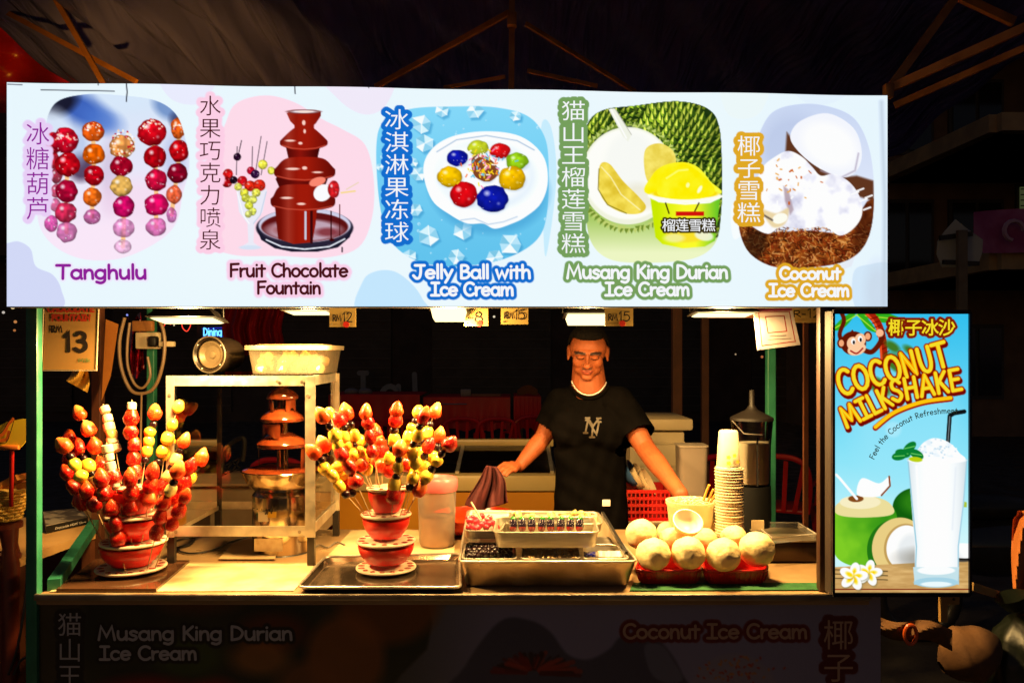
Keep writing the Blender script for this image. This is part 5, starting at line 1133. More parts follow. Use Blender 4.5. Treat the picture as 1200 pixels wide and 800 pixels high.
for q in ([(xl,Y0+.004,zb0),(xr,Y0+.004,zb0),(xr,Y0+.004,zt0),(xl,Y0+.004,zt0)], [(xr-.004,Y0+.01,zb0),(xr1-.004,Y1,zb0),(xr1-.004,Y1,zt0),(xr-.004,Y0+.01,zt0)], [(xl+.004,Y0+.01,zb0),(xl1+.004,Y1,zb0),(xl1+.004,Y1,zt0),(xl+.004,Y0+.01,zt0)]):
    MB().quad(*q).build("pane", PANE, case, smooth=False)
MB().hexa([(xl,Y0,zt0+.016),(xr,Y0,zt0+.016),(xr1,Y1,zt0+.016),(xl1,Y1,zt0+.016)], [(xl,Y0,zt0+.021),(xr,Y0,zt0+.021),(xr1,Y1,zt0+.021),(xl1,Y1,zt0+.021)]).build("top_sheet", PANE, case, smooth=False)
for px, py in ((198.5,463),(360.5,464),(325,447),(354,448),(206,623),(351,623)): MB().lathe([(0,-.002),(.005,-.002),(.006,.001),(0,.001)], P(px,py,Y0-.008), 10, Matrix.Rotation(R(90),3,'X')).build("screw", STEEL_DARK, case)

Yf = 2.93; sF = S(Yf); cx = 331; fo = thing("chocolate_fountain", "steel chocolate fountain with three running tiers inside the glass case", "chocolate fountain", (P(cx,HY,Yf).x, Yf, CT+.003))
zf = lambda py: CAMZ-(py-HY)*sF
FX = P(cx, HY, Yf).x; CHOCM = mat("molten_chocolate", (.24,.045,.012), .14, c2=(.13,.022,.006), nscale=22, spec=.8, coat=.6, bump=.25, bscale=14)
def lat(name, prof, m_, n=40, dx=0, parent=fo, lab=None): return MB().lathe([(r*sF, zf(py)) for r, py in prof], (FX+dx*sF, Yf, 0), n).build(name, m_, parent, label=lab)
MIRR = mat("polished_steel", (.75,.62,.42), .14, 1, c2=(.2,.14,.08), nscale=16, stretch=(1,1,.02), contrast=(.45,.62))  # dark vertical streaks are reflections painted into the steel colour
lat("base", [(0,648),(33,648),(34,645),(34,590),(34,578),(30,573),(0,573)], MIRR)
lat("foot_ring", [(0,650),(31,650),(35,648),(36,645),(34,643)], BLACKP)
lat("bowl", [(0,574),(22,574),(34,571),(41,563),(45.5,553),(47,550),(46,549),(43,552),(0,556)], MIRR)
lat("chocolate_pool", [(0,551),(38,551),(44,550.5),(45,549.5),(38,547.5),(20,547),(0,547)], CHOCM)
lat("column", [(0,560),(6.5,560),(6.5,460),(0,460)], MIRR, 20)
def tierf(y0, yr, y1, r): lat("tier", [(0,y0),(6,y0),(r*.4,y0+1.2),(r*.7,yr-5),(r*.9,yr-1.5),(r,yr+1.8),(r*.985,y1-1.2),(r*.9,y1-.2),(r*.75,y1-2.5),(0,y1-4)], CHOCM)
tierf(506,517,524,29); tierf(477,488,494,25); tierf(454,463,468,18.5); lat("cap", [(0,452),(6,453),(9,457),(6,459),(0,459)], CHOCM, 20)
def curtain(r, y0, y1, a0, a1):
    MB().sheet(lambda u, v: (FX+math.cos(R(a0+(a1-a0)*u))*r*sF*(1-.03*v), Yf+math.sin(R(a0+(a1-a0)*u))*r*sF, zf(y0+(y1-y0)*v*(.82+.18*math.sin(u*9)))), 24, 5).build("chocolate_curtain", CHOCM, fo)
curtain(27,524,550,-175,-160); curtain(27.5,524,550,-25,12); curtain(23,495,512,-170,-80); curtain(16.5,468,482,-180,-110); curtain(16,468,482,-60,0)
for px in range(-27, 30, 6): MB().ball((FX+px*sF, Yf-math.sqrt(max(0,34.3**2-px*px))*sF, zf(591)), .0022, 6, 4).build("vent_hole", BLACKM, fo)
MB().box((FX-12*sF, Yf-34.2*sF, zf(598)), (.034, .004, .036)).build("label_plate", mat("label_white", (.72,.68,.6), .4), fo, smooth=False)
pw = lambda px, py, off=0: P(px, py, Yf-35.2*sF-off)
write("emblem", [sm((311,602),(314,597),(318,596),(320,593)),[(313,602),(314,598)],[(318,601),(317,597)]], 1.6, pw, INK, fo)
o = MB().box((FX-2*sF, Yf-34.4*sF, zf(596)), (.03, .004, .02)).build("label_plate", mat("label_yellow", (.7,.45,.03), .4), fo, smooth=False)
MB().box((FX-6*sF, Yf-34*sF, zf(630)), (.1, .004, .045)).build("label_plate", mat("label_silver", (.5,.42,.3), .3, .6, c2=(.4,.3,.2), nscale=40), fo, smooth=False)

# tub of marshmallows and the round speaker on the case roof
ztop = zt0+.022
def rbox(mb_, x0, x1, y0, y1, z0, z1, inset=0, r=.02):
    def ring(ins, z):
        xs0, xs1, ys0, ys1 = x0+ins, x1-ins, y0+ins, y1-ins; out = []
        for cx_, cy_, a0 in ((xs1-r,ys1-r,0),(xs0+r,ys1-r,90),(xs0+r,ys0+r,180),(xs1-r,ys0+r,270)):
            for k in range(5): a = R(a0+k*22.5); out.append(Vector((cx_+r*math.cos(a), cy_+r*math.sin(a), z)))
        return out
    A, B = ring(inset, z0), ring(0, z1); n = len(A)
    return mb_.add(A+B, [(i,(i+1)%n,n+(i+1)%n,n+i) for i in range(n)]+[tuple(range(n-1,-1,-1)), tuple(range(n,2*n))])
Yt = 2.86; xa, xb = P(292,HY,Yt).x, P(388,HY,Yt).x; zT = ztop+31*S(Yt)
tub = thing("plastic_tub", "flat translucent tub full of marshmallows on the glass case roof", "tub", ((xa+xb)/2, Yt+.1, ztop))
rbox(MB(), xa+.005, xb-.005, Yt-.04, Yt+.2, ztop, zT-.012, .012).build("tub_body", glass("milky_plastic", (.82,.7,.48), .08, .2, .22), tub)
rbox(MB(), xa-.008, xb+.008, Yt-.052, Yt+.212, zT-.012, zT+.004, 0, .03).build("lid", glass("milky_lid", (.8,.68,.46), .1, .2, .5), tub)
rbox(MB(), xa+.03, xb-.03, Yt-.03, Yt+.18, zT+.0045, zT+.009, .006, .03).build("lid_panel", MATS["milky_lid"], tub)
mm = fmesh('M'); 
for i in range(44):
    o = place("marshmallow", mm, tub, (random.uniform(xa+.035, xb-.035), random.choice((Yt-.015, Yt+.02, Yt+.06)), ztop+.018+random.choice((0,.024,.045))), along((random.uniform(-1,1),random.uniform(-1,1),random.uniform(-1,1)))); o.scale = (1.05,)*3
Ys = 2.9; c = P(258, 419, Ys); spk = thing("round_speaker", "black can shaped speaker lying on its side beside the marshmallow tub", "speaker", (c.x, c.y, ztop))
MR = Matrix.Rotation(R(90), 3, 'X'); MR = Matrix.Rotation(R(-14), 3, 'Z')@MR; q = S(Ys)*.84; BRZ = mat("bronze_black_shell", (.015,.01,.007), .3, .5, c2=(.04,.026,.015), nscale=8)
c = Vector((c.x, c.y, ztop+25.5*q))
MB().lathe([(0,-34*q),(13*q,-34*q),(21*q,-28*q),(24*q,-14*q),(25.5*q,18*q),(25.5*q,24*q),(23*q,26*q),(20.5*q,24*q),(19.5*q,17*q),(0,17*q)], c, 44, MR).build("shell", BRZ, spk)
MB().lathe([(19.3*q,18*q),(18.5*q,22*q),(17*q,22*q),(12*q,17.5*q),(6*q,17.6*q),(5*q,19.5*q),(0,20.5*q)], c, 44, MR).build("cone", mat("speaker_cone", (.26,.19,.1), .35, .5, c2=(.18,.12,.06), nscale=9), spk)
MB().tube([c+MR@Vector((math.cos(a)*24.6*q, math.sin(a)*24.6*q, 25*q)) for a in [k*PI/20 for k in range(40)]], .0028, 8, closed=True).build("bezel_ring", STEEL_DARK, spk)
for a in (.6, 2.5, 4.2, 5.6): MB().ball(c+MR@Vector((math.cos(a)*22*q, math.sin(a)*22*q, 25.5*q)), .0035, 8, 6).build("screw", STEEL, spk)
# ---------------------------------------------------------------- steel pans in the middle
big = open_tray("steel_pan", "large deep steel pan holding the smaller trays in the middle of the counter", "pan", [(538,658),(747,658),(700,600),(548,598)], .085, STEEL_DARK, CT+.004, rim=.004, flare=.02)
zr = CT+.004+.085
MB().box(at_z(643,640,zr-.03), (.5, .28, .004)).build("inner_floor", STEEL, big, smooth=False)
def minitray(lab, corners, h, z): return open_tray("small_tray", lab, "tray", corners, h, STEEL, z, rim=.0028, flare=.015)
m1 = minitray("small steel tray of blueberries at the front of the large pan", [(541,655),(606,655),(603,636),(546,636)], .03, zr-.028)
m2 = minitray("small steel tray of chopped nuts between the blueberries and the blue packet", [(610,655),(680,655),(678,640),(612,640)], .026, zr-.025)
m3 = minitray("small steel tray with a crumpled blue packet at the front of the large pan", [(684,655),(738,655),(722,638),(682,638)], .026, zr-.025)
bm_ = fmesh('B')
k_ = 0
for j in range(5):
    for i in range(8):
        px, py = 549+i*6.3+(j%2)*3+random.uniform(-1,1), 652-j*3.2; zz = zr-.008+.012*(1-abs(i-3.5)/5)*(j in (1,2,3))
        p = at_z(px, py, zz); place("blueberry", bm_, m1, (p.x, p.y, zz), along((random.uniform(-1,1),random.uniform(-1,1),1)), (.95,)*3)
NUT = mat("chopped_nuts", (.7,.42,.14), .6, c2=(.85,.62,.3), nscale=60, rnd=.3)
m = MB()
for i in range(420):
    px, py = random.uniform(613,677), random.uniform(643,654); z_ = zr-.012+random.uniform(0,.016); p = at_z(px, py, z_); M_ = Matrix.Rotation(random.uniform(0,3),3,random.choice('XYZ'))
    m.box(p, (random.uniform(.003,.007),random.uniform(.003,.006),.004), M=M_)
tag(m.build("chopped_nuts", NUT, None, loc=at_z(645,650,zr-.012), smooth=False), "heap of chopped brown nuts filling the middle small tray", "nuts", kind="stuff")
pk = MB().sheet(lambda u, v: at_z(683+u*15, 652-v*6, zr-.004+.016*math.sin(u*3.1)*math.sin(v*3.1)+.004*math.sin(u*17)*math.cos(v*13)), 14, 10).build("blue_packet", mat("blue_foil", (.01,.015,.35), .22, .3, c2=(.02,.03,.5), nscale=40), None, loc=at_z(690,652,zr-.004)); tag(pk, "crumpled shiny blue packet lying in the end small tray", "packet")
fp = MB().sheet(lambda u, v: at_z(700+u*30, 652-v*7, zr-.006+.008*math.sin(u*3.1)+.003*math.sin(u*23)), 16, 6).build("folded_napkin", mat("napkin", (.7,.62,.48), .7, bump=.3), None, loc=at_z(715,650,zr)); tag(fp, "folded cream napkin beside the blue packet", "napkin")
# raised tray of jelly lollies
zl = CT+.165; lt_ = open_tray("small_tray", "raised steel tray lined with eight striped jelly lollies", "tray", [(578,624),(702,624),(696,606),(583,606)], .05, STEEL, zl-.05, rim=.003, flare=.015)
MB().box(at_z(640,628,zl-.02)+Vector((0,-.004,0)), (.085,.004,.026)).build("dark_label", BLACKM, lt_, smooth=False)
JR = mat("red_jelly", (.4,.008,.006), .08, c2=(.26,.005,.004), nscale=30, spec=.8, coat=.5); JD = mat("dark_jelly", (.018,.01,.02), .08, coat=.5, spec=.8); JG = mat("green_jelly", (.02,.16,.015), .15, c2=(.015,.1,.01), nscale=30); SPR = mat("white_speck", (.8,.75,.7), .5)
jl = None
for i in range(8):
    px = 601+i*11.1; Yj = 2.62; tilt = (i-3.5)*.03; p = P(px, 622, Yj)
    LBL = ["striped jelly lolly at the blueberry end of the row", "second striped jelly lolly from the blueberry end", "third striped jelly lolly from the blueberry end", "fourth striped jelly lolly from the blueberry end", "fourth striped jelly lolly from the coconut end", "third striped jelly lolly from the coconut end", "second striped jelly lolly from the coconut end", "striped jelly lolly at the coconut end of the row"][i]
    if jl is None:
        jl = thing("jelly_lolly", LBL, "jelly lolly", p, "jelly lollies on the raised tray")
        q = S(Yj); M_ = along((.05, .42, 1)); c = p
        def part(nm, prof, m__): MB().lathe([(r*q, z*q) for r, z in prof], c, 16, M_).build(nm, m__, jl)
        part("stick", [(0,-6),(.7,-6),(.7,1),(0,1)], mat("white_stick", (.8,.76,.66), .5)); part("red_half", [(0,-1),(2.3,-.6),(3.9,1.3),(4.6,4.2)], JR); part("dark_band", [(4.6,4.2),(5,7.5),(4.8,11),(4.1,13.5)], JD); part("green_cap", [(4.1,13.5),(3.1,15.6),(1.7,17),(0,17.5)], JG)
        m = MB()
        for k in range(14): a = -PI/2+random.uniform(-1.2,1.2); z_ = random.uniform(6.5,12.5); m.ball(c+M_@Vector((math.cos(a)*4.75*q, math.sin(a)*4.75*q, z_*q)), .0011, 5, 4)
        m.build("sugar_speck", SPR, jl, kind="stuff")
    else:
        c_ = copy_tree(jl); c_.location = p; c_.rotation_euler = (0, tilt, random.uniform(-.2,.2)); c_["label"] = LBL
# rear trays
zb = CT+.15
r1 = open_tray("small_tray", "rear steel tray of red cherries with a spoon in it", "tray", [(544,622),(586,622),(600,600),(548,600)], .03, STEEL, zb-.035, rim=.0028, flare=.015)
r2 = open_tray("small_tray", "rear steel tray of yellow pieces behind the jelly lollies", "tray", [(592,614),(652,614),(650,600),(602,600)], .03, STEEL, zb-.03, rim=.0028, flare=.015)
r3 = open_tray("small_tray", "rear steel tray of yellow pieces nearest the coconuts", "tray", [(656,614),(706,614),(702,601),(654,601)], .03, STEEL, zb-.03, rim=.0028, flare=.015)
chm = MB().ball((0,0,0), .0115, 12, 8).mesh("cherry", mat("red_cherry", (.62,.012,.03), .1, c2=(.5,.01,.02), nscale=20, coat=.5, rnd=.2), 'all')
for i in range(26):
    px, py = random.uniform(549,582), random.uniform(606,621); p = at_z(px, py, zb-.012); place("cherry", chm, r1, (p.x, p.y, zb-.014+random.uniform(0,.012)))
YP = mat("yellow_fruit_piece", (.75,.55,.12), .35, c2=(.8,.66,.25), nscale=20, rnd=.15)
yp = MB().bbox((0,0,0), (.022,.017,.014), .004).mesh("fruit_piece", YP, 'all')
for tr, xa_, xb_ in ((r2,600,648),(r3,660,698)):
    for i in range(20):
        p = at_z(random.uniform(xa_,xb_), random.uniform(603,613), zb-.008); place("fruit_piece", yp, tr, (p.x,p.y,zb-.012+random.uniform(0,.014)), along((random.uniform(-1,1),random.uniform(-1,1),1), random.uniform(0,6)))
sp_ = thing("spoon", "dark spoon standing slanted in the red cherries", "spoon", P(566,616,2.8))
MB().tube([P(552,588,2.84), P(558,598,2.82), P(564,608,2.8)], [.004,.0035,.003], 8).build("handle", STEEL_DARK, sp_); MB().ball(P(569,614,2.79), .014, 14, 8, along((.5,-.2,-.7)), (.8,.35,1.5)).build("bowl", STEEL_DARK, sp_)
MB().bar(P(706,601,2.98), P(734,648,2.5), .01, .012).build("pan_side_rail", BLACKP, big, smooth=False)

# pink lidded tub
p = on_counter(512, 640); Yq = p.y; q = S(Yq); jar = thing("lidded_container", "tall clear round container with a pink lid behind the baking tray", "container", (p.x, p.y, CT+.002))
zq = lambda py: CAMZ-(py-HY)*q
MB().lathe([(0,zq(638)),(19*q,zq(638)),(20.5*q,zq(634)),(22.8*q,zq(570))], (p.x,p.y,0), 40).build("tub_wall", glass("pinkish_plastic", (.95,.82,.68), .08, .15, .25), jar)
MB().lathe([(23.5*q,zq(574)),(24.6*q,zq(570)),(24.6*q,zq(562)),(22.8*q,zq(559)),(21.5*q,zq(562)),(0,zq(563))], (p.x,p.y,0), 40).build("lid", mat("pink_lid", (.5,.1,.1), .3, c2=(.55,.16,.15), nscale=10), jar)
MB().lathe([(23*q,zq(569)),(23.8*q,zq(567)),(23*q,zq(565))], (p.x,p.y,0), 40).build("rim_band", REDPL, jar)
MB().lathe([(0,zq(637)),(18.5*q,zq(637)),(20*q,zq(604)),(0,zq(602))], (p.x,p.y,0), 32).build("contents", mat("pale_syrup", (.85,.58,.36), .4, c2=(.9,.66,.45), nscale=16), jar)

# ---------------------------------------------------------------- coconuts in red trays
def redtray(lab, x0, x1, x0b, x1b):
    z1 = CT+.048; t4 = [at_z(x0,669,z1), at_z(x1,669,z1), at_z(x1b,650,z1), at_z(x0b,650,z1)]; c = sum(t4, Vector())/4
    t = thing("red_basket", lab, "basket", (c.x, c.y, CT+.0045))
    def rr(ps, r, n=4):
        out = []
        for i, p in enumerate(ps):
            a, b = ps[i-1], ps[(i+1)%4]; u = (a-p).normalized()*r; w_ = (b-p).normalized()*r
            for k in range(n+1): s_ = k/n; out.append(p+u*(1-s_)**2+w_*s_**2)
        return out
    T = rr(t4, .035); B = [Vector((c.x+(p.x-c.x)*.88, c.y+(p.y-c.y)*.88, CT+.0055)) for p in T]; n = len(T)
    MB().add(T+B, [(i,(i+1)%n,n+(i+1)%n,n+i) for i in range(n)]+[tuple(range(n,2*n))]).build("basket_wall", REDPL, t)
    MB().tube([p+Vector((0,0,.001)) for p in T], .0038, 8, closed=True).build("rim", REDPL, t)
    m = MB(); seg = []
    for i in range(n):
        a, b = T[i], T[(i+1)%n]; L_ = max(1, int((b-a).length/.016))
        for k in range(L_): seg.append((a.lerp(b, k/L_), B[i].lerp(B[(i+1)%n], k/L_)))
    for a, b in seg: m.bar(a.lerp(b,.12)+(a-c).normalized()*.003, a.lerp(b,.85)+(a-c).normalized()*.002, .0035, .004)
    m.build("rib", REDPL, t, kind="stuff"); return t
redtray("red plastic basket under the coconuts nearest the steel pans", 744, 822, 752, 822)
redtray("red plastic basket under the coconuts nearest the poster", 824, 900, 824, 896)
COC = mat("shaved_coconut", (.76,.6,.3), .6, c2=(.56,.36,.13), nscale=26, bump=.6, bscale=90, rnd=.08, contrast=(.5,.85))
def coco(px, py, r, Y, lab, seed):
    p = P(px, py, Y); R_ = r*S(Y); bm = bmesh.new(); bmesh.ops.create_icosphere(bm, subdivisions=4, radius=1); rr_ = random.Random(seed)
    fac = [Vector((rr_.gauss(0,1),rr_.gauss(0,1),rr_.gauss(0,1))).normalized() for _ in range(60)]; fac.append(Vector((rr_.uniform(-.3,.3),-.3,1)).normalized())
    for v in bm.verts:
        n_ = v.co.normalized(); d = 1.0
        for f_ in fac:
            k = n_.dot(f_)
            if k > .93: d = min(d, .94/k)
        a_ = math.atan2(n_.y, n_.x)
        v.co = n_*R_*d*(1+.012*math.sin(3*a_+seed)*(1-n_.z**2)); v.co.z *= .97
    o = MB().bm(bm, p).build("coconut", COC, None, loc=p, smooth='all'); tag(o, lab, "coconut", "peeled coconuts on the red baskets"); o.rotation_euler = (0, 0, 0)
    return o
for px, py, r, Y, lab in [(751.5,626,19,2.66,"yellowish peeled coconut at the back, touching the steel pan edge"),(766,649.5,20.5,2.50,"peeled coconut at the front corner nearest the steel pans"),(781,622,11.5,2.80,"small looking coconut at the back between the pan-side one and the opened half"),
        (787.5,632,15.5,2.66,"coconut partly hidden under the opened coconut half"),(806.5,648,20.5,2.50,"second front coconut, darker at its foot, directly below the opened half"),(826,633,15.5,2.66,"coconut behind the gap between the second and third front ones"),
        (829,616,12,2.78,"coconut at the very back against the straw tub"),(848,649.5,20.5,2.48,"third front coconut, in front of the cup stack"),(860,630,15.5,2.64,"coconut squeezed behind the big one near the poster"),(887,643,21.5,2.52,"largest coconut at the poster end of the pile")]:
    coco(px, py, r, Y, lab, int(px))
hc = P(806, 611, 2.60); oh = thing("opened_coconut", "opened white coconut half facing forward on top of the pile", "coconut", hc)
Mh = along((.05,-.62,.72)); q = S(2.6)
MB().lathe([(0,-17*q),(8*q,-15.5*q),(15*q,-9*q),(18*q,0),(17.6*q,1.5*q)], hc, 36, Mh).build("outer_flesh", COC, oh); MB().lathe([(17.6*q,1.5*q),(16.4*q,1.6*q),(15*q,-1*q),(12.4*q,-7*q),(7*q,-11*q),(0,-12.5*q)], hc, 36, Mh).build("white_inside", mat("coconut_flesh", (.82,.74,.6), .4, c2=(.76,.66,.5), nscale=12), oh)

# straw and shaving tub, cups
Yc = 2.78; q = S(Yc); zc_ = lambda py: CAMZ-(py-HY)*q; p = P(809, HY, Yc); st_ = thing("straw_tub", "cream tub of straws and coconut strips the vendor reaches into", "tub", (p.x, Yc, zc_(632)))
MB().lathe([(0,zc_(640)),(22*q,zc_(640)),(27*q,zc_(592)),(28.5*q,zc_(590)),(28.5*q,zc_(586)),(27*q,zc_(586)),(25.5*q,zc_(594)),(0,zc_(600))], (p.x,Yc,0), 36).build("tub_body", glass("cream_plastic", (.93,.84,.6), .08, .25, .7), st_)
m = MB()
for i in range(60):
    a = random.uniform(0,6.3); r_ = random.uniform(2,22)*q; c_ = Vector((p.x+math.cos(a)*r_, Yc+math.sin(a)*r_, zc_(588)+random.uniform(-.003,.01))); d_ = Vector((random.uniform(-1,1),random.uniform(-1,1),random.uniform(-.2,.5))).normalized()*random.uniform(.008,.02)
    m.tube([c_-d_, c_+Vector((0,0,.004)), c_+d_], .0022, 5)
tag(m.build("coconut_strips", mat("coconut_strip", (.82,.72,.42), .5, c2=(.75,.6,.3), nscale=20), None, loc=(p.x,Yc,zc_(588))), "pale coconut strips heaped in the cream tub", "coconut strips", kind="stuff")
SW = mat("orange_straw", (.75,.36,.05), .3, c2=(.8,.45,.1), nscale=10)
for i, (x0, y0, x1, y1) in enumerate(((822,592,831,568),(827,592,836,573),(831,592,838,579))):
    tag(MB().cyl(P(x0,y0,2.77), P(x1,y1,2.74), .0042, None, 10).build("drinking_straw", SW, None, loc=P(x0,y0,2.77)), ["tallest orange straw leaning towards the cups","middle orange straw leaning towards the cups","shortest orange straw leaning towards the cups"][i], "straw", "orange straws in the cream tub")
Yk = 2.70; q = S(Yk); zk = lambda py: CAMZ-(py-HY)*q; pc = P(854.5, HY, Yk)
CUPM = mat("paper_cup_white", (.62,.52,.34), .5, c2=(.56,.45,.28), nscale=18); PRN = mat("yellow_cup_print", (.8,.55,.05), .5)
n_c = 27; zbase = CT+.006; pitch = (zk(548)-.075-zbase)/(n_c-1)
cup0 = None
for i in range(n_c):
    z_ = zbase+i*pitch; k_ = n_c-i
    ORD = "first second third fourth fifth sixth seventh eighth ninth tenth eleventh twelfth thirteenth fourteenth".split()
    lab = "white paper cup, %s below the flower printed one in the tall stack" % ORD[k_-1] if k_ <= 14 else "white paper cup, %s from the bottom of the tall stack" % ORD[i]
    if cup0 is None:
        cup0 = thing("paper_cup", lab, "cup", (pc.x, Yk, z_), "stack of paper cups")
        MB().lathe([(0,z_),(12.5*q,z_),(15.3*q,z_+.07),(16.4*q,z_+.0705),(16.6*q,z_+.073),(16.2*q,z_+.0752),(15.2*q,z_+.074),(12.3*q,z_+.004),(0,z_+.004)], (pc.x,Yk,0), 26).build("cup_wall", CUPM, cup0)
        cups0 = cup0
    else:
        c_ = copy_tree(cups0); c_['label'] = lab; c_.location = (pc.x+random.uniform(-.0012,.0012), Yk+random.uniform(-.001,.001), z_); c_.rotation_euler.z = random.uniform(0,6)
ct_ = thing("paper_cup", "upside down white cup with yellow flower print crowning the cup stack", "cup", (pc.x, Yk, zk(548)))
def ib(py): return 10.8+(py-504)/44*3.6
MB().lathe([(0,zk(504)),(9.4*q,zk(504)),(11*q,zk(506)),(13.6*q,zk(546)),(14.6*q,zk(547)),(14.6*q,zk(549.5)),(13.4*q,zk(549.5))], (pc.x-1*q,Yk,0), 32).build("cup_wall", MATS["paper_cup_white"], ct_)
for k in range(1,4): MB().lathe([(13.6*q,zk(549+k*2)),(14.9*q,zk(548.6+k*2)),(14.9*q,zk(550+k*2)),(13.6*q,zk(550.2+k*2))], (pc.x-1*q,Yk,0), 30).build("nested_rim", CUPM, ct_)
def onc(px, py, off=0):
    rr_ = (ib(py)+.8)*q+.0006+off; dx = (px-853.5)*q; return Vector((pc.x-1*q+dx, Yk-math.sqrt(max(0,rr_*rr_-dx*dx)), zk(py)))
st = []
for fx, fy in ((850,534),(857,532),(861,539),(850,541)):
    for k in range(5): a = k*1.2566; st.append([(fx, fy), (fx+1.9*math.cos(a), fy+1.9*math.sin(a))])
write("flower_print", st, 1.7, onc, PRN, ct_); write("lettering", [[(852+i*1.8, 545.5),(852.8+i*1.8, 544.5),(853.3+i*1.8,545.5)] for i in range(6)], .6, onc, INK, ct_)

# drink jug with two milk chambers
Yj = 2.98; q = S(Yj); zj = lambda py: CAMZ-(py-HY)*q; pj = P(881, HY, Yj); jug = thing("drink_dispenser", "clear drink dispenser of white milk with a black cone lid", "drink dispenser", (pj.x, Yj, CT))
MB().lathe([(0,zj(478)),(2.5*q,zj(457)),(3*q,zj(457)),(3.2*q,zj(474)),(7*q,zj(480)),(17*q,zj(485)),(24.5*q,zj(489)),(25*q,zj(492)),(0,zj(492))], (pj.x,Yj,0), 32).build("lid", mat("matt_brown_black", (.006,.004,.003), .55, spec=.3), jug)
MB().cyl((pj.x,Yj,zj(478)), (pj.x,Yj,zj(458)), 3*q, None, 14).build("lid_knob", BLACKP, jug)
MB().lathe([(24*q,zj(492)),(21.5*q,zj(520)),(21*q,zj(566)),(0,zj(567))], (pj.x,Yj,0), 36).build("jug_wall", glass("jug_plastic", (.97,.96,.93), .05, .05), jug)
MLK = mat("milk", (.9,.82,.64), .6, c2=(.8,.7,.5), nscale=10)
MB().lathe([(0,zj(565)),(19.5*q,zj(565)),(20.2*q,zj(522)),(19*q,zj(518)),(0,zj(517))], (pj.x,Yj,0), 32).build("milk", MLK, jug)
MB().bar((pj.x,Yj-21*q,zj(566)), (pj.x,Yj-21*q,zj(510)), .006, .004).build("divider_bar", BLACKP, jug, smooth=False)
MB().lathe([(0,CT),(21*q,CT),(22*q,zj(600)),(21.5*q,zj(568)),(0,zj(567))], (pj.x,Yj,0), 32).build("base", mat("matt_black", (.002,.002,.002), .7, spec=.2), jug)
MB().tube([(pj.x-24*q,Yj-.01,zj(492)), (pj.x-15*q,Yj-.065,zj(506)), (pj.x+5*q,Yj-.075,zj(507))], .003, 6).build("wire_handle", BLACKM, jug)
# clear clamshell lid behind coconuts
z1 = CT+.1; cl = [at_z(882,612,z1), at_z(935,612,z1), at_z(956,625,z1), at_z(905,630,z1)]
o = thing("plastic_tray", "clear shallow plastic tray lying behind the largest coconut", "tray", (cl[0].x+.05, cl[0].y, CT+.08))
B_ = [Vector((p.x*.98+.02, p.y, p.z-.02)) for p in cl]
MB().add(cl+B_, [(i,(i+1)%4,4+(i+1)%4,4+i) for i in range(4)]+[(4,5,6,7)]).build("tray_body", CLEARPL, o, smooth=False); MB().tube(cl, .0028, 6, closed=True).build("tray_rim", glass("clear_rim", (.95,.9,.8), .2, .15, .45), o); MB().bbox((cl[0]+cl[1])/2*.0+P(888,615,2.82), (.045,.003,.035), .001).build("price_sticker", PAPER, o, smooth=False)
bx_ = thing("steel_pan", "dark lidded steel pan low behind the coconuts beside the brown post", "pan", (P(925,HY,2.8).x, 2.82, CT+.002))
MB().bbox((P(925,HY,2.8).x, 2.84, CT+.04), (.2,.2,.07), .008).build("pan_body", mat("dark_pan", (.09,.06,.03), .3, .7, c2=(.05,.03,.02), nscale=5), bx_); MB().bbox((P(925,HY,2.8).x, 2.84, CT+.078), (.21,.21,.006), .002).build("pan_lid", STEEL_DARK, bx_)

# cables on the counter
m = MB(); 
def cable(pts, r, m_, nm, lab, cat="cable"):
    o = MB().tube(crom([tuple(p) for p in pts], False, 8) if False else [Vector(p) for p in cr3(pts)], r, 7).build(nm, m_, None, loc=pts[0]); tag(o, lab, cat); return o
def cr3(pts, n=8):
    out = []; m_ = len(pts)
    for i in range(m_-1):
        a, b, c, d = [Vector(pts[min(max(k,0),m_-1)]) for k in (i-1,i,i+1,i+2)]
        for k in range(n):
            t = k/n; out.append(.5*((2*b)+(c-a)*t+(2*a-5*b+4*c-d)*t*t+(3*b-a-3*c+d)*t**3))
    out.append(Vector(pts[-1])); return out
oc = lambda x, y, dz=.006: Vector((*on_counter(x, y)[:2], CT+dz))
cable([oc(196,642), oc(210,634), oc(228,632), oc(222,640), oc(206,644), oc(222,650), oc(250,646), oc(272,636), oc(296,630,.01)], .0035, BLACKP, "power_cable", "black power cable looping across the counter under the glass case")
cable([oc(366,646), oc(374,640), oc(384,643), oc(394,637), oc(404,640)], .003, mat("grey_chain", (.3,.26,.2), .4, .6), "metal_chain", "thin metal chain lying beside the glass case foot", "chain")
# sockets and hanging cable loops
so_ = thing("power_socket", "cream wall sockets with a black plug on the green post", "power socket", P(172, 402, 3.35))
SOCK = mat("socket_cream", (.72,.58,.36), .4)
MB().bbox(P(174,399,3.35), (.095,.04,.07), .006).build("socket_box", SOCK, so_); MB().bbox(P(196,403,3.3), (.06,.03,.022), .004).build("socket_bar", SOCK, so_); MB().bbox(P(180,400,3.31), (.035,.04,.045), .01).build("plug", BLACKP, so_)
MB().bbox(P(168,382,3.36), (.085,.03,.045), .005).build("socket_box", mat("orange_brown_box", (.4,.16,.04), .5), so_)
BRC = mat("brown_cable", (.32,.2,.1), .4)
q3 = lambda x, y, Y=3.28: P(x, y, Y)
cable([q3(146,372), q3(140,400), q3(142,430), q3(152,455), q3(164,461), q3(180,455), q3(190,430), q3(193,400), q3(188,378), q3(176,368)], .007, BRC, "hanging_cable", "thick brown cable hanging in a wide loop below the sockets")
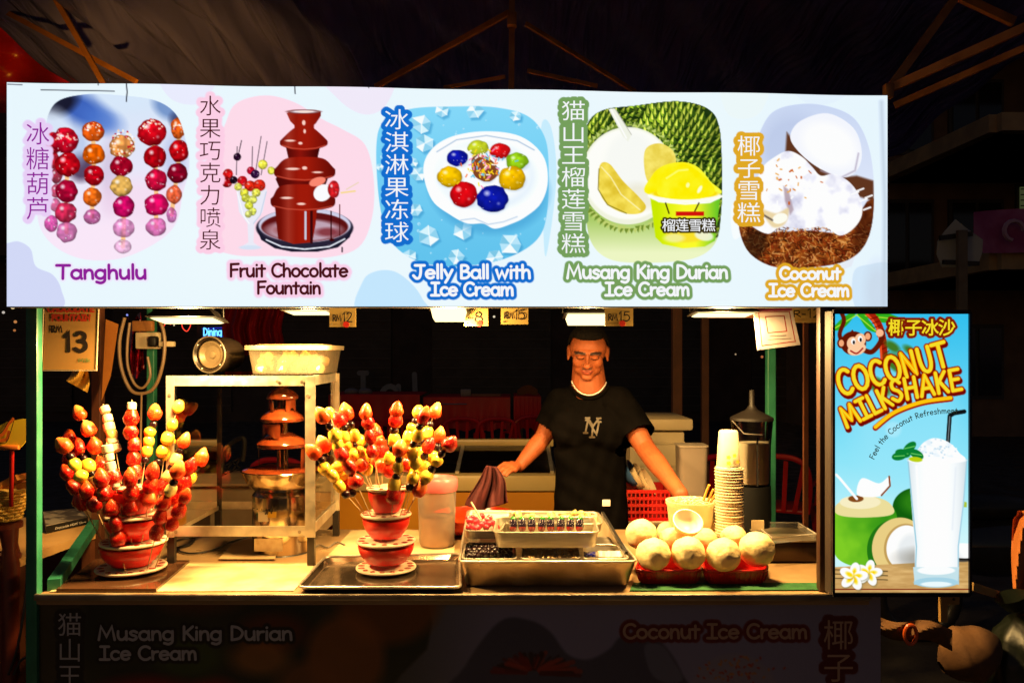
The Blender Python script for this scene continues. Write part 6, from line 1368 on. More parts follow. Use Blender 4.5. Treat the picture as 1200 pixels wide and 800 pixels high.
cable([q3(152,378), q3(149,405), q3(150,430), q3(158,450), q3(168,454), q3(176,440), q3(173,418)], .0055, BRC, "hanging_cable", "thinner brown cable hanging inside the wide loop")
cable([q3(166,460), q3(165,520,3.2), q3(166,600,3.1)], .004, BRC, "hanging_cable", "single brown wire dropping straight from the loops")
OR = mat("orange_board", (.55,.2,.03), .5, c2=(.42,.14,.02), nscale=6)
o = MB().hexa([P(124,374,3.15),P(139,380,3.15),P(130,440,3.15),P(119,470,3.15)],[P(124,374,3.18),P(139,380,3.18),P(130,440,3.18),P(119,470,3.18)]).build("hanging_paddle", OR, None, loc=P(128,380,3.15), smooth=False); tag(o, "orange wooden paddle hanging beside the price card", "paddle")
MB()
YC2 = mat("yellow_cloth", (.68,.38,.05), .7, c2=(.55,.28,.03), nscale=5)
o = MB().sheet(lambda u, v: P(84+u*18-v*7*(1-u)+3*math.sin(v*3), 430+v*(28-12*(1-u))+u*2, 3.0+.03*math.sin(u*9+v*4)), 14, 10).build("hanging_cloth", YC2, None, loc=P(92,432,3)); tag(o, "yellow cloth hanging down behind the 13 price card", "cloth")
o = MB().sheet(lambda u, v: P(150+u*15+v*4, 372+v*66+6*math.sin(u*5), 3.5+.05*math.sin(u*11+v*7)), 16, 16).build("hanging_bag", mat("magenta_plastic", (.45,.01,.03), .25, c2=(.3,.01,.02), nscale=6, bump=.5, bscale=20), None, loc=P(158,372,3.5)); tag(o, "crumpled crimson plastic bag hanging behind the cable loops", "bag")
# ---------------------------------------------------------------- the vendor
def fuse(name, mb_, voxel, iters=3, fac=.5):
    me = mb_.mesh(name+"_raw", None); ob = bpy.data.objects.new(name+"_raw", me); col.objects.link(ob)
    r_ = ob.modifiers.new("r", 'REMESH'); r_.mode = 'VOXEL'; r_.voxel_size = voxel
    s_ = ob.modifiers.new("s", 'SMOOTH'); s_.factor = fac; s_.iterations = iters
    dg = bpy.context.evaluated_depsgraph_get(); dg.update(); ev = ob.evaluated_get(dg); me2 = bpy.data.meshes.new_from_object(ev)
    bpy.data.objects.remove(ob); bpy.data.meshes.remove(me); me2.name = name
    me2.polygons.foreach_set('use_smooth', [True]*len(me2.polygons)); return me2
def capsule(mb_, a, b, ra, rb, n=16, e=1.0):
    a = Vector(a); b = Vector(b); d = (b-a); L_ = d.length; M_ = along(d); prof = []
    for k in range(7): t = -PI/2+PI/2*k/6; prof.append((math.cos(t)*ra if k else 0, math.sin(t)*ra))
    for k in range(7): t = PI/2*k/6; prof.append((math.cos(t)*rb if k < 6 else 0, L_+math.sin(t)*rb))
    return mb_.lathe(prof, a, n, M_)
def chain(mb_, pts, rs, n=16):
    for (a, b), (ra, rb) in zip(zip(pts, pts[1:]), zip(rs, rs[1:])): capsule(mb_, a, b, ra, rb, n)
YM = 3.42
vend = thing("person", "young man in a black t-shirt and silver neck chain looking down behind the counter", "person", (P(692,HY,YM).x, YM, 0))
HM = P(689, 416.5, YM-.02); s = S(YM)*1.0      # head centre (between the ears)
# head frame: facing the camera, bowed and turned slightly to his right
Mh = Matrix.Rotation(R(-7), 3, 'Z') @ Matrix.Rotation(R(17), 3, 'X') @ Matrix.Rotation(R(2), 3, 'Y')
H = lambda x, y, z: HM+Mh@Vector((x, y, z))    # x to the picture's right, -y to the camera, z up; metres
def hb(mb_, x, y, z, r, sc=(1,1,1), rot=None):
    M_ = Mh if rot is None else Mh@rot; mb_.ball(H(x,y,z), r, 20, 14, M_, sc)
body = MB()
hb(body, 0, .014, .034, .085, (.93,1.12,1.0)); capsule(body, H(0,-.006,.03), H(0,-.030,-.050), .078, .044, 28); hb(body, 0, -.062, -.077, .018, (1.35,.8,.8))
for sx in (-1, 1):
    hb(body, sx*.028, -.026, -.046, .031, (1,1.15,.95)); hb(body, sx*.036, -.044, -.012, .028, (1,.9,1.1))
    hb(body, sx*.031, -.0775, .030, .019, (1.4,.5,.36)); hb(body, sx*.0295, -.071, .0135, .0150, (1.1,.8,.66))
    ea = Matrix.Rotation(R(sx*-22), 3, 'Z'); hb(body, sx*.083, .012, .010, .023, (.28,.75,1.4), ea); hb(body, sx*.084, .004, -.016, .010, (.5,.9,1.0))
    hb(body, sx*.0138, -.087, -.0200, .0105, (1,.85,.8))
hb(body, 0, -.086, .010, .0098, (.8,.8,2.2)); hb(body, 0, -.101, -.0165, .0145, (1.15,1,.85)); hb(body, 0, -.062, -.042, .022, (1.3,.75,.75))
hb(body, 0, -.0775, -.0445, .0070, (3.0,.85,.62)); hb(body, 0, -.0765, -.0540, .0080, (2.4,.9,.7))
NB = P(690, 458, YM+.035); capsule(body, H(0,.035,-.045), NB, .066, .080)
shl = lambda px, py, dy=0: P(px, py, YM+dy)
capsule(body, NB, shl(690,484,.055), .072, .085)
# arms (skin): shoulder, elbow, wrist
SL, EL, WL = shl(656,472,.04), shl(637,512,.05), shl(609,545,-.03)
SR, ER, WR = shl(725,471,.03), shl(757,526,-.12), P(798, 579, 2.93)
chain(body, [SL, EL.lerp(SL,.5), EL, EL.lerp(WL,.35), WL], [.052,.046,.038,.039,.026]); chain(body, [SR, ER.lerp(SR,.5), ER, ER.lerp(WR,.32), ER.lerp(WR,.75), WR], [.053,.049,.042,.042,.031,.028])
# torso, hips and legs under the clothes
capsule(body, shl(690,490,.05), shl(692,600,.03), .085, .09); capsule(body, (P(672,HY,YM).x,YM+.03,.9), (P(668,HY,YM).x,YM+.05,.08), .085, .045); capsule(body, (P(712,HY,YM).x,YM+.03,.9), (P(716,HY,YM).x,YM+.03,.08), .085, .045)
for x in (668, 716): capsule(body, (P(x,HY,YM).x,YM+.06,.045), (P(x,HY,YM).x,YM-.12,.035), .042, .034)
# his right hand (picture left): palm and fingers gripping the cloth
def hand(mb_, W, F_, U, sgn, fing, thumb, k=1.0):
    """W wrist, F_ direction of the fingers, U back of the hand, sgn side of the thumb"""
    F_ = Vector(F_).normalized(); U = Vector(U).normalized(); X = F_.cross(U).normalized()*sgn; U = X.cross(F_).normalized()*sgn
    Q = lambda f, x, u: W+F_*f*k+X*x*k+U*u*k
    for x0, x1, r_ in ((.0,.026,.0145),(0,.010,.0155),(0,-.009,.0155),(0,-.026,.014)): capsule(mb_, Q(.008,x0*.5,0), Q(.082,x1,-.001), r_*k*1.12, r_*k*.98, 12)
    for (x, l, c), r_ in zip(fing, (.0092,.0096,.0094,.0082)):
        p0 = Q(.085,x,0); a = 0; pts = [p0]
        for seg, da in ((.42,c*.55),(.32,c),(.26,c*.8)):
            a += da; p0 = p0+(F_*math.cos(a)-U*math.sin(a)+X*(x*1.1))*l*seg*k; pts.append(p0)
        chain(mb_, pts, [r_*k*1.1, r_*k, r_*k*.92, r_*k*.8], 10)
    t0 = Q(.022,.026,-.004); t1 = Q(.05,.046+thumb*.0,-.016-thumb*.01); t2 = Q(.074,.050-thumb*.012,-.028-thumb*.014); t3 = Q(.094,.046-thumb*.022,-.034-thumb*.018); chain(mb_, [t0,t1,t2,t3], [.0155*k,.0125*k,.0108*k,.009*k], 10)
dL = (P(586,549,YM-.16)-WL)
hand(body, WL, dL, (.05,-.5,.85), 1, [(.027,.070,.55),(.009,.078,.42),(-.009,.072,.35),(-.026,.058,.3)], 1.0)
hand(body, WR, (.35,-.55,-.75), (.3,.55,.75), -1, [(.027,.070,.35),(.009,.078,.3),(-.009,.072,.3),(-.026,.058,.35)], .8, .98)
bmesh_ = fuse("body", body, .0036, 5, .5)
# complexion by place on the body
co = np.empty(len(bmesh_.vertices)*3, np.float32); bmesh_.vertices.foreach_get('co', co); co = co.reshape(-1, 3)
Mi = np.array(Mh.inverted()); L3 = (co-np.array(HM))@Mi.T; x, y, z = L3[:,0], L3[:,1], L3[:,2]
colr = np.tile(np.array((.25,.062,.018)), (len(co), 1)); nz_ = fbm(co[:,0]*1000, co[:,2]*1000+co[:,1]*700, 30, 3); colr *= (.8+.4*nz_)[:,None]*(.94+.12*fbm(co[:,0]*1000, co[:,2]*1000-co[:,1]*500, 5, 8))[:,None]
def paint(m_, c, a=1.0): 
    global colr
    m_ = np.clip(m_*a, 0, 1)[:,None]; colr = colr*(1-m_)+np.array(c)*m_
g2 = lambda cx_, cz_, rx, rz, p_=2: np.exp(-(np.abs((x-cx_)/rx)**p_+np.abs((z-cz_)/rz)**p_))
front = (y < -.04) & (z > -.13) & (z < .12)
dz_ = np.abs(z-(-.0492+.0012*np.cos(x*160))); lips = ((np.abs(x)/.026)**2+((z+.0498)/.0100)**2 < 1)&front
paint(lips*1.0, (.30,.06,.035), .9); paint((front&(np.abs(x)<.023)&(dz_<.0019))*1.0, (.06,.015,.01), .9)
for sx in (-1, 1):
    bz = .0300+.004*(1-((x-sx*.033)/.022)**2); paint((front&(np.abs(x-sx*.034)<.024)&(np.abs(z-bz)<.0052))*1.0, (.012,.007,.006), .95)
    ez = .0100-.0035*(1-((x-sx*.031)/.016)**2); paint((front&(np.abs(x-sx*.031)<.0175)&(np.abs(z-ez)<.0026))*1.0, (.012,.007,.006), .95)
    paint(((np.hypot(x-sx*.0085,(z+.0262)*1.3) < .0042)&(y < -.08))*1.0, (.06,.015,.01), .85)
paint((front&(np.abs(x)<.021)&(np.abs(z+.0355+np.abs(x)*.12)<.0036))*1.0, (.06,.03,.02), .6); paint(g2(0,-.074,.016,.010)*front, (.2,.09,.05), .25)
at = bmesh_.color_attributes.new("Col", 'FLOAT_COLOR', 'POINT'); at.data.foreach_set('color', np.concatenate([colr, np.ones((len(colr),1))], 1).astype(np.float32).ravel())
bmesh_.materials.append(attr_mat("skin", None, rough=.58, sss=.1, bump=.15, bscale=350, spec=.3))
ov = org(vend); bmesh_.transform(Matrix.Translation(-ov)); ob = bpy.data.objects.new("body", bmesh_); col.objects.link(ob); ob.parent = vend
# hair: a short cap with a fade, textured
hr = MB(); hr.ball(H(0,.020,.046), .0895, 24, 16, Mh, (.96,1.08,.99)); hr.ball(H(0,.05,.02), .078, 20, 14, Mh, (1.02,1,1.1)); hr.ball(H(0,-.028,.098), .045, 18, 12, Mh, (1.35,1.1,.6))
hm_ = fuse("hair", hr, .005, 2, .5); bm = bmesh.new(); bm.from_mesh(hm_); Mi_ = Mh.inverted(); dele = []
for v in bm.verts:
    l = Mi_@(v.co-HM); n_ = noise(np.array([v.co.x*900]), np.array([v.co.z*900+v.co.y*500]), 6, 3)[0]
    hairline = .084 if l.y < -.03 else (.084-(l.y+.03)*1.9 if l.y < .03 else -.04)
    if abs(l.x) > .062 and l.y < .02: hairline = max(hairline, .030) if l.y > -.035 else .084
    if l.z < hairline: dele.append(v)
    else: v.co += (v.co-(HM+Vector((0,.01,.01)))).normalized()*(.004*n_)
bmesh.ops.delete(bm, geom=dele, context='VERTS'); bm.to_mesh(hm_); bm.free(); hm_.materials.append(mat("black_hair", (.0015,.001,.001), .9, c2=(.005,.003,.002), nscale=120, spec=.12, bump=1, bscale=260))
hm_.transform(Matrix.Translation(-ov)); ob = bpy.data.objects.new("hair", hm_); col.objects.link(ob); ob.parent = vend
# t-shirt
sh_ = MB(); tor = [(690,470,.05,.070,.80),(690,490,.045,.165,.62),(691,520,.04,.160,.68),(692,555,.035,.150,.72),(692,590,.03,.158,.76),(692,625,.03,.168,.78)]
def shell(mb_, rows, n=40):
    base = len(mb_.v)
    for px, py, dy, rx, asp in rows:
        c = shl(px, py, dy)
        for k in range(n):
            a = 2*PI*k/n; ca, sa = math.cos(a), math.sin(a); e = .82
            fold = 1+.012*math.sin(5*a+py*.09)+.008*math.sin(11*a-py*.13)
            mb_.v.append(tuple(c+Vector((math.copysign(abs(ca)**e, ca)*rx*fold, math.copysign(abs(sa)**e, sa)*rx*asp*fold, 0))))
    m_ = len(rows)
    for i in range(m_-1):
        for k in range(n): k2 = (k+1)%n; mb_.f.append((base+i*n+k, base+i*n+k2, base+(i+1)*n+k2, base+(i+1)*n+k))
    mb_.f.append(tuple(base+k for k in range(n))[::-1]); mb_.f.append(tuple(base+(m_-1)*n+k for k in range(n)))
shell(sh_, tor); capsule(sh_, shl(690,466,.045), shl(690,500,.04), .085, .13)
capsule(sh_, shl(680,464,.045), SL+Vector((.0,0,-.004)), .054, .064); capsule(sh_, shl(700,464,.045), SR, .054, .068)
ch_l = SL.lerp(EL,.70); ch_r = SR.lerp(ER,.74)
capsule(sh_, SL, ch_l, .066, .064); capsule(sh_, SR, ch_r, .071, .078); capsule(sh_, shl(668,500,-.0), shl(716,505,0), .10, .10)
sm_ = fuse("tshirt", sh_, .007, 5, .5); bm = bmesh.new(); bm.from_mesh(sm_)
# open the neckline, sleeves and hem
def cut(p, nrm, near, rad):
    vs_ = [v for v in bm.verts if (v.co-p).dot(nrm) > 0 and (v.co-near).length < rad]; bmesh.ops.delete(bm, geom=vs_, context='VERTS')
nk = P(690, 452, YM)
vs_ = [v for v in bm.verts if (Vector(((v.co.x-nk.x)/.088, 0, (v.co.z-(nk.z+.05))/.098))).length < 1 and v.co.z > P(0,470,YM).z]; bmesh.ops.delete(bm, geom=vs_, context='VERTS')
dl = (EL-SL).normalized(); cut(ch_l, dl, ch_l, .1); dr = (ER-SR).normalized(); cut(ch_r, dr, ch_r, .12)
for v in bm.verts:
    w_ = .0035*math.sin(v.co.z*70+v.co.x*40)+.003*math.sin(v.co.x*95-v.co.z*30+v.co.y*20); v.co.y += w_; v.co.x += w_*.4
bm.to_mesh(sm_); bm.free(); sm_.materials.append(mat("black_cotton", (.0012,.001,.001), .95, c2=(.0025,.002,.002), nscale=6, bump=.35, bscale=14, spec=.03)); sm_.transform(Matrix.Translation(-ov)); ob = bpy.data.objects.new("tshirt", sm_); col.objects.link(ob); ob.parent = vend
so2 = ob.modifiers.new("cloth", 'SOLIDIFY'); so2.thickness = .003
tr_ = MB(); 
for x in (669, 715): capsule(tr_, (P(x+(3 if x<690 else -3),HY,YM).x,YM+.03,.78), (P(x,HY,YM).x,YM+.04,.12), .10, .075)
capsule(tr_, (vend.location.x-.04,YM+.03,.78), (vend.location.x+.04,YM+.03,.78), .12, .12)
tm_ = fuse("trousers", tr_, .012, 3); tm_.materials.append(mat("dark_trousers", (.012,.012,.016), .8)); tm_.transform(Matrix.Translation(-ov)); ob = bpy.data.objects.new("trousers", tm_); col.objects.link(ob); ob.parent = vend
# neck chain
def surf_y(px, py): 
    p = P(px,py,YM); return p
import mathutils
dgx = bpy.context.evaluated_depsgraph_get(); dgx.update(); bvb = mathutils.bvhtree.BVHTree.FromObject(bpy.data.objects["body"], dgx)
chp = []
for i in range(41):
    a = PI*(i/40); px = 690.5-22*math.cos(a); py = 437+26*math.sin(a); d = (P(px,py,YM)-Vector((0,0,CAMZ))).normalized(); hit = bvb.ray_cast(Vector((0,0,CAMZ))-ov, d)
    if hit[0] is not None: chp.append(hit[0]+ov-d*.006)
m = MB()
for i, p in enumerate(chp): m.ball(p, .0052, 8, 5, sc=(1.1,1,1))
m.tube(chp, .0028, 6); m.build("neck_chain", mat("silver_chain", (.6,.58,.56), .3, 1), vend)
crp = []
bvt = mathutils.bvhtree.BVHTree.FromObject(bpy.data.objects["tshirt"], dgx)
for i in range(41):
    a = PI*(i/40); px = 690.5-24.5*math.cos(a); py = 441+25.5*math.sin(a); d = (P(px,py,YM)-Vector((0,0,CAMZ))).normalized(); hs = [h[0]+ov for h in (bvb.ray_cast(Vector((0,0,CAMZ))-ov, d), bvt.ray_cast(Vector((0,0,CAMZ))-ov, d)) if h[0] is not None]
    if hs: crp.append(min(hs, key=lambda p: p.y)-d*.003)
MB().tube(crp, .0085, 8).build("collar", MATS["black_cotton"], vend)
# chest emblem: interlocked N and Y
stN = [[(686,507),(689,492),(699,509),(702,494)],[(684,507),(688.5,507)],[(686.5,492),(690,492)],[(699.5,494),(704,494)]]
stY = [[(689,489.5),(695,499),(702,490)],[(695,499),(693.5,512)],[(686.5,489.5),(691,489.5)],[(699.5,490),(704,490)],[(691,512),(696.5,512)]]
import mathutils
bv = mathutils.bvhtree.BVHTree.FromObject(bpy.data.objects["tshirt"], bpy.context.evaluated_depsgraph_get())
def onshirt(px, py, off=0):
    d = (P(px,py,YM)-Vector((0,0,CAMZ))).normalized(); o_ = Vector((0,0,CAMZ)) - ov
    hit = bv.ray_cast(o_, d)
    return (hit[0]+ov - d*(.002+off)) if hit[0] is not None else P(px,py,YM-.15)
def dens(st, n=6):
    out = []
    for a, b in zip(st, st[1:]): out += [(a[0]+(b[0]-a[0])*k/n, a[1]+(b[1]-a[1])*k/n) for k in range(n)]
    return out+[st[-1]]
write("chest_emblem", [dens(s_) for s_ in stN+stY], 2.2, onshirt, mat("grey_emblem", (.04,.028,.016), .6), vend, off=.001)
o = MB().bbox(onshirt(710.5,589,.006), (.034,.006,.027), .002).build("badge", WHITEPL, vend)
# dark red cloth in his hand
gp = P(590, 549, YM-.15)
def clothf(u, v):
    w_ = 1-.35*math.exp(-v*3); px = 576+(u-.5)*(18+34*v**.7)*w_-4*v+2*math.sin(v*5); py = 545+v*(52-10*abs(u-.35)*1.6)+2*u
    return P(px, py, YM-.17+.028*math.sin(u*13+v*2)*(.3+v)+.015*math.sin(u*29))
o = MB().sheet(clothf, 40, 30).build("cleaning_cloth", mat("maroon_cloth", (.085,.01,.01), .85, c2=(.055,.007,.008), nscale=20, bump=.4, bscale=80), None, loc=gp, smooth='all'); so3 = o.modifiers.new("t", 'SOLIDIFY'); so3.thickness = .004
tag(o, "dark maroon cloth hanging from the vendor's hand over the freezer", "cloth")
# ---------------------------------------------------------------- behind the vendor
CRM = mat("cream_enamel", (.7,.52,.22), .35, c2=(.6,.42,.16), nscale=3, bump=.05, rvar=.1); YLP = mat("yellow_panel", (.72,.3,.02), .4, c2=(.6,.22,.015), nscale=4)
fz = thing("chest_freezer", "cream and yellow chest freezer with a sloped glass top behind the vendor", "freezer", (P(525,HY,4.5).x, 4.5, 0))
Ya, Yb = 4.2, 4.8; xa, xb = P(392,HY,Ya).x, P(652,HY,Ya).x; za = CAMZ-(572-HY)*S(Ya); zt = CAMZ-(518-HY)*S(Yb)
MB().hexa([(xa,Ya,.05),(xb,Ya,.05),(xb,Yb,.05),(xa,Yb,.05)],[(xa,Ya,za-.02),(xb,Ya,za-.02),(xb,Yb,za-.02),(xa,Yb,za-.02)]).build("cabinet", YLP, fz, smooth=False)
MB().bbox(((xa+xb)/2,(Ya+Yb)/2-.01,za+.03), (xb-xa+.03,Yb-Ya+.03,.085), .012).build("rim", CRM, fz)
MB().hexa([(xa,Yb-.03,za+.06),(xb,Yb-.03,za+.06),(xb,Yb,za+.06),(xa,Yb,za+.06)],[(xa,Yb-.03,zt),(xb,Yb-.03,zt),(xb,Yb,zt),(xa,Yb,zt)]).build("back_panel", mat("freezer_back", (.2,.17,.1), .4, c2=(.14,.12,.07), nscale=3), fz, smooth=False)
MB().bbox(((xa+xb)/2,Yb-.015,zt), (xb-xa+.03,.05,.045), .008).build("top_rail", CRM, fz)
for x in (xa+.02, (xa*.45+xb*.55), xb-.02): MB().bar((x,Ya+.05,za+.075), (x,Yb-.04,zt-.02), .02, .02).build("glass_bar", ALU, fz, smooth=False)
MB().quad((xa+.02,Ya+.05,za+.078),(xb-.02,Ya+.05,za+.078),(xb-.02,Yb-.04,zt-.015),(xa+.02,Yb-.04,zt-.015)).build("pane", PANE, fz, smooth=False)
for x in (xa+.1, xb-.1): MB().cyl((x,Ya+.1,0),(x,Ya+.1,.06),.025).build("foot", BLACKP, fz)
# red dish behind the pans, bowls, crate, ice box, grey tub
Yd = 3.22; o = MB().lathe([(0,0),(.1,0),(.16,.035),(.175,.075),(.17,.075),(.15,.04),(0,.03)], P(556,HY,Yd)-Vector((0,0,CAMZ-CT-.0)), 40).build("red_dish", mat("orange_red_enamel", (.65,.06,.01), .2, c2=(.5,.03,.008), nscale=3), None, loc=(P(556,HY,Yd).x,Yd,CT)); tag(o, "orange red round dish behind the tray of cherries", "dish")
ib_ = thing("ice_box", "tall cream insulated box with a flat lid behind the vendor's shoulder", "ice box", (P(778,HY,4.0).x, 4.05, 0))
q = S(3.9); xA, xB = P(738,HY,3.9).x, P(803,HY,3.9).x; zz = lambda py: CAMZ-(py-HY)*q
MB().bbox(((xA+xB)/2, 4.1, zz(505)/2), (xB-xA, .38, zz(505)), .012).build("box_body", mat("foam_cream", (.56,.45,.27), .6, c2=(.48,.37,.2), nscale=5, bump=.15, bscale=60), ib_)
MB().bbox(((xA+xB)/2+.01, 4.09, zz(497)), (xB-xA+.05, .44, .06), .015).build("lid", MATS["foam_cream"], ib_)
for y_ in (519, 545): MB().bar((xA,3.907,zz(y_)), (xB,3.907,zz(y_)), .006, .012).build("moulded_band", MATS["foam_cream"], ib_, smooth=False)
q = S(3.5); c = P(810, HY, 3.5); gt = thing("grey_tub", "grey translucent upright tub beside the cream ice box", "tub", (c.x, 3.5, CAMZ-(600-HY)*q))
z0, z1 = CAMZ-(600-HY)*q, CAMZ-(522-HY)*q; rbox(MB(), c.x-.062, c.x+.062, 3.44, 3.56, z0, z1, .006, .02).build("tub_body", mat("grey_translucent", (.24,.19,.15), .35, c2=(.19,.15,.12), nscale=6), gt)
rbox(MB(), c.x-.066, c.x+.066, 3.436, 3.564, z1, z1+.006, 0, .02).build("rim", mat("grey_rim", (.34,.28,.22), .3), gt)
wt = thing("work_table", "low steel work table behind the vendor holding the red crate and bowls", "table", (P(790,HY,3.6).x, 3.6, 0))
zw = CAMZ-(611-HY)*S(3.4); MB().bbox((P(800,HY,3.6).x, 3.62, zw-.015), (.62,.42,.03), .004).build("tabletop", STEEL_DARK, wt)
for dx in (-.28,.28):
    for dy in (-.17,.17): MB().box((P(800,HY,3.6).x+dx, 3.62+dy, (zw-.03)/2), (.03,.03,zw-.03)).build("leg", STEEL_DARK, wt, smooth=False)
o = MB().bbox((c.x, 3.5, (z0+zw)/2), (.13,.13,z0-zw-.001), .004).build("wooden_block", mat("block_wood", (.2,.1,.04), .7), None, loc=(c.x,3.5,zw)); tag(o, "small block under the grey tub on the work table", "block")
cr = thing("red_crate", "red perforated plastic crate behind the straw tub", "crate", (P(762,HY,3.45).x, 3.5, zw))
cx0, cx1 = P(735,HY,3.42).x, P(789,HY,3.42).x; zA, zB = zw+.001, CAMZ-(574-HY)*S(3.42)
m = MB(); nC = 11; nR = 4
for j in range(nR+1): m.bar((cx0,3.42,zA+.006+(zB-zA-.012)*j/nR), (cx1,3.42,zA+.006+(zB-zA-.012)*j/nR), .008, .014 if j in (0,nR) else .012)
for i in range(nC+1): m.bar((cx0+(cx1-cx0)*i/nC,3.421,zA), (cx0+(cx1-cx0)*i/nC,3.421,zB), .006, .006)
m.build("front_lattice", REDPL, cr, smooth=False, kind="stuff")
MB().hexa([(cx0,3.428,zA),(cx1,3.428,zA),(cx1,3.64,zA),(cx0,3.64,zA)],[(cx0,3.428,zA+.008),(cx1,3.428,zA+.008),(cx1,3.64,zA+.008),(cx0,3.64,zA+.008)]).build("floor_panel", REDPL, cr, smooth=False)
for a_, b_ in (((cx0,3.42),(cx0,3.64)),((cx1,3.42),(cx1,3.64)),((cx0,3.64),(cx1,3.64))): MB().bar((*a_,(zA+zB)/2), (*b_,(zA+zB)/2), .006, zB-zA).build("side_panel", REDPL, cr, smooth=False)
for i, (px, py, dx) in enumerate(((739,556,0),(748,560,8),(757,566,10))):
    M_ = along((.75,-.25,.45)); p = P(px,py,3.5)
    o = MB().lathe([(0,-.03),(.03,-.028),(.055,-.01),(.066,.018),(.063,.018),(.05,-.004),(.028,-.02),(0,-.022)], p, 28, M_).build("bowl", mat("cream_bowl", (.66,.5,.3), .35, c2=(.58,.42,.24), nscale=8) if i else mat("blue_bowl", (.05,.12,.3), .3), None, loc=p)
    tag(o, ["blue bowl tipped at the back of the stacked bowls by the vendor's hip","cream bowl tipped between the blue bowl and the foremost bowl","foremost cream bowl tipped towards the vendor's forearm"][i], "bowl")
# red plastic chairs and cloth covered tables across the street
RC = mat("red_chair_plastic", (.85,.012,.014), .35, c2=(.7,.01,.012), nscale=4)
def chair(lab, px, Y, ztop=.86, rz=0, w=.5, first=None):
    x = P(px, HY, Y).x
    if first is not None:
        c_ = copy_tree(first); c_.location = (x, Y, 0); c_.rotation_euler.z = rz; c_["label"] = lab; return c_
    t = thing("plastic_chair", lab, "chair", (x, Y, 0), "red plastic chairs")
    c = Vector((x, Y, 0)); h = w/2
    V = lambda a, b, z: c+Vector((a, b, z))
    MB().bbox(V(0,.22,.43), (w*.84,.42,.03), .01).build("seat", RC, t)
    out = [V(-h*.86,0,.43), V(-h*.95,-.02,.62), V(-h*.88,-.05,.78), V(-h*.55,-.06,.85), V(0,-.065,.865), V(h*.55,-.06,.85), V(h*.88,-.05,.78), V(h*.95,-.02,.62), V(h*.86,0,.43)]
    MB().tube(cr3(out, 4), .022, 6).build("back_frame", RC, t)
    for dx in (-.3,-.1,.1,.3): MB().bar(V(dx*w*.8,0,.43), V(dx*w*1.35,-.055,.83), .034, .012).build("back_slat", RC, t, smooth=False)
    for sx in (-1, 1):
        for b_, dz in ((0,0),(.4,0)): MB().bar(V(sx*h*.78,b_,.42), V(sx*h*.95,b_+(.05 if b_ else -.05),0), .035, .035).build("leg", RC, t, smooth=False)
        MB().tube([V(sx*h*.95,-.02,.64), V(sx*h*1.05,.15,.66), V(sx*h*1.02,.36,.63), V(sx*h*.9,.4,.43)], .018, 6).build("armrest", RC, t)
    return t
YT = 10.4
CH = chair("red plastic armchair just vendor-side of the tall skewers, back towards us", 542, YT-.6)
CL = [("red plastic armchair next to the freezer's glass bar, back towards us",582,YT-.6,.1),("red plastic armchair half hidden behind the steel tray stand's skewers",478,YT-.5,-.1),("red plastic armchair seen just past the display case edge",425,YT-.5,.15),
      ("red plastic armchair close behind the glass case, its slats fanning upwards",275,5.0,.2),("red plastic armchair behind the display case's inner post",330,6.0,-.2),("red plastic chair standing past the milk jug",912,6.2,-.5),("red plastic chair behind the grey tub",838,6.2,.4),("red plastic armchair by the vendor's raised elbow",622,YT-.3,.3)]
for lab, px, Y, rz in CL: chair(lab, px, Y, rz=rz, first=CH)
RCL = mat("red_table_cloth", (.75,.01,.014), .5, c2=(.6,.008,.01), nscale=3, bump=.3, bscale=6)
def rtable(lab, px0, px1, Y, pyt):
    x0, x1 = P(px0,HY,Y).x, P(px1,HY,Y).x; z = CAMZ-(pyt-HY)*S(Y); t = thing("cloth_table", lab, "table", ((x0+x1)/2, Y+.4, 0), "tables under red cloths across the street")
    MB().sheet(lambda u, v: (x0+(x1-x0)*u, Y-.004-.03*math.sin(u*40)*(1-v)*.5, z-.42*(1-v)+.02*math.sin(u*23)*(1-v)), 60, 5).build("cloth_skirt", RCL, t)
    MB().bbox(((x0+x1)/2, Y+.45, z), (x1-x0, .9, .02), .005).build("tabletop", RCL, t)
    for x in (x0+.1, x1-.1):
        for y in (Y+.1, Y+.8): MB().box((x,y,(z-.02)/2), (.04,.04,z-.02)).build("leg", BLACKM, t, smooth=False)
    return z
z1_ = rtable("long red clothed table behind the tall fruit skewers", 385, 492, YT, 463); z2_ = rtable("long red clothed table behind the two armchairs", 496, 598, YT+.1, 466); rtable("short red clothed table close to the vendor's elbow", 602, 634, YT, 465)
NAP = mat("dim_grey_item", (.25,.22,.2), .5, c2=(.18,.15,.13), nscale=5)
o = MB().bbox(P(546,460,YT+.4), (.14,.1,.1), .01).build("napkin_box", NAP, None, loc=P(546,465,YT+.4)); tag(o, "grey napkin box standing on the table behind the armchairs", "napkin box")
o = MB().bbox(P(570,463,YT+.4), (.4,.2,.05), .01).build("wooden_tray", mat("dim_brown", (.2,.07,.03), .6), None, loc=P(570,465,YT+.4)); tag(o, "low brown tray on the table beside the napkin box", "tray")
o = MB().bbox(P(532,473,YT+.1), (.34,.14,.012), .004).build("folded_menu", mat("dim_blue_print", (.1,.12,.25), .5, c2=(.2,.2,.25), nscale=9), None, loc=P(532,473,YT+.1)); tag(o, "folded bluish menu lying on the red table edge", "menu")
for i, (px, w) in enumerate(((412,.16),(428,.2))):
    o = MB().ball(P(px,459,YT+.3), .09, 12, 8, sc=(1.1,.9,.6)).build("white_bag", NAP, None, loc=P(px,462,YT+.3)); tag(o, ["small pale bag on the red table, nearer the display case","small pale bag on the red table below the dim letter"][i], "bag")
